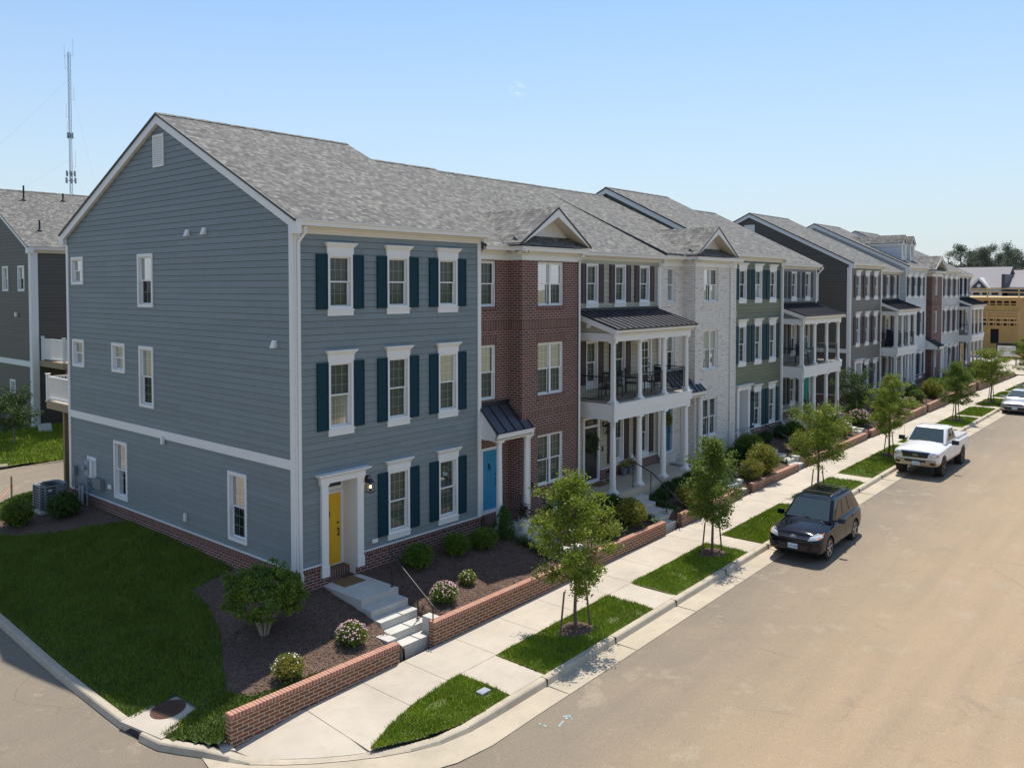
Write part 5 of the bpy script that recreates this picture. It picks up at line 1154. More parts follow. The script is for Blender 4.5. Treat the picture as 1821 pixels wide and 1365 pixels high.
# ------------------------------------------------------------------ planting
def leafs(name,centres,size,mat,seed=1,asp=.55,up=.3,parent=None,zmin=-9):
    """centres: (x,y,z,n,spread) clumps of many small leaves"""
    r=random.Random(seed); v=[];f=[]
    for (cx,cy,cz,n,sp) in centres:
        for _ in range(n):
            x=cx+r.gauss(0,sp);y=cy+r.gauss(0,sp);z=cz+r.gauss(0,sp*.75)
            if z<zmin: z=zmin+abs(r.gauss(0,.03))
            l=size*r.uniform(.6,1.35); d=Vector((r.gauss(0,1),r.gauss(0,1),r.gauss(up,.7))).normalized()
            q=d.cross(Vector((r.gauss(0,1),r.gauss(0,1),r.gauss(0,1)))).normalized()*l*asp*.5; d=d*l
            p=Vector((x,y,z)); nrm=d.cross(q).normalized()*l*.10; b=len(v)
            v+=[tuple(p),tuple(p+d*.45+q+nrm),tuple(p+d),tuple(p+d*.45-q+nrm)]; f.append((b,b+1,b+2,b+3))
    me=bpy.data.meshes.new(name);me.from_pydata(v,[],f);me.materials.append(mat)
    o=bpy.data.objects.new(name,me);COL.objects.link(o)
    if parent is not None:o.parent=parent
    ORG[o.name]=Vector(); return o
def tree(seed,h,w,cb,leaf,nl=9000,lean=0,name='street_tree',trunk_r=.045,size=.085,bark='bark',prof=None,cells=1):
    r=random.Random(seed); t=thing(name,(0,0,0)); m=MB()
    tp=[];x=y=0
    for i in range(9):
        k=i/8; tp.append((x+lean*k,y,h*.97*k)); x+=r.gauss(0,.02);y+=r.gauss(0,.02)
    m.path(tp,[trunk_r*(1-.8*i/8)+.004 for i in range(9)],8)
    def at(z):
        k=z/(h*.97)*8;i=min(7,int(k));a=Vector(tp[i]);b=Vector(tp[i+1]);return a.lerp(b,k-i)
    prof=prof or [(0,.55),(.18,.95),(.4,1.0),(.62,.78),(.8,.5),(1,.18)]
    cl=[]; nb=26; ph=r.uniform(0,6)
    for i in range(nb):
        k=(i+.5)/nb; z=cb+(h-cb)*k*.93; rr=w/2*interp(k,[p[0] for p in prof],[p[1] for p in prof])*r.uniform(.6,1.18)
        a=ph+i*2.4+r.gauss(0,.3); s=at(z); up=.35+.5*k
        e=s+Vector((math.cos(a)*rr,math.sin(a)*rr,rr*up*r.uniform(.2,1)))
        mid=s.lerp(e,.5)+Vector((0,0,rr*.05)); m.path([tuple(s),tuple(mid),tuple(e)],[.018*(1-k*.5),.010,.004],5)
        n=max(2,int(rr/.16))
        for j in range(n+1):
            q=s.lerp(e,.25+.75*j/n); 
            if rr*(.25+.75*j/n)<.12 and k<.5 and r.random()<.5: continue
            for _ in range(2):
                g=q+Vector((r.gauss(0,.10),r.gauss(0,.10),r.gauss(.02,.08)))
                m.path([tuple(q),tuple(g)],[.005,.003],4)
                cl.append((g.x,g.y,g.z,1,.085+.02*r.random()))
    tot=len(cl); cl=[(a,b,c,int(nl/tot*r.uniform(.5,1.5)),s) for a,b,c,_,s in cl]
    m.build('trunk_and_limbs',M[bark],t,smooth=True,fix=False)
    leafs('crown',cl,size,M[leaf],seed,parent=t); return t
TT=[tree(11,4.1,2.3,1.0,'oak_leaf',14500,lean=-.03,size=.078,prof=[(0,.7),(.2,1.0),(.4,1.02),(.6,.82),(.8,.55),(1,.25)]),tree(12,3.85,2.0,.95,'oak_leaf2',13000,size=.078,lean=.03,prof=[(0,.8),(.2,1.05),(.45,.9),(.65,.7),(.82,.42),(1,.15)]),tree(13,3.6,2.2,1.15,'oak_leaf',10500,size=.078,prof=[(0,.7),(.25,1.0),(.55,1.05),(.8,.8),(1,.4)])]
TL=['nearest young oak street tree, staked, on the verge in front of the sky-blue-door steps','second young street tree, cone-shaped, before the beige porch steps','rounder street tree right behind the black parked car','street tree beside the white pickup','street tree on the verge just beyond the white pickup','flat-crowned street tree left of the silver car','street tree at the right edge near the site sign']
sc_=[(0,1),(1,1),(2,1.0),(0,.98),(1,.95),(2,1.02),(0,1.02)]
for i,((x,y),lb) in enumerate(zip(TREES,TL)):
    k,s=sc_[i]; o=TT[k] if i<3 else copy_tree(TT[k]); 
    s2=(s,s,s) if i!=5 else (s*1.1,s*1.1,s*1.0)
    place(o,(x,y,T(x)+.05),[0,.8,2.1,3.3,4.5,.4,1.9][i],s2,lb,'young street trees on the verge'); o['category']='tree'
    for sd,dx,tw in (('left',-.55,.05),('right',.5,-.06)):
        m=MB(); z0=T(x); m.tube((x+dx,y+.1*(1 if dx<0 else -1),z0-.1),(x+dx+tw,y,z0+1.15),.028,.024,7); 
        o2=rezero(m.build('tree_stake',M['stake']),(x+dx,y,z0)); tag(o2,'wooden stake on the %s of the %s'%('street-corner side' if sd=='left' else 'far side',['nearest street tree','second street tree','tree behind the black car','tree beside the white pickup','tree just beyond the pickup','flat-crowned tree left of the silver car','street tree at the right edge'][i]),'stake','tree stakes')
def shrub(seed,rx,rz,n,leaf,size=.045,flowers=0,fmat='petal',shape='ball',up=.4,spike=.0):
    r=random.Random(seed); t=thing('shrub',(0,0,0)); cl=[]
    for _ in range(int(n/9)):
        a=r.uniform(0,6.283); u=r.uniform(-.25,1); 
        if shape=='cone':
            k=r.random(); rr=rx*interp(k,[0,.25,.5,.8,1],[.85,1,.82,.42,.05])*r.uniform(.9,1.0); cl.append((rr*math.cos(a),rr*math.sin(a),rz*2*k+.03,9,.022)); continue
        s=math.sqrt(max(0,1-u*u)); q=1+.16*noise.noise(Vector((math.cos(a)*1.7,math.sin(a)*1.7,u*2+seed)))
        k=r.uniform(.72,1.02)*q+ (spike*r.random() if u>.2 else 0)
        cl.append((rx*k*s*math.cos(a),rx*k*s*math.sin(a),max(.04,rz*.75+rz*k*u),9,.03))
    o=leafs('foliage',cl,size,M[leaf],seed,up=up,parent=t,zmin=.01)
    m=MB(); 
    for i in range(7):
        a=r.uniform(0,6.283); m.path([(0,0,0),(.25*rx*math.cos(a),.25*rx*math.sin(a),rz*.5),(.7*rx*math.cos(a),.7*rx*math.sin(a),rz*1.1)],[.012,.009,.004],5)
    # dense inner twigs keep the plant opaque
    inner=[]
    for _ in range(int(n/22)):
        a=r.uniform(0,6.283);k=r.uniform(.2,.72);z=r.uniform(.15,1.45)
        if shape=='cone': inner.append((rx*.6*(1-z/2)*math.cos(a)*k,rx*.6*(1-z/2)*math.sin(a)*k,rz*z,8,.05))
        else:
            s=math.sqrt(max(.05,1-(z-.75)**2)); inner.append((rx*k*s*math.cos(a),rx*k*s*math.sin(a),rz*z*.9,8,.05))
    leafs('inner_foliage',inner,size*1.5,M[leaf],seed+50,asp=.8,parent=t,zmin=.01)
    m.build('stems',M['bark'],t,fix=False)
    if flowers:
        v=[];f=[]
        for _ in range(flowers):
            a=r.uniform(0,6.283);u=r.uniform(.05,1);s=math.sqrt(1-u*u);k=r.uniform(.98,1.1)
            c=Vector((rx*k*s*math.cos(a),rx*k*s*math.sin(a),rz*.75+rz*k*u+.01)); nn=Vector((s*math.cos(a),s*math.sin(a),u+.4)).normalized();e=nn.cross(Vector((0,0,1))).normalized();g=nn.cross(e);R_=r.uniform(.012,.026);b=len(v);v.append(tuple(c+nn*.015))
            for i in range(6): v.append(tuple(c+(e*math.cos(i*1.047)+g*math.sin(i*1.047))*R_))
            f+=[(b,b+1+i,b+1+(i+1)%6) for i in range(6)]
        me=bpy.data.meshes.new('blossoms');me.from_pydata(v,[],f);me.materials.append(M[fmat]);ob=bpy.data.objects.new('blossoms',me);COL.objects.link(ob);ob.parent=t
    return t
SH={'round':shrub(21,.42,.36,4200,'shrub_leaf'),'dark':shrub(22,.40,.36,3600,'dark_leaf',.05),'yellow':shrub(23,.42,.42,3600,'yellow_leaf',.06,spike=.25,up=.9),'cone':shrub(24,.34,.46,5200,'cone_leaf',.032,shape='cone'),'pink':shrub(25,.36,.30,3000,'shrub_leaf',.04,flowers=190),'few':shrub(26,.26,.24,2000,'yellow_leaf',.04,flowers=26,fmat='white_petal'),'olive':shrub(27,.5,.48,4000,'oak_leaf2',.065,spike=.2,up=.8)}
used_=set()
def put(k,x,y,s,lb,z=None,grp=None,rz=None):
    o=SH[k] if k not in used_ else copy_tree(SH[k]); used_.add(k)
    place(o,(x,y,(zy(x,y) if z is None else z)),R.uniform(0,6) if rz is None else rz,s,lb,grp or 'shrubs in the front beds'); o['category']='shrub'; o.name='flowering_shrub' if k in('pink','few') else ('clipped_conifer' if k=='cone' else 'shrub')
    return o
put('round',3.62,-.72,1.05,'round green shrub nearest the handrail by the yellow-door steps')
put('round',5.12,-.80,1.0,'middle of the three round green shrubs below the blue-grey front')
put('round',6.12,-1.0,1.0,'round green shrub next to the clipped conifer')
put('cone',7.22,-.85,1.08,'clipped egg-shaped conifer left of the sky-blue door landing')
put('pink',2.78,-2.66,1.0,'pink flowering shrub right of the yellow-door steps, close to the wall')
put('few',4.02,-2.32,.9,'small sparsely flowering shrub on the mulch behind the pink one')
put('pink',-.28,-2.62,1.0,'pink flowering shrub left of the yellow-door steps')
put('few',-2.12,-2.72,1.25,'small pale-flowered shrub on the mulch near the corner wall end')
for a in ((10.0,-.9,'dark',.9,'dark shrub below the brick bay window, left of the beige porch'),(10.6,-1.7,'round',.8,'low green shrub in the bed behind the nearest street tree'),(11.9,-1.9,'dark',1.15,'dark broadleaf shrub at the corner of the beige porch slab'),(11.75,-2.75,'yellow',1.15,'yellow-green feathery shrub left of the beige porch steps'),(10.1,-2.85,'yellow',.9,'yellow-green shrub half hidden by the nearest street tree'),
 (14.9,-2.1,'dark',.7,'dark tufted plant right of the beige porch steps'),(15.6,-2.0,'dark',.85,'first dark mound below the beige porch edge'),(16.4,-2.0,'dark',.9,'middle dark mound below the beige porch edge'),(17.3,-1.95,'dark',.95,'last dark mound below the beige porch edge'),(15.3,-3.0,'yellow',1.05,'yellow-green shrub right behind the wall by the second street tree'),(18.2,-1.9,'round',.9,'green shrub at the far end of the beige porch'),
 (20.8,-3.0,'yellow',1.1,'tall yellow-green shrub by the handrail of the white brick house steps'),(22.1,-2.9,'yellow',1.55,'big sunlit yellow-green shrub in the bed of the white brick house'),(23.1,-2.3,'yellow',1.2,'yellow-green shrub behind the big sunlit one'),(22.0,-1.6,'dark',1.0,'dark round shrub below the curtained bay'),(22.9,-1.3,'dark',.95,'second dark round shrub below the curtained bay'),(21.4,-1.0,'dark',1.1,'dark round shrub by the white brick house stoop'),(23.6,-1.6,'olive',1.25,'tall olive shrub in front of the gas meters'),
 (26.9,-.9,'dark',.9,'dark shrub against the brick base of the olive green house'),(28.6,-1.0,'dark',1.0,'dark round shrub under the olive green house windows'),(29.8,-1.2,'round',1.15,'round shrub at the near corner of the cool grey porch slab'),(28.2,-2.1,'round',1.05,'sunlit round shrub behind the wall of the olive green house'),(27.2,-2.6,'yellow',1.2,'pale yellow-green shrub behind the third street tree'),(29.0,-2.8,'yellow',1.1,'yellow-green shrub near the wall before the cool grey porch'),(31.4,-2.2,'olive',1.0,'olive shrub below the cool grey porch'),(32.3,-2.7,'few',1.5,'pale flowering plant behind the long wall'),(33.3,-2.6,'few',1.4,'second pale flowering plant behind the long wall'),(33.6,-1.9,'round',1.2,'green shrub beside the cool grey porch steps'),
 (36.2,-2.4,'pink',1.7,'large pale pink flowering bush by the wall right of the cool grey porch'),(38.2,-1.5,'round',1.3,'round shrub in the side passage bed'),(39.5,-2.6,'yellow',1.3,'yellowish shrub behind the street tree by the pickup'),(41.2,-.6,'dark',1.4,'dark shrub against the taupe gable corner'),(43.5,-2.2,'dark',1.1,'dark shrub under the taupe front'),(44.9,-2.7,'few',1.6,'flowering plant in front of the stone landing'),(47.6,-2.4,'round',1.3,'round green shrub before the olive drab porch'),(48.8,-1.9,'dark',1.4,'dark round shrub before the olive drab porch'),(50.2,-2.7,'yellow',1.5,'bright yellow-green plant before the olive drab porch'),(51.6,-2.5,'olive',1.3,'olive bush before the white dormer house'),(53.4,-2.0,'dark',1.5,'dark round shrub before the white dormer house'),(55.4,-2.3,'round',1.3,'green shrub in the bed of the white dormer house'),(57.6,-2.3,'dark',1.3,'dark shrub in the bed of the white dormer house'),(62.2,-2.2,'round',1.6,'round bush before the far red brick house'),(65,-2.2,'dark',1.6,'dark bush before the pale grey house'),(67.8,-2.0,'yellow',1.6,'yellow-green bush before the pale grey house'),(71,-2.2,'round',1.6,'round bush before the last porch')):
    put(a[2],a[0],a[1],a[3],a[4])
put('dark',-1.05,12.25,1.35,'dark leafy shrub in front of the air conditioner',z=zy(-1.05,12.25))
put('olive',-2.3,12.9,1.0,'glossy sunlit shrub left of the air conditioner',z=zy(-2.3,12.9))
# strappy ground cover along the steps
def tuft(lb,pts,h=.25,seed=1):
    r=random.Random(seed);v=[];f=[]
    for (x,y) in pts:
        for _ in range(60):
            a=r.uniform(0,6.283);l=h*r.uniform(.6,1.2);z=zy(x,y);dx,dy=math.cos(a),math.sin(a);b=len(v);w=.008
            px,py=x+r.gauss(0,.08),y+r.gauss(0,.08)
            v+=[(px-dy*w,py+dx*w,z),(px+dy*w,py-dx*w,z),(px+dx*l*.5+dy*w,py+dy*l*.5-dx*w,z+l*.8),(px+dx*l*.5-dy*w,py+dy*l*.5+dx*w,z+l*.8),(px+dx*l,py+dy*l,z+l*.55)]
            f+=[(b,b+1,b+2,b+3),(b+3,b+2,b+4)]
    me=bpy.data.meshes.new('lilyturf');me.from_pydata(v,[],f);me.materials.append(M['dark_leaf']);o=bpy.data.objects.new('lilyturf',me);COL.objects.link(o);ORG[o.name]=Vector()
    rezero(o,(pts[0][0],pts[0][1],zy(*pts[0])));tag(o,lb,'grassy plants')
tuft('strappy green clumps along the left side of the sky-blue-door steps',[(7.35,-1.5+-.28*i) for i in range(6)],.28,3)
tuft('strappy green clumps beside the beige porch landing',[(14.4,-1.9-.25*i) for i in range(5)]+[(14.7,-1.85)],.26,5)
tuft('strappy clumps along the left of the beige porch steps',[(12.7,-2.1-.25*i) for i in range(5)],.26,6)
tuft('strappy clumps beside the olive green house steps',[(24.6,-1.6-.25*i) for i in range(6)],.28,7)
# multi-stem shrub at the house corner
t=thing('multi_stem_shrub',(-1.45,-.75,zy(-1.45,-.75)),'large multi-stemmed rounded shrub at the blue-grey house corner','shrub')
r=random.Random(4);m=MB();z0=zy(-1.45,-.75);cl=[];ox,oy=-1.45,-.75
for i in range(8):
    a=i*.8+.3; e=(ox+.62*math.cos(a),oy+.62*math.sin(a),z0+.95+r.uniform(-.1,.2)); mid=(ox+.2*math.cos(a),oy+.2*math.sin(a),z0+.42)
    m.path([(ox+.05*math.cos(a),oy+.05*math.sin(a),z0-.05),mid,e],[.038,.028,.012],7)
    for k in range(3):
        b=a+r.gauss(0,.5); m.path([mid,(ox+.8*math.cos(b),oy+.8*math.sin(b),z0+.8+.2*k)],[.016,.005],5)
for _ in range(330):
    a=r.uniform(0,6.283);u=r.uniform(-.6,1);s=math.sqrt(1-u*u);q=1+.24*noise.noise(Vector((math.cos(a)*2,math.sin(a)*2,u*2.5)));k=r.uniform(.62,1)*q
    cl.append((ox+1.0*k*s*math.cos(a),oy+1.0*k*s*math.sin(a),z0+.98+.66*k*u,52,.055))
m.build('stems',M['pale_bark'],t,smooth=True,fix=False)
o=leafs('foliage',cl,.055,M['shrub_leaf'],9,asp=.75,parent=None); o.parent=t; o.data.transform(Matrix.Translation(-Vector(t.location)))
# the small crape myrtle in the side passage
t=tree(31,2.6,2.6,.9,'dark_leaf',9000,name='small_tree',trunk_r=.05,size=.08,bark='pale_bark',prof=[(0,.8),(.4,1.1),(.8,.8),(1,.4)]); place(t,(37.9,-1.7,zy(37.9,-1.7)),.5,1.0,'small multi-branched garden tree in front of the dark taupe gable'); t['category']='tree'
t2=copy_tree(t); place(t2,(2.2,26.6,.15),1.2,1.05,'leafy garden tree beside the dark brown house at the left edge'); t2['category']='tree'
# ------------------------------------------------------------------ small things
def one(m,name,mat,loc,lb,cat,grp=None,smooth=False): o=m.build(name,mat,smooth=smooth); rezero(o,loc); tag(o,lb,cat,grp); return o
t=thing('planter',(7.86,-1.22,.27),'white ceramic planter with dark bronze foliage on the sky-blue-door landing','planter')
m=MB(); m.lathe(7.86,-1.22,[(.15,.27),(.20,.40),(.235,.60),(.245,.68),(.22,.68),(.21,.62)],24); m.build('pot',M['ceramic'],t,smooth=True)
o=leafs('foliage',[(7.86+R.gauss(0,.12),-1.22+R.gauss(0,.12),.85+R.gauss(0,.1),14,.05) for _ in range(40)],.07,M['bronze_leaf'],3); o.data.transform(Matrix.Translation(-Vector(t.location))); o.parent=t
for x,lb in ((15.2,'left zinc bucket planter on the beige porch'),(15.62,'right zinc bucket planter on the beige porch')):
    t=thing('bucket_planter',(x,-.2,.65),lb,'planter','zinc bucket planters')
    m=MB(); m.lathe(x,-.2,[(.11,.65),(.15,.95),(.14,.95),(.13,.9)],16); m.build('bucket',M['zinc'],t,smooth=True)
    o=leafs('foliage',[(x+R.gauss(0,.1),-.2+R.gauss(0,.1),1.1+R.gauss(0,.08),12,.04) for _ in range(24)],.06,M['yellow_leaf'],8); o.data.transform(Matrix.Translation(-Vector(t.location))); o.parent=t
t=thing('blue_planter',(33.9,-.25,.85),'blue glazed pot with a spiky plant on the cool grey porch','planter')
m=MB(); m.lathe(33.9,-.25,[(.2,.85),(.3,1.15),(.32,1.4),(.29,1.4),(.28,1.3)],20); m.build('pot',M['blue_pot'],t,smooth=True)
v=MB()
for i in range(26):
    a=i*2.4;l=.5+.25*R.random(); v.hexa([(33.9-.02,-.25,1.4),(33.9+.02,-.25,1.4),(33.9,-.23,1.4)],[(33.9+math.cos(a)*l*.6,-.25+math.sin(a)*l*.6,1.4+l),(33.905+math.cos(a)*l*.6,-.25+math.sin(a)*l*.6,1.4+l),(33.9+math.cos(a)*l*.6,-.245+math.sin(a)*l*.6,1.4+l)])
v.build('spiky_leaves',M['dark_leaf'],t)
t=thing('floor_lantern',(14.0,-.35,.65),'dark metal floor lantern on the beige porch beside the corner column','lantern')
m=MB(); m.box(13.89,-.46,.65,14.11,-.24,.68)
for a in (-.1,.1):
    for b in (-.1,.1): m.box(14+a-.01,-.35+b-.01,.68,14+a+.01,-.35+b+.01,.98)
m.hexa([(13.88,-.47,.98),(14.12,-.47,.98),(14.12,-.23,.98),(13.88,-.23,.98)],[(13.97,-.38,1.1),(14.03,-.38,1.1),(14.03,-.32,1.1),(13.97,-.32,1.1)]); m.build('frame',M['black_metal'],t)
m=MB(); m.tube((14,-.35,.68),(14,-.35,.84),.04); m.build('candle',M['trim'],t)
for (x,y,z,w,d,lb) in ((1.46,-.32,.105,.7,.55,'brown doormat in front of the yellow door'),(7.75,-.25,.275,.75,.45,'brown patterned doormat in front of the sky-blue door'),(13.3,-.35,.655,.8,.5,'dark doormat in front of the charcoal door')):
    m=MB(); m.box(x-w/2,y-d/2,z-.002,x+w/2,y+d/2,z+.015); one(m,'doormat',M['mat'],(x,y,z),lb,'doormat','doormats')
def wreath(x,y,z,lb,r0=.24,leaf='dark_leaf'):
    t=thing('door_wreath',(x,y,z),lb,'wreath','door wreaths')
    m=MB(); m.path([(x+r0*math.cos(i*.524),y,z+r0*math.sin(i*.524)) for i in range(13)],.03,6); m.build('ring',M['bark'],t)
    o=leafs('leaves',[(x+r0*math.cos(i*.21),y-.03,z+r0*math.sin(i*.21),22,.045) for i in range(30)],.07,M[leaf],5); o.data.transform(Matrix.Translation(-Vector(t.location))); o.parent=t
wreath(13.28,-.02,2.15,'dark leafy wreath on the charcoal door',.30)
wreath(19.07,.10,2.35,'small round wreath on the deep blue door',.2,'yellow_leaf')
# small flag by the sky-blue door
t=thing('garden_flag',(9.15,-1.35,yard(9.15,-1.35)),'small hanging garden flag below the brick bay','flag'); z=yard(9.15,-1.35)
m=MB(); m.tube((9.15,-1.35,z),(9.15,-1.35,z+.95),.008); m.tube((9.15,-1.35,z+.95),(9.4,-1.35,z+.95),.008); m.build('stake',M['black_metal'],t)
m=MB(); m.box(9.17,-1.354,z+.45,9.39,-1.346,z+.93); m.build('cloth',M['paper'],t); m=MB(); m.box(9.171,-1.36,z+.72,9.389,-1.355,z+.93); m.build('blue_band',M['blue_door'],t)
# balcony furniture
def chair(x,y,z,rz,mat,lb,grp,s=1):
    t=thing('patio_chair',(0,0,0),lb,'chair',grp); m=MB(); m.box(-.25,-.25,.40,.25,.25,.44); m.build('seat',M[mat],t)
    m=MB(); 
    for i in range(7): m.box(-.22+i*.07,.22,.44,-.19+i*.07,.26,.98)
    m.box(-.25,.21,.93,.25,.27,1.0); m.build('backrest',M[mat],t)
    for a in (-.24,.24):
        m=MB(); m.box(a-.02,-.25,.62,a+.02,.24,.65); m.box(a-.015,-.24,.44,a+.015,-.21,.62); m.build('armrest',M[mat],t)
        for b in (-.23,.23): m=MB(); m.box(a-.018,b-.018,0,a+.018,b+.018,.40); m.build('leg',M[mat],t)
    place(t,(x,y,z),rz,s); return t
ch=[(13.15,-.75,3.92,-1.2,'black_metal','black patio chair at the left end of the beige balcony'),(14.1,-.45,3.92,2.6,'black_metal','black patio chair behind the corner column of the beige balcony'),(15.35,-.45,3.92,.5,'black_metal','black patio chair by the second balcony window'),(16.35,-.8,3.92,-2.0,'black_metal','black patio chair in front of the balcony glass door')]
for c in ch: chair(*c,'patio chairs on the beige balcony')
t=thing('patio_table',(15.0,-1.0,3.92),'small round table on the beige balcony','table'); m=MB(); m.lathe(15,-1.0,[(.4,4.6),(.4,4.63)],20); m.build('table_top',M['black_metal'],t); m=MB(); m.lathe(15,-1.0,[(.2,3.92),(.03,3.96),(.03,4.6)],12); m.build('pedestal',M['black_metal'],t)
chair(34.4,-.3,3.92,.4,'teal_chair','turquoise chair on the cool grey balcony','balcony seats further along',1.05)
chair(33.0,-.3,3.92,-.5,'navy_cloth','dark chair on the cool grey balcony','balcony seats further along',1)
chair(49.7,-.1,3.92,.3,'navy_cloth','dark chair on the olive drab balcony','balcony seats further along',1.2)
t=thing('covered_grill',(50.4,.1,3.92),'grill under a dark cover on the olive drab balcony','grill'); m=MB(); m.hexa([(50.0,-.2,3.92),(50.8,-.2,3.92),(50.8,.4,3.92),(50,.4,3.92)],[(50.05,-.1,5.0),(50.75,-.1,5.0),(50.7,.3,5.1),(50.1,.3,5.1)]); m.build('cover',M['navy_cloth'],t); m=MB(); m.box(50.1,-.21,4.4,50.7,-.2,4.45); m.build('strap',M['black_metal'],t)
# gas meters
for x,lb in ((24.75,'left gas meter against the white brick corner'),(25.35,'right gas meter in front of the olive green base')):
    z=yard(x,-.9)+.35; t=thing('gas_meter',(x,-.75,yard(x,-.9)),lb,'gas meter','gas meters')
    m=MB(); m.lathe(x,-.75,[(.06,z+.0),(.15,z+.05),(.17,z+.2),(.15,z+.33),(.05,z+.37)],12); m.box(x-.1,-.98,z+.1,x+.1,-.8,z+.28); m.build('body',M['galv'],t,smooth=True)
    m=MB(); m.path([(x-.1,-.75,z+.35),(x-.1,-.75,z+.62),(x+.1,-.75,z+.62),(x+.1,-.75,z-.4)],.02,6); m.tube((x-.1,-.75,z+.6),(x-.5,-.6,z+.62),.02); m.build('pipework',M['grey_box'],t)
# air conditioners
def ac(x,y,z,lb,s=1):
    t=thing('air_conditioner',(x,y,z),lb,'air conditioner','outdoor air conditioners'); w=.42*s;h=.88*s
    def oct(w,c): return [(x-w+c,y-w),(x+w-c,y-w),(x+w,y-w+c),(x+w,y+w-c),(x+w-c,y+w),(x-w+c,y+w),(x-w,y+w-c),(x-w,y-w+c)]
    m=MB(); m.hexa([(a,b,z+.06) for a,b in oct(w*.94,.1)],[(a,b,z+h) for a,b in oct(w*.94,.1)]); m.build('coil_core',M['dark_open'],t)
    m=MB()
    for k in range(9):
        zz=z+.06+k*(h-.1)/8
        m.hexa([(a,b,zz) for a,b in oct(w,.12)],[(a,b,zz+.045) for a,b in oct(w,.12)])
    P=oct(w+.004,.12)
    for i,(a,b) in enumerate(P): m.box(a-.035,b-.035,z+.05,a+.035,b+.035,z+h)
    m.box(x+w*.1,y-w-.012,z+.06,x+w-.12,y-w+.03,z+h-.02)
    m.build('louvred_case',M['grey_box'],t)
    m=MB(); O=[(a,b) for a,b in oct(w+.03,.14)];I=[(x+(a-x)*.8,y+(b-y)*.8) for a,b in O];n=8
    m.add([(a,b,z+h) for a,b in O]+[(a,b,z+h) for a,b in I]+[(a,b,z+h+.05) for a,b in O]+[(a,b,z+h+.03) for a,b in I],sum([[(i,(i+1)%n,2*n+(i+1)%n,2*n+i),(2*n+i,2*n+(i+1)%n,3*n+(i+1)%n,3*n+i),(n+i,(i+1)%n+n,3*n+(i+1)%n,3*n+i)] for i in range(n)],[]))
    m.build('top_rim',M['grey_box'],t)
    m=MB()
    for k in range(1,7): m.path([(x+w*.8*k/7*math.cos(i*.349),y+w*.8*k/7*math.sin(i*.349),z+h+.02) for i in range(19)],.006,4)
    for i in range(4): m.tube((x-w*.8*math.cos(i*.785),y-w*.8*math.sin(i*.785),z+h+.015),(x+w*.8*math.cos(i*.785),y+w*.8*math.sin(i*.785),z+h+.015),.006,n=4)
    m.lathe(x,y,[(.09,z+h-.04),(.09,z+h+.02)],12); m.build('fan_guard',M['black_metal'],t)
    m=MB(); m.box(x-w-.08,y-w-.08,z-.05,x+w+.08,y+w+.08,z+.05); m.build('pad',M['step'],t)
    m=MB(); m.box(x-w*.55,y-w-.02,z+h-.16,x-w*.25,y-w-.006,z+h-.09); m.build('rating_label',M['paper'],t)
ac(-1.0,13.55,yard(-1.0,13.5)+.03,'grey air conditioner behind the shrubs at the rear of the bare gable')
ac(2.6,30.9,.38,'dark air conditioner beside the dark brown house',1.05)
for (x,y,h,lb) in ((-1.25,16.6,.95,'tall survey stake with orange ribbon by the rear alley'),(-1.95,15.9,.35,'short survey stake by the rear kerb')):
    z=.0; t=thing('survey_stake',(x,y,z),lb,'stake','survey stakes'); m=MB(); m.box(x-.03,y-.02,z-.1,x+.03,y+.02,z+h); m.build('wooden_post',M['lumber'],t)
    m=MB(); m.box(x-.036,y-.028,z+h*.55,x+.036,y+.028,z+h*.62); m.build('ribbon_knot',M['orange'],t)
m=MB(); m.path([(-1.25,16.6,.55),(-1.6,16.25,.38),(-1.95,15.9,.2),(-2.3,15.5,.08),(-2.7,15.1,.02)],.012,5); one(m,'orange_ribbon',M['orange'],(-1.9,15.9,.1),'orange ribbon strung between the survey stakes','ribbon')
t=thing('leaning_panel',(4.2,28.4,.3),'pale square access cover leaning on the lawn by the dark brown house','cover'); m=MB(); m.hexa([(4.0,28.4,.28),(4.6,28.3,.28),(4.6,28.36,.28),(4.0,28.46,.28)],[(3.98,28.6,1.0),(4.56,28.5,1.0),(4.56,28.56,1.0),(3.98,28.66,1.0)]); m.build('cover_board',M['soffit'],t)
from mathutils.bvhtree import BVHTree
def paintmat(name,c,metal=.0,rough=.28,coat=1):
    m,n,b=nt(name); b.inputs['Base Color'].default_value=rgb(*c);b.inputs['Metallic'].default_value=metal;b.inputs['Roughness'].default_value=rough
    b.inputs['Coat Weight'].default_value=coat;b.inputs['Coat Roughness'].default_value=.04
    dn=noi(n,5,5,.7); L(n,mixc(n,ramp(n,dn,[(.4,0.),(.8,.10)]),c,tuple(x*.8+.004 for x in c)),b.inputs['Base Color']); return m
M['pblack']=paintmat('black_car_paint',(.004,.005,.010),rough=.10,coat=.0)
M['pblack'].node_tree.nodes['Principled BSDF'].inputs['Specular IOR Level'].default_value=.38; M['pwhite']=paintmat('white_car_paint',(.72,.72,.72),rough=.3,coat=.6); M['psilver']=paintmat('silver_car_paint',(.42,.43,.46),.6,.3)
M['ptan']=paintmat('tan_two_tone_paint',(.36,.30,.20),.3,.35)
M['cglass']=plain('car_glass',(.03,.05,.055),.03,var=0,spec=.7)
M['sglass']=plain('car_side_glass',(.008,.011,.012),.04,var=0,spec=.4); M['tyre']=plain('tyre_rubber',(.018,.017,.016),.85,var=.2); M['rim']=plain('alloy_rim',(.42,.42,.43),.3,metal=.7,var=0)
M['drim']=plain('dark_rim',(.05,.05,.05),.4,metal=.5,var=0)
M['lens']=plain('headlamp_lens',(.62,.64,.66),.08,metal=.35,var=.35,scale=30); M['amber']=plain('amber_lens',(.75,.22,.02),.15,var=0); M['red']=plain('red_lens',(.4,.01,.015),.15,var=0)
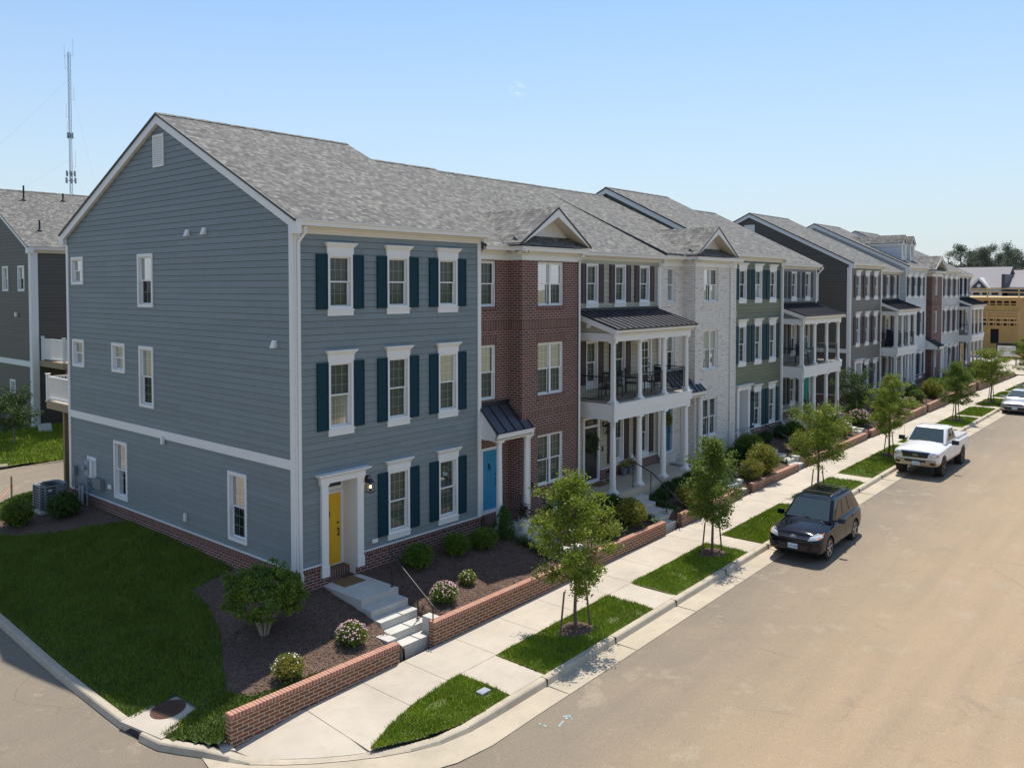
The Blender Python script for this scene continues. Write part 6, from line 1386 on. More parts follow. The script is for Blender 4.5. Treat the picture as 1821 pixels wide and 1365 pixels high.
M['chrome']=plain('chrome',(.65,.65,.67),.12,metal=1,var=0); M['bplastic']=plain('black_plastic',(.02,.02,.022),.55,var=0); M['plate']=plain('number_plate',(.55,.66,.78),.4,var=0); M['plate_ink']=plain('plate_ink',(.03,.06,.22),.5,var=0);M['oval']=plain('dark_blue_badge',(.01,.03,.12),.2,var=0)
def finalize(me,name,mats,parent,mods):
    o=bpy.data.objects.new('tmp',me); COL.objects.link(o)
    for f in mods: f(o)
    dg=bpy.context.evaluated_depsgraph_get(); dg.update(); nm=bpy.data.meshes.new_from_object(o.evaluated_get(dg)); bpy.data.objects.remove(o)
    nm.name=name; nm.materials.clear(); 
    for m_ in mats: nm.materials.append(m_)
    q=bpy.data.objects.new(name,nm);COL.objects.link(q);q.parent=parent; ORG[q.name]=Vector(); return q
def car(name,label,cat,S):
    t=thing(name,(0,0,0),label,cat,'parked vehicles along the kerb' if S.get('grp') else None)
    # lower hull
    sec=[];NP=8
    for (x,w,zb,zt,zs) in S['st']:
        h=[(0,zt),(.5*w,zt-.005),(.84*w,zs+.02),(.965*w,zs-.06),(1.0*w,(zs+zb)/2+.05),(.985*w,zb+.12),(.9*w,zb),(0,zb)]
        sec.append([(x,y,z) for y,z in h]+[(x,-y,z) for y,z in h[-2:0:-1]])
    v=[p for s in sec for p in s]; n=len(sec[0]); f=[]
    for i in range(len(sec)-1):
        for k in range(n): f.append((i*n+k,i*n+(k+1)%n,(i+1)*n+(k+1)%n,(i+1)*n+k))
    f+=[tuple(range(n))[::-1],tuple(range((len(sec)-1)*n,len(sec)*n))]
    me=bpy.data.meshes.new('hull');me.from_pydata(v,[],f)
    bm=bmesh.new();bm.from_mesh(me);bmesh.ops.recalc_face_normals(bm,faces=bm.faces)
    cr=bm.edges.layers.float.get('crease_edge') or bm.edges.layers.float.new('crease_edge')
    for e in bm.edges:
        ks=sorted(a.index%n for a in e.verts)
        if ks[0]==ks[1] and ks[0] in (2,n-2,3,n-3): e[cr]=S.get('cr',.35)
        st_=[a.index//n for a in e.verts]
        if st_[0]==st_[1] and st_[0] in (0,len(sec)-1): e[cr]=S.get('cr',.35)
    bm.to_mesh(me);bm.free()
    cut=MB(); R_=S['wr']
    for wx in S['wx']:
        for s in (-1,1): cut.tube((wx,s*(S['W']-.30),R_),(wx,s*(S['W']+.2),R_),R_+S.get('gap',.07),None,28)
    cme=bpy.data.meshes.new('cut');cme.from_pydata(cut.v,[],cut.f);bm=bmesh.new();bm.from_mesh(cme);bmesh.ops.recalc_face_normals(bm,faces=bm.faces);bm.to_mesh(cme);bm.free()
    co=bpy.data.objects.new('cut',cme);COL.objects.link(co)
    def mods(o):
        a=o.modifiers.new('s','SUBSURF');a.levels=2;a.render_levels=2
        b=o.modifiers.new('b','BOOLEAN');b.operation='DIFFERENCE';b.object=co;b.solver='EXACT'
    hull=finalize(me,'body',[M[S['paint']]],t,[mods]); bpy.data.objects.remove(co)
    hull.data.shade_smooth(); hull.data.set_sharp_from_angle(angle=rad(40))
    if S.get('low'):   # two-tone lower panels
        hull.data.materials.append(M[S['low'][1]])
        for p in hull.data.polygons:
            if p.center.z<S['low'][0]: p.material_index=1
    # dark wheel wells and underside
    m=MB()
    for wx in S['wx']:
        for s in (-1,1): m.tube((wx,s*(S['W']-.31),R_),(wx,s*(S['W']-.295),R_),R_+.10,None,24)
    m.build('wheel_well',M['bplastic'],t)
    # greenhouse
    g=S['gh']; xf,xr,XF,XR,wb,wt,wbr,wtr,z0,z1=g
    m=MB(); cf=.05
    m.hexa([(xf,wb-.14,z0),(xf-.06,wb,z0),(xr+.05,wbr,z0),(xr,wbr-.1,z0),(xr,-wbr+.1,z0),(xr+.05,-wbr,z0),(xf-.06,-wb,z0),(xf,-wb+.14,z0)],
           [(XF,wt-.12,z1-.03),(XF-.08,wt,z1-.05),(XR+.06,wtr,z1-.06),(XR,wtr-.1,z1-.05),(XR,-wtr+.1,z1-.05),(XR+.06,-wtr,z1-.06),(XF-.08,-wt,z1-.05),(XF,-wt+.12,z1-.03)])
    # crowned roof
    m.hexa([(XF-.0,wt-.1,z1-.05),(XR+.02,wtr-.08,z1-.07),(XR+.02,-wtr+.08,z1-.07),(XF,-wt+.1,z1-.05)],[(XF-.22,wt-.22,z1+.01),(XR+.2,wtr-.2,z1-.01),(XR+.2,-wtr+.2,z1-.01),(XF-.22,-wt+.22,z1+.01)])
    gm=bpy.data.meshes.new('gh');gm.from_pydata(m.v,[],m.f);bm=bmesh.new();bm.from_mesh(gm);bmesh.ops.recalc_face_normals(bm,faces=bm.faces);bm.to_mesh(gm);bm.free()
    def mods2(o):
        a=o.modifiers.new('b','BEVEL');a.width=.035;a.segments=3;a.limit_method='ANGLE';a.angle_limit=rad(12)
    cab=finalize(gm,'cab',[M[S['paint']]],t,[mods2]); cab.data.shade_smooth(); cab.data.set_sharp_from_angle(angle=rad(50))
    off=.008
    def patch(A,B,C,D,a0,a1,t0,t1,mat,nm,o_=off,tap0=0,tap1=0):
        A,B,C,D=[Vector(q) for q in (A,B,C,D)]
        nrm=(B-A).cross(D-A).normalized(); c=(A+B+C+D)/4
        if nrm.dot(c-Vector((c.x*.0+((xf+xr)/2),0,(z0+z1)/2-.3)))<0: nrm=-nrm
        P=lambda u,w_: (A.lerp(B,u)).lerp(D.lerp(C,u),w_)+nrm*o_
        q=MB(); q.quad(tuple(P(a0,t0)),tuple(P(a1,t0)),tuple(P(a1-tap1,t1)),tuple(P(a0+tap0,t1))); return q.build(nm,M[mat],t,fix=False)
    patch((xf,-wb+.14,z0),(xf,wb-.14,z0),(XF,wt-.12,z1-.03),(XF,-wt+.12,z1-.03),-.03,1.03,.10,.93,'cglass','windscreen')
    patch((xr,wbr-.1,z0),(xr,-wbr+.1,z0),(XR,-wtr+.1,z1-.05),(XR,wtr-.1,z1-.05),.04,.96,.25,.9,'cglass','rear_window')
    for s in (1,-1):
        a=(xf-.06,s*wb,z0);b=(xr+.05,s*wbr,z0);c=(XR+.06,s*wtr,z1-.06);d=(XF-.08,s*wt,z1-.05)
        for (a0,a1,u0,u1) in S['win']: patch(a,b,c,d,a0,a1,.16,.90,'sglass','side_window',tap0=u0,tap1=u1)
    bv=BVHTree.FromPolygons([v.co for v in hull.data.vertices],[tuple(p.vertices) for p in hull.data.polygons])
    def decal(nm,mat,P,dr,nx=8,ny=4,o_=.008,par=None):
        P=[Vector(q) for q in P]; dr=Vector(dr).normalized(); q=MB(); miss=[]; vs=[]
        for j in range(ny+1):
            for i in range(nx+1):
                p=P[0].lerp(P[1],i/nx).lerp(P[3].lerp(P[2],i/nx),j/ny)-dr*3
                h=bv.ray_cast(p,dr); 
                loc=h[0] if h[0] is not None else p+dr*3
                vs.append(tuple(loc-dr*o_)); miss.append(h[0] is None)
        q.add(vs,[(j*(nx+1)+i,j*(nx+1)+i+1,(j+1)*(nx+1)+i+1,(j+1)*(nx+1)+i) for j in range(ny) for i in range(nx) if not any(miss[k] for k in (j*(nx+1)+i,j*(nx+1)+i+1,(j+1)*(nx+1)+i+1,(j+1)*(nx+1)+i))])
        o=q.build(nm,M[mat],t,smooth=True,fix=False); return o
    FX=(-1,0,0); 
    for spec in S['front']: decal(spec[0],spec[1],[(0,a,b) for a,b in spec[2]],FX,*(spec[3:] if len(spec)>3 else ()))
    for spec in S['rear']: decal(spec[0],spec[1],[(0,a,b) for a,b in spec[2]],(1,0,0))
    for s in (1,-1):
        for spec in S['side']: decal(spec[0],spec[1],[(a,0,b) for a,b in spec[2]],(0,-s,0),*(spec[3:] if len(spec)>3 else ()))
    fx=max(p[0] for p in S['st'])
    # badge, plate
    bz=S['badge'][0]; h=bv.ray_cast(Vector((fx+1,0,bz)),Vector((-1,0,0)))[0]; bx=h.x if h else fx
    m=MB(lambda p:(bx+.02+p[0],p[1],bz+p[2])); e=S['badge'][1]
    if e=='rings':
        for a,b,cz in ((.085,.06,0),(.030,.055,0),(.065,.022,.022)):
            m.path([(0.0,a*math.cos(i*.262),cz+b*math.sin(i*.262)) for i in range(25)],.009,5)
        m.build('badge',M['chrome'],t)
    elif e=='oval':
        m.tube((-.01,0,0),(.012,0,0),1,None,24); m.v=[(bx+.02+(v[0]-bx-.02),v[1]*.115,bz+(v[2]-bz)*.048) for v in m.v]; m.build('badge',M['chrome'],t)
        q=MB(); q.tube((0,0,0),(.016,0,0),1,None,24); q.v=[(bx+.02+v[0],v[1]*.10,bz+v[2]*.037) for v in q.v]; q.build('badge_field',M['oval'],t)
        text_on(t,S['badge'][2],bx+.04,bz-.018,.055,'chrome','badge_letters')
    else:
        m.path([(0,.07*math.cos(i*.262),.05*math.sin(i*.262)) for i in range(25)],.009,5); m.build('badge',M['chrome'],t)
    pz=S['plate'][0]; m=MB(); px=fx+S['plate'][2]; m.box(px-.02,-.155+S['plate'][1],pz-.078,px,.155+S['plate'][1],pz+.078); m.build('number_plate',M['plate'],t)
    if S['plate'][3]: text_on(t,S['plate'][3],px+.002,pz-.035,.068,'plate_ink','plate_text',S['plate'][1])
    # wheels
    for wx in S['wx']:
        for s in (-1,1):
            yo=s*(S['W']-.02);yi=s*(S['W']-.02-S['tw']); w=MB(lambda p:(wx+p[0],(yi+(yo-yi)*p[1]),R_+p[2]))
            prof=[(.62,0),(.93,0),(1,.12),(1,.88),(.95,.99),(.72,1.0),(.66,.9)]
            vs=[];n_=36
            for r_,y_ in prof:
                for i in range(n_): a=6.2832*i/n_; vs.append((R_*r_*math.cos(a),y_,R_*r_*math.sin(a)))
            w.add(vs,[(k*n_+i,k*n_+(i+1)%n_,(k+1)*n_+(i+1)%n_,(k+1)*n_+i) for k in range(len(prof)-1) for i in range(n_)])
            wh=w.build('wheel',M['tyre'],t,smooth=True)
            w=MB(lambda p:(wx+p[0],(yi+(yo-yi)*p[1]),R_+p[2]))
            vs=[]; n_=30
            for r_,y_ in ((.68,.93),(.63,.95),(.60,.6),(.0,.55)):
                for i in range(n_): a=6.2832*i/n_; vs.append((R_*r_*math.cos(a),y_,R_*r_*math.sin(a)))
            w.add(vs,[(k*n_+i,k*n_+(i+1)%n_,(k+1)*n_+(i+1)%n_,(k+1)*n_+i) for k in range(3) for i in range(n_)])
            w.build('rim_barrel',M['drim'],wh,smooth=True)
            w=MB(lambda p:(wx+p[0],(yi+(yo-yi)*p[1]),R_+p[2]))
            for k in range(S.get('sp',5)):
                a=6.2832*k/S.get('sp',5)+.3; c,s2=math.cos(a),math.sin(a); q=R_*.085
                w.hexa([(c*R_*.1-s2*q,.80,s2*R_*.1+c*q),(c*R_*.1+s2*q,.80,s2*R_*.1-c*q),(c*R_*.64+s2*q*.9,.88,s2*R_*.64-c*q*.9),(c*R_*.64-s2*q*.9,.88,s2*R_*.64+c*q*.9)],[(c*R_*.1-s2*q,.97,s2*R_*.1+c*q),(c*R_*.1+s2*q,.97,s2*R_*.1-c*q),(c*R_*.64+s2*q*.9,.97,s2*R_*.64-c*q*.9),(c*R_*.64-s2*q*.9,.97,s2*R_*.64+c*q*.9)])
            w.path([(R_*.65*math.cos(i*.262),.95,R_*.65*math.sin(i*.262)) for i in range(25)],.012,5) if 0 else None
            vs=[]; 
            for r_,y_ in ((.16,.7),(.16,1.0),(.0,1.0)):
                for i in range(16): a=6.2832*i/16; vs.append((R_*r_*math.cos(a),y_,R_*r_*math.sin(a)))
            w.add(vs,[(k*16+i,k*16+(i+1)%16,(k+1)*16+(i+1)%16,(k+1)*16+i) for k in range(2) for i in range(16)])
            vs=[]
            for r_,y_ in ((.70,.9),(.70,.985),(.63,.985),(.63,.8)):
                for i in range(n_): a=6.2832*i/n_; vs.append((R_*r_*math.cos(a),y_,R_*r_*math.sin(a)))
            w.add(vs,[(k*n_+i,k*n_+(i+1)%n_,(k+1)*n_+(i+1)%n_,(k+1)*n_+i) for k in range(3) for i in range(n_)])
            w.build('rim',M[S.get('rim','rim')],wh)
    # mirrors, handles
    for s in (1,-1):
        m=MB(); x,y,z=S['mir']; mw,mh=S.get('msz',(.16,.14)); y*=s
        m.hexa([(x+.05,y,z-mh/2),(x-.08,y,z-mh/2),(x-.10,y,z+mh/2),(x+.01,y,z+mh/2)],[(x+.03,y+s*mw,z-mh/2+.01),(x-.08,y+s*mw*1.1,z-mh/2+.01),(x-.10,y+s*mw*1.1,z+mh/2-.01),(x+.0,y+s*mw,z+mh/2-.01)]); m.tube((x-.03,y-s*.14,z-.03),(x-.03,y+s*.02,z-.02),.025); m.build('door_mirror',M[S['mirm']],t)
        for hx in S['hand']:
            h=bv.ray_cast(Vector((hx,s*3,S['hz'])),Vector((0,-s,0)))[0]
            if h: m=MB(); m.box(hx-.09,h.y,S['hz']-.015,hx+.09,h.y+s*.035,S['hz']+.02); m.build('door_handle',M[S['handm']],t)
    return t,bv
def text_on(t,s,x,z,size,mat,name,yc=0):
    tc=bpy.data.curves.new('n','FONT');tc.body=s;tc.size=size;tc.extrude=.002;tc.align_x='CENTER';to=bpy.data.objects.new('n',tc)
    me=bpy.data.meshes.new_from_object(to);me.materials.append(M[mat]);bpy.data.objects.remove(to)
    me.transform(Matrix(((0,0,1,x),(1,0,0,yc),(0,1,0,z),(0,0,0,1))))
    o=bpy.data.objects.new(name,me);COL.objects.link(o);o.parent=t;ORG[o.name]=Vector();return o
ds=.006
def seam(x0,z0,x1,z1): return ('door_seam','bplastic',[(x0-ds,z0),(x0+ds,z0),(x1+ds,z1),(x1-ds,z1)],1,8,.003)
SUV=dict(W=.905,wr=.355,wx=(1.42,-1.24),tw=.22,paint='pblack',gap=.06,grp=1,
 st=[(2.33,.66,.34,.74,.70),(2.27,.80,.26,.86,.80),(2.12,.875,.22,.97,.88),(1.75,.90,.21,1.04,.93),(1.3,.905,.21,1.09,.97),(.98,.905,.21,1.12,1.0),(.6,.905,.21,1.12,1.02),(-.2,.905,.21,1.13,1.04),(-1.2,.91,.21,1.15,1.06),(-1.8,.90,.23,1.14,1.06),(-2.03,.87,.28,1.08,1.02),(-2.12,.80,.36,.98,.94)],
 gh=(1.10,-2.05,.36,-1.68,.82,.64,.80,.62,1.04,1.70),
 win=[(.09,.34,.13,.0),(.365,.60,.0,.0),(.625,.85,.0,.06)],
 front=[('grille','bplastic',[(-.52,.70),(.52,.70),(.56,.84),(-.56,.84)],16,4,.010),('grille_bar','chrome',[(-.50,.765),(.50,.765),(.50,.775),(-.50,.775)],14,1,.018),('lower_grille','bplastic',[(-.42,.40),(.42,.40),(.50,.56),(-.50,.56)],12,3,.008),
   ('headlight','lens',[(.47,.72),(.80,.78),(.80,.92),(.54,.86)],8,5,.012),('headlight','lens',[(-.47,.72),(-.80,.78),(-.80,.92),(-.54,.86)],8,5,.012),('turn_signal','amber',[(.76,.78),(.825,.80),(.82,.90),(.77,.90)],4,4,.018),('turn_signal','amber',[(-.76,.78),(-.825,.80),(-.82,.90),(-.77,.90)],4,4,.018),
   ('fog_lamp_recess','bplastic',[(.60,.42),(.80,.44),(.80,.56),(.60,.56)],4,3,.008),('fog_lamp_recess','bplastic',[(-.60,.42),(-.80,.44),(-.80,.56),(-.60,.56)],4,3,.008)],
 rear=[('tail_light','red',[(.66,.95),(.86,.95),(.84,1.12),(.70,1.12)]),('tail_light','red',[(-.66,.95),(-.86,.95),(-.84,1.12),(-.70,1.12)])],
 side=[seam(.92,.30,1.0,1.0),seam(-.12,.28,-.10,1.02),seam(-.95,.55,-.98,1.04),('sill','bplastic',[(-.85,.24),(1.0,.24),(1.0,.30),(-.85,.30)],12,1,.006),('tail_light','red',[(-2.22,.84),(-2.05,.84),(-2.08,.98),(-2.18,.98)],3,3,.008),('side_lamp','lens',[(1.95,.84),(2.2,.80),(2.15,.90),(1.98,.93)],4,3,.010)],
 badge=(.79,'rings'),plate=(.50,.0,.03,'XDT-7489'),mir=(.72,.92,1.10),msz=(.20,.15),mirm='pblack',hand=(-.0,-.98),hz=.93,handm='pblack',sp=5)
c1,bv=car('black_suv','black compact SUV with roof rails parked at the kerb, nearest vehicle','car',SUV)
m=MB()
for s in (1,-1):
    m.path([(.18,s*.50,1.70),(.05,s*.50,1.765),(-1.45,s*.49,1.765),(-1.6,s*.49,1.70)],.018,6)
for x in (-.1,-1.35): m.box(x-.03,-.50,1.755,x+.03,.50,1.775)
m.build('roof_rack',M['bplastic'],c1)
m=MB(); m.path([(1.1,.25,1.10),(.93,-.20,1.19)],.009,4); m.path([(1.14,-.45,1.08),(.98,.05,1.17)],.009,4); m.build('wiper',M['bplastic'],c1)
m=MB(); m.box(.40,-.07,1.50,.44,.07,1.56); m.build('mirror_housing',M['bplastic'],c1)
place(c1,(15.67,-7.76,road(15.6,-7.6)+.006),math.pi+rad(2))
TR=dict(W=1.0,wr=.43,wx=(1.95,-1.50),tw=.30,paint='pwhite',gap=.10,cr=.6,rim='drim',grp=1,low=(.66,'ptan'),
 st=[(2.90,.72,.58,1.10,1.06),(2.85,.90,.48,1.20,1.12),(2.72,.97,.46,1.28,1.17),(2.2,.985,.46,1.34,1.20),(1.5,.99,.46,1.38,1.22),(1.1,.99,.46,1.40,1.25),(.6,.99,.46,1.38,1.27),(-.6,.99,.46,1.38,1.28),(-1.5,.99,.48,1.40,1.30),(-2.5,.99,.50,1.40,1.30),(-2.72,.97,.52,1.39,1.29),(-2.78,.92,.60,1.32,1.24)],
 gh=(1.28,-.95,.52,-.72,.86,.68,.84,.68,1.30,1.98),
 win=[(.12,.56,.14,.0),(.60,.88,.0,.05)],
 front=[('grille_surround','chrome',[(-.54,.85),(.54,.85),(.62,1.15),(-.62,1.15)],12,6,.008),('grille','bplastic',[(-.50,.875),(.50,.875),(.58,1.125),(-.58,1.125)],12,6,.018),
   ('headlight','lens',[(.64,.92),(.95,.94),(.94,1.12),(.66,1.10)],6,4,.012),('headlight','lens',[(-.64,.92),(-.95,.94),(-.94,1.12),(-.66,1.10)],6,4,.012),('turn_signal','amber',[(.87,.95),(.955,.97),(.95,1.06),(.88,1.06)],3,3,.018),('turn_signal','amber',[(-.87,.95),(-.955,.97),(-.95,1.06),(-.88,1.06)],3,3,.018),
   ('front_bumper','ptan',[(-.93,.52),(.93,.52),(.95,.80),(-.95,.80)],16,5,.035),('air_intake','bplastic',[(-.42,.68),(.42,.68),(.46,.78),(-.46,.78)],8,2,.045),('fog_lamp','bplastic',[(.62,.60),(.84,.60),(.84,.70),(.62,.70)],3,3,.045),('fog_lamp','bplastic',[(-.62,.60),(-.84,.60),(-.84,.70),(-.62,.70)],3,3,.045)],
 rear=[('tail_light','red',[(.82,1.0),(.96,1.0),(.95,1.28),(.83,1.28)]),('tail_light','red',[(-.82,1.0),(-.96,1.0),(-.95,1.28),(-.83,1.28)])],
 side=[seam(1.1,.55,1.14,1.26),seam(-.05,.55,-.05,1.28),seam(-.92,.55,-.92,1.30),('tail_light','red',[(-2.76,1.0),(-2.70,1.0),(-2.70,1.28),(-2.76,1.28)],2,3,.008)],
 badge=(1.0,'oval','Ford'),plate=(.64,.05,.075,'AV 1521'),mir=(.86,1.02,1.38),msz=(.26,.20),mirm='bplastic',hand=(.05,),hz=1.12,handm='pwhite',sp=6)
c2,bv=car('white_pickup','white extended-cab pickup truck with tan lower panels and covered bed parked at the kerb','pickup truck',TR)
m=MB(); m.hexa([(-.9,-.90,1.28),(-.9,.90,1.28),(-2.70,.90,1.28),(-2.70,-.90,1.28)],[(-.92,-.88,1.405),(-.92,.88,1.405),(-2.68,.88,1.395),(-2.68,-.88,1.395)]); m.build('bed_cover',M['pwhite'],c2)
m=MB(); m.box(-2.92,-.9,.60,-2.78,.9,.78); m.build('rear_bumper',M['chrome'],c2)
m=MB(); m.path([(1.28,.3,1.40),(1.12,-.25,1.50)],.01,4); m.path([(1.3,-.5,1.39),(1.16,.05,1.48)],.01,4); m.build('wiper',M['bplastic'],c2)
m=MB(); 
for s in (1,-1): m.box(-.9,s*.6-.04,.40,1.2,s*.6+.04,.52)
for wx in (1.95,-1.5): m.tube((wx,-.85,.43),(wx,.85,.43),.05)
m.box(-2.7,-.45,.45,2.6,.45,.60); m.build('frame_rails',M['bplastic'],c2)
m=MB(); m.tube((1.3,-.9,1.35),(1.25,-.93,2.05),.005); m.build('aerial',M['bplastic'],c2)
place(c2,(30.28,-7.74,road(30,-7.6)+.006),math.pi)
SE=dict(W=.89,wr=.33,wx=(1.38,-1.30),tw=.21,paint='psilver',gap=.05,grp=1,
 st=[(2.28,.60,.26,.62,.58),(2.2,.78,.2,.72,.66),(2.0,.86,.18,.82,.74),(1.5,.885,.18,.92,.80),(1.0,.89,.18,.98,.86),(.4,.89,.18,.98,.90),(-.8,.89,.18,.99,.92),(-1.7,.885,.2,1.02,.93),(-2.15,.85,.24,.98,.90),(-2.28,.76,.34,.86,.8)],
 gh=(1.25,-1.95,.30,-1.2,.78,.56,.76,.54,.93,1.45),win=[(.10,.42,.16,0),(.45,.82,0,.16)],
 front=[('grille','bplastic',[(-.45,.58),(.45,.58),(.52,.66),(-.52,.66)],10,3,.010),('lower_grille','bplastic',[(-.58,.28),(.58,.28),(.62,.46),(-.62,.46)],10,3,.008),('chrome_strip','chrome',[(-.46,.655),(.46,.655),(.46,.672),(-.46,.672)],10,1,.02),('headlight','lens',[(.50,.62),(.82,.68),(.82,.78),(.56,.70)],6,4,.012),('headlight','lens',[(-.50,.62),(-.82,.68),(-.82,.78),(-.56,.70)],6,4,.012)],
 rear=[('tail_light','red',[(.5,.8),(.8,.8),(.78,.92),(.52,.92)]),('tail_light','red',[(-.5,.8),(-.8,.8),(-.78,.92),(-.52,.92)])],
 side=[seam(.95,.28,1.0,.88),seam(-.15,.26,-.15,.92)],badge=(.62,'plainring'),plate=(.40,0,.02,''),mir=(.72,.93,.98),msz=(.18,.12),mirm='psilver',hand=(-.05,-1.0),hz=.80,handm='psilver',sp=8)
c3,bv=car('silver_sedan','silver-grey sedan with dark lower grille parked at the right edge, in front of another car','car',SE)
c4=copy_tree(c3)
place(c3,(52.3,-7.75,road(52,-7.6)+.006),math.pi)
place(c4,(59.5,-7.75,road(59,-7.6)+.006),math.pi,1.06,label='farthest parked car, pale silver, mostly hidden behind the silver-grey sedan'); c4.name='silver_hatchback'
# ------------------------------------------------------------------ far things
t=thing('timber_frame_building',(105,6,0),'unfinished timber-framed building sheathed in tan board, with lumber guard rails','building')
X=105
m=MB(side(X)); panel(m,1.3,14,.2,6.75,[(3.4,4.3,1.2,3.0)]+[(1.6+.75*i,2.15+.75*i,z,z+h) for i in range(15) for z,h in ((4.0,.2),(3.45,.28),(6.2,.28),(5.95,.14))],False); m.T=None
m.quad((X,1.3,.2),(X+14,1.3,.2),(X+14,1.3,6.75),(X,1.3,6.75)); m.build('sheathed_wall',M['plywood'],t,fix=False)
m=MB(); m.box(X+.4,1.6,.2,X+.5,13.8,6.6); m.build('dark_interior',M['dark_open'],t)
m=MB(); m.box(X-.25,1.1,6.76,X+14,14,6.95); m.build('roof_deck',M['lumber'],t)
m=MB(); m.box(X-.05,1.3,4.30,X-.01,14,4.5); m.box(X-.05,1.3,3.78,X-.01,14,3.95);m.box(X-.05,1.3,6.55,X-.01,14,6.7)
for y in range(16): m.box(X-.06,1.7+.75*y,3.4,X-.005,1.78+.75*y,4.3)
m.build('floor_band',M['lumber'],t)
for zb,zt_ in ((6.95,8.05),(4.35,5.15)):
    m=MB(); 
    for z in (zt_-.12,zb+(zt_-zb)*.5): m.box(X-.3,1.1,z,X-.24,14,z+.12)
    for y in (1.2,4.6,8.0,11.4): m.box(X-.32,y,zb-.3,X-.2,y+.12,zt_)
    if zb>6: m.box(X-.3,1.05,zt_-.12,X+13,1.1,zt_); m.box(X-.3,1.05,zb+.5,X+13,1.1,zb+.62)
    m.build('guard_rail',M['lumber'],t)
m=MB(); m.box(X-.02,6,2.0,X-.01,6.05,2.1)
t=thing('site_sign',(88,-.5,.02),'white board sign with dark top on white posts near the building site','sign')
m=MB(); m.box(88,-1.35,.9,88.1,.35,2.0); m.build('sign_board',M['paper'],t); m=MB(); m.box(87.95,-1.45,2.0,88.15,.45,2.28); m.box(87.97,.35,1.1,88.13,.45,2.0);m.box(87.97,-1.45,1.1,88.13,-1.35,2.0); m.build('dark_frame',M['black_metal'],t)
for y in (-1.4,.4): m=MB(); m.box(87.97,y-.09,.0,88.13,y+.09,1.1); m.build('post',M['paper'],t)
m=MB(); 
for k in range(5): m.box(87.985,-1.15+k*.28,1.42,87.995,-.95+k*.28,1.52)
m.build('ochre_marks',M['plywood'],t); m=MB(); m.box(87.985,-1.2,1.62,87.995,.2,1.75); m.build('grey_line',M['pvc'],t)
# distant grey-roofed houses
def far_house(lb,x,y0,y1,zr,ze,w,wall='slate_siding',dorm=None,name='distant_house'):
    t=thing(name,(x,(y0+y1)/2,0),lb,'house','distant grey-roofed houses')
    m=MB(); m.box(x+2,y0,0,x+2+w,y1,ze); m.build('wall',M[wall],t)
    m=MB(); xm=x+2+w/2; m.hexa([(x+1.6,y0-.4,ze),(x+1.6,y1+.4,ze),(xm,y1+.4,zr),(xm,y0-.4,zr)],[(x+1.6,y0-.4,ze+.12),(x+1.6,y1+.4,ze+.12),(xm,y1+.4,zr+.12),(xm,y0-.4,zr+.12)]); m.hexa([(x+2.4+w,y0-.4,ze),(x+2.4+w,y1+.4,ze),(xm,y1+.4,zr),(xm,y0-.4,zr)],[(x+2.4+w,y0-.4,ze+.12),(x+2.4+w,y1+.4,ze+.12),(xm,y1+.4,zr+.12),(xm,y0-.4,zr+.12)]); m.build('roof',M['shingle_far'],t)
    m=MB(); m.T=None; 
    m.add([(x+2,y0,ze),(x+2+w,y0,ze),(xm,y0,zr-.05)],[(0,1,2)]); m.add([(x+2,y1,ze),(x+2+w,y1,ze),(xm,y1,zr-.05)],[(0,1,2)]); m.build('gable_end',M[wall],t,fix=False)
    m=MB(); m.box(x+1.55,y0-.4,ze-.25,x+1.7,y1+.4,ze+.02); m.build('fascia',M['trim'],t)
    return t
t=far_house('distant house with long pale grey roof and small white-trimmed gable',146,10.9,22,11.65,8.0,12)
m=MB(); yc=14.3; x=147.2; m.hexa([(x,yc-1.55,7.9),(x,yc+1.55,7.9),(x,yc,9.65)],[(x+4,yc-1.55,7.9),(x+4,yc+1.55,7.9),(x+4,yc,9.65)]); m.build('gablet',M['slate_siding'],t)
m=MB(); 
for s in (1,-1): m.hexa([(x-.15,yc+s*1.75,7.9),(x-.15,yc+s*1.35,7.9),(x-.15,yc,9.45),(x-.15,yc,9.9)],[(x+4,yc+s*1.75,7.9),(x+4,yc+s*1.35,7.9),(x+4,yc,9.45),(x+4,yc,9.9)])
m.build('gablet_trim',M['paper'],t)
m=MB(); m.tube((x-.1,yc,8.45),(x-.02,yc,8.45),.32,n=20); m.build('round_vent',M['paper'],t)
m=MB(); m.box(x,16.2,8,x+4,17.4,9.8); m.build('wall_dormer',M['slate_siding'],t); m=MB(); m.box(x-.06,16.4,8.4,x-.02,17.2,9.6); m.build('dormer_window',M['paper'],t); m=MB(); m.box(x-.09,16.6,8.6,x-.06,17.05,9.4); m.build('window_pane',M['dark_open'],t)
m=MB(); m.box(147.9,11,0,148,22,7.7); m.build('white_wall',M['paper'],t)
m=MB()
for k in range(7): m.box(147.8,11.5+k*1.4,6.9,147.88,12.5+k*1.4,7.35)
m.build('dark_windows',M['dark_open'],t)
t=far_house('distant house with lower pale grey roof at the right edge',147,-2,10.4,10.35,8.1,11)
m=MB(); m.box(147,10.4,7.4,158,10.9,10.4); m.build('dark_party_wall',M['slate_siding'],t)
t=far_house('farthest grey roof peeking behind the other two',160,2,16,11.3,8.5,10)
m=MB(); m.box(166,9.0,10,167,9.9,12.4); m.build('chimney',M['red_brick'],t)
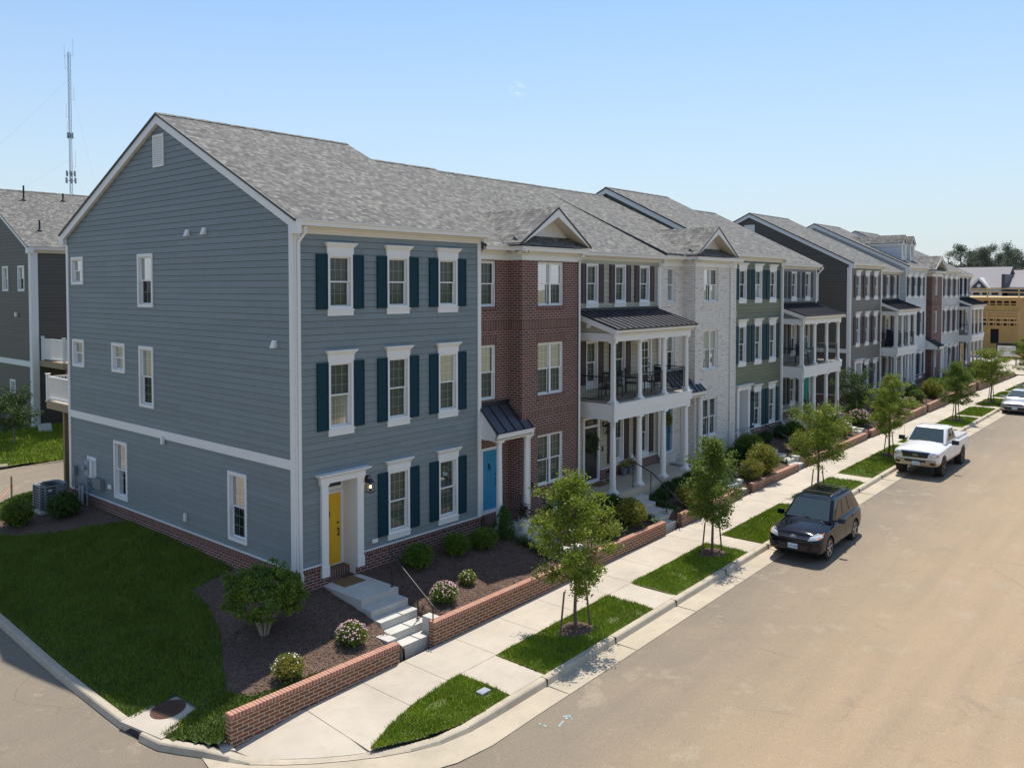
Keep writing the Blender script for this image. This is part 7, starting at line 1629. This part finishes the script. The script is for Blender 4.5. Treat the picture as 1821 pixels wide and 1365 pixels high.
# pines
def pine(seed,h,w,cbf,lb,x,y,cat='tree'):
    r=random.Random(seed); t=thing('pine_tree',(0,0,0),lb,cat,'pines on the skyline'); m=MB()
    m.path([(0,0,-1),(.2,0,h*.5),(0,.1,h*.95)],[.38,.26,.06],7); cl=[]
    for _ in range(30):
        k=r.random(); z=h*(cbf+(1-cbf)*k); a=r.uniform(0,6.283); rr=w/2*interp(k,[0,.3,.7,1],[.6,1,.8,.25])*r.uniform(.3,1.05)
        e=(rr*math.cos(a),rr*math.sin(a),z+rr*.12); m.path([(0,0,z-rr*.3),e],[.10,.03],4)
        for j in range(3): cl.append((e[0]*(1-.22*j)+r.gauss(0,.3),e[1]*(1-.22*j)+r.gauss(0,.3),e[2]+r.gauss(0,.2),75,.48))
    m.build('trunk_and_branches',M['bark'],t,fix=False); leafs('crown',cl,.30,M['pine_leaf'],seed,asp=.5,parent=t); place(t,(x,y,0)); return t
PD=['leftmost low pine on the skyline','tall spreading pine second from the left on the skyline','slim pine in the gap of the skyline group','broad pine in the skyline group','tallest ragged pine in the skyline group','low pine right of the tallest one','lone tall pine with bare trunk','pine just right of the lone tall one','pine at the right edge of the skyline','rounded low tree filling the skyline group']
for i,(u,top,w) in enumerate(((1686,452,5.5),(1708,442,6.0),(1727,447,4),(1745,443,5.5),(1759,438,5.2),(1778,454,5),(1791,438,4.3),(1803,443,4.2),(1817,458,6),(1735,455,6))):
    x=196+(i*37%11); y=-18.34+(x+12.65)*math.tan(rad(40.77)-math.atan((u-910.5)/1483)); dep=(x+12.65)*.757+(y+18.34)*.653
    pine(60+i,8.08+(512-top)/1483*dep,w*1.15,.45 if i not in(0,9) else .25,PD[i],x,y)
# lattice mast
def mast():
    u=130; a=rad(40.77)-math.atan((u-910.5)/1483); d=260; hx=math.cos(a)*d-12.65;hy=math.sin(a)*d-18.34
    dep=d*math.cos(math.atan((u-910.5)/1483)); px=dep/1483; top=8.08+(512-97)*px
    t=thing('lattice_mast',(hx,hy,0),'tall guyed lattice radio mast behind the dark brown house','mast'); m=MB(); w=.40
    C_=[(hx+w*math.cos(k*2.094),hy+w*math.sin(k*2.094)) for k in range(3)]
    for c in C_: m.tube((c[0],c[1],0),(c[0],c[1],top),.055,n=4)
    n=58
    for i in range(n):
        z0=top*i/n;z1=top*(i+1)/n
        for k in range(3): a_=C_[k];b_=C_[(k+1)%3]; m.tube((a_[0],a_[1],z0),(b_[0],b_[1],z1),.03,n=3); m.tube((a_[0],a_[1],z0),(b_[0],b_[1],z0),.025,n=3)
    m.build('lattice',M['galv'],t)
    ex,ey=math.sin(rad(40.77)),-math.cos(rad(40.77))
    for v,dx,hh,nm in ((95,-1.25,3.5,'whip_antenna'),(90,1.1,5,'whip_antenna'),(115,-1.1,4,'whip_antenna'),(170,1.2,4,'dipole_antenna'),(200,-.9,4,'whip_antenna'),(232,-.8,4,'whip_antenna'),(285,1.3,5,'whip_antenna')):
        z=8.08+(512-v)*px; m=MB(); m.tube((hx+ex*dx,hy+ey*dx,z-hh*.5),(hx+ex*dx,hy+ey*dx,z+hh*.5),.03,n=4); m.tube((hx,hy,z-hh*.4),(hx+ex*dx,hy+ey*dx,z-hh*.4),.025,n=4); m.build(nm,M['galv'],t)
    for v,s in ((243,.6),(310,1),(322,1.15)):
        z=8.08+(512-v)*px
        for k in range(6):
            a_=k*1.047;m=MB(); cx,cy=hx+1.1*s*math.cos(a_),hy+1.1*s*math.sin(a_); m.box(cx-.13,cy-.13,z-.75,cx+.13,cy+.13,z+.75); m.tube((hx,hy,z),(cx,cy,z),.06,n=4); m.build('panel_antenna',M['galv'],t)
    for k in range(3):
        a_=k*2.094+.9
        for zt_ in (top*.9,top*.6): m=MB(); m.tube((hx,hy,zt_),(hx+55*math.cos(a_),hy+55*math.sin(a_),0),.010,n=3); m.build('guy_wire',M['galv'],t)
mast()
# ------------------------------------------------------------------ sky, sun, camera
w=bpy.data.worlds.new('World'); sc.world=w; w.use_nodes=True; n=w.node_tree; bg=n.nodes['Background']
sky=N(n,'ShaderNodeTexSky',sky_type='NISHITA'); sky.sun_disc=False; sky.sun_elevation=rad(67.6); 
AZ=26.7
sky.sun_rotation=rad(90-AZ); sky.altitude=100; sky.air_density=1.1; sky.dust_density=.5; sky.ozone_density=1.8
tc=N(n,'ShaderNodeTexCoord')
sp=N(n,'ShaderNodeSeparateXYZ');L(n,tc.outputs['Generated'],sp.inputs[0])
hzf=ramp(n,sp.outputs[2],[(0,.88),(.08,.64),(.19,.36),(.32,.08)])
hz=mixc(n,hzf,mixc(n,1.,sky.outputs[0],(.70,.78,.82),'MULTIPLY'),(3.1,3.38,3.7))

dv=Vector((math.cos(rad(40.77)-math.atan((920-910.5)/1483)),math.sin(rad(40.77)-math.atan((920-910.5)/1483)),(512-162)/1483)).normalized()
dt=N(n,'ShaderNodeVectorMath',operation='DISTANCE'); L(n,tc.outputs['Generated'],dt.inputs[0]); dt.inputs[1].default_value=dv
mr=N(n,'ShaderNodeMapRange');L(n,dt.outputs['Value'],mr.inputs[0]);mr.inputs[1].default_value=.011;mr.inputs[2].default_value=.003
mp=N(n,'ShaderNodeMapping');mp.inputs['Scale'].default_value=(60,60,170);L(n,tc.outputs['Generated'],mp.inputs[0])
nz=ramp(n,noi(n,1.6,6,.6,mp.outputs[0]),[(.45,0.),(.75,1.)])
mu=N(n,'ShaderNodeMath',operation='MULTIPLY');L(n,mr.outputs[0],mu.inputs[0]);L(n,nz,mu.inputs[1])
L(n,mixc(n,mu.outputs[0],hz,(4.6,5.0,5.5)),bg.inputs[0]); bg.inputs[1].default_value=.145
sd=bpy.data.lights.new('sun','SUN'); sd.energy=3.9; sd.angle=rad(.53); sd.color=(1,.93,.82); so=bpy.data.objects.new('sun',sd); COL.objects.link(so)
so.rotation_euler=Vector((.368,.185,1)).to_track_quat('Z','Y').to_euler(); so.location=(0,0,60)
cam=bpy.data.cameras.new('camera'); co=bpy.data.objects.new('camera',cam); COL.objects.link(co); sc.camera=co
co.location=(-12.65,-18.34,8.08); th=math.atan(49/1483); hd=rad(40.77)
fw=Vector((math.cos(hd)*math.cos(th),math.sin(hd)*math.cos(th),-math.sin(th))); co.rotation_euler=fw.to_track_quat('-Z','Y').to_euler()
cam.sensor_width=36; cam.lens=1483/1821*36; cam.shift_y=-121.5/1821; cam.clip_end=6000; cam.clip_start=.1
sc.view_settings.view_transform='Standard'; sc.view_settings.look='None'; sc.view_settings.gamma=1; sc.view_settings.exposure=.48
sc.render.resolution_x=1024; sc.render.resolution_y=767
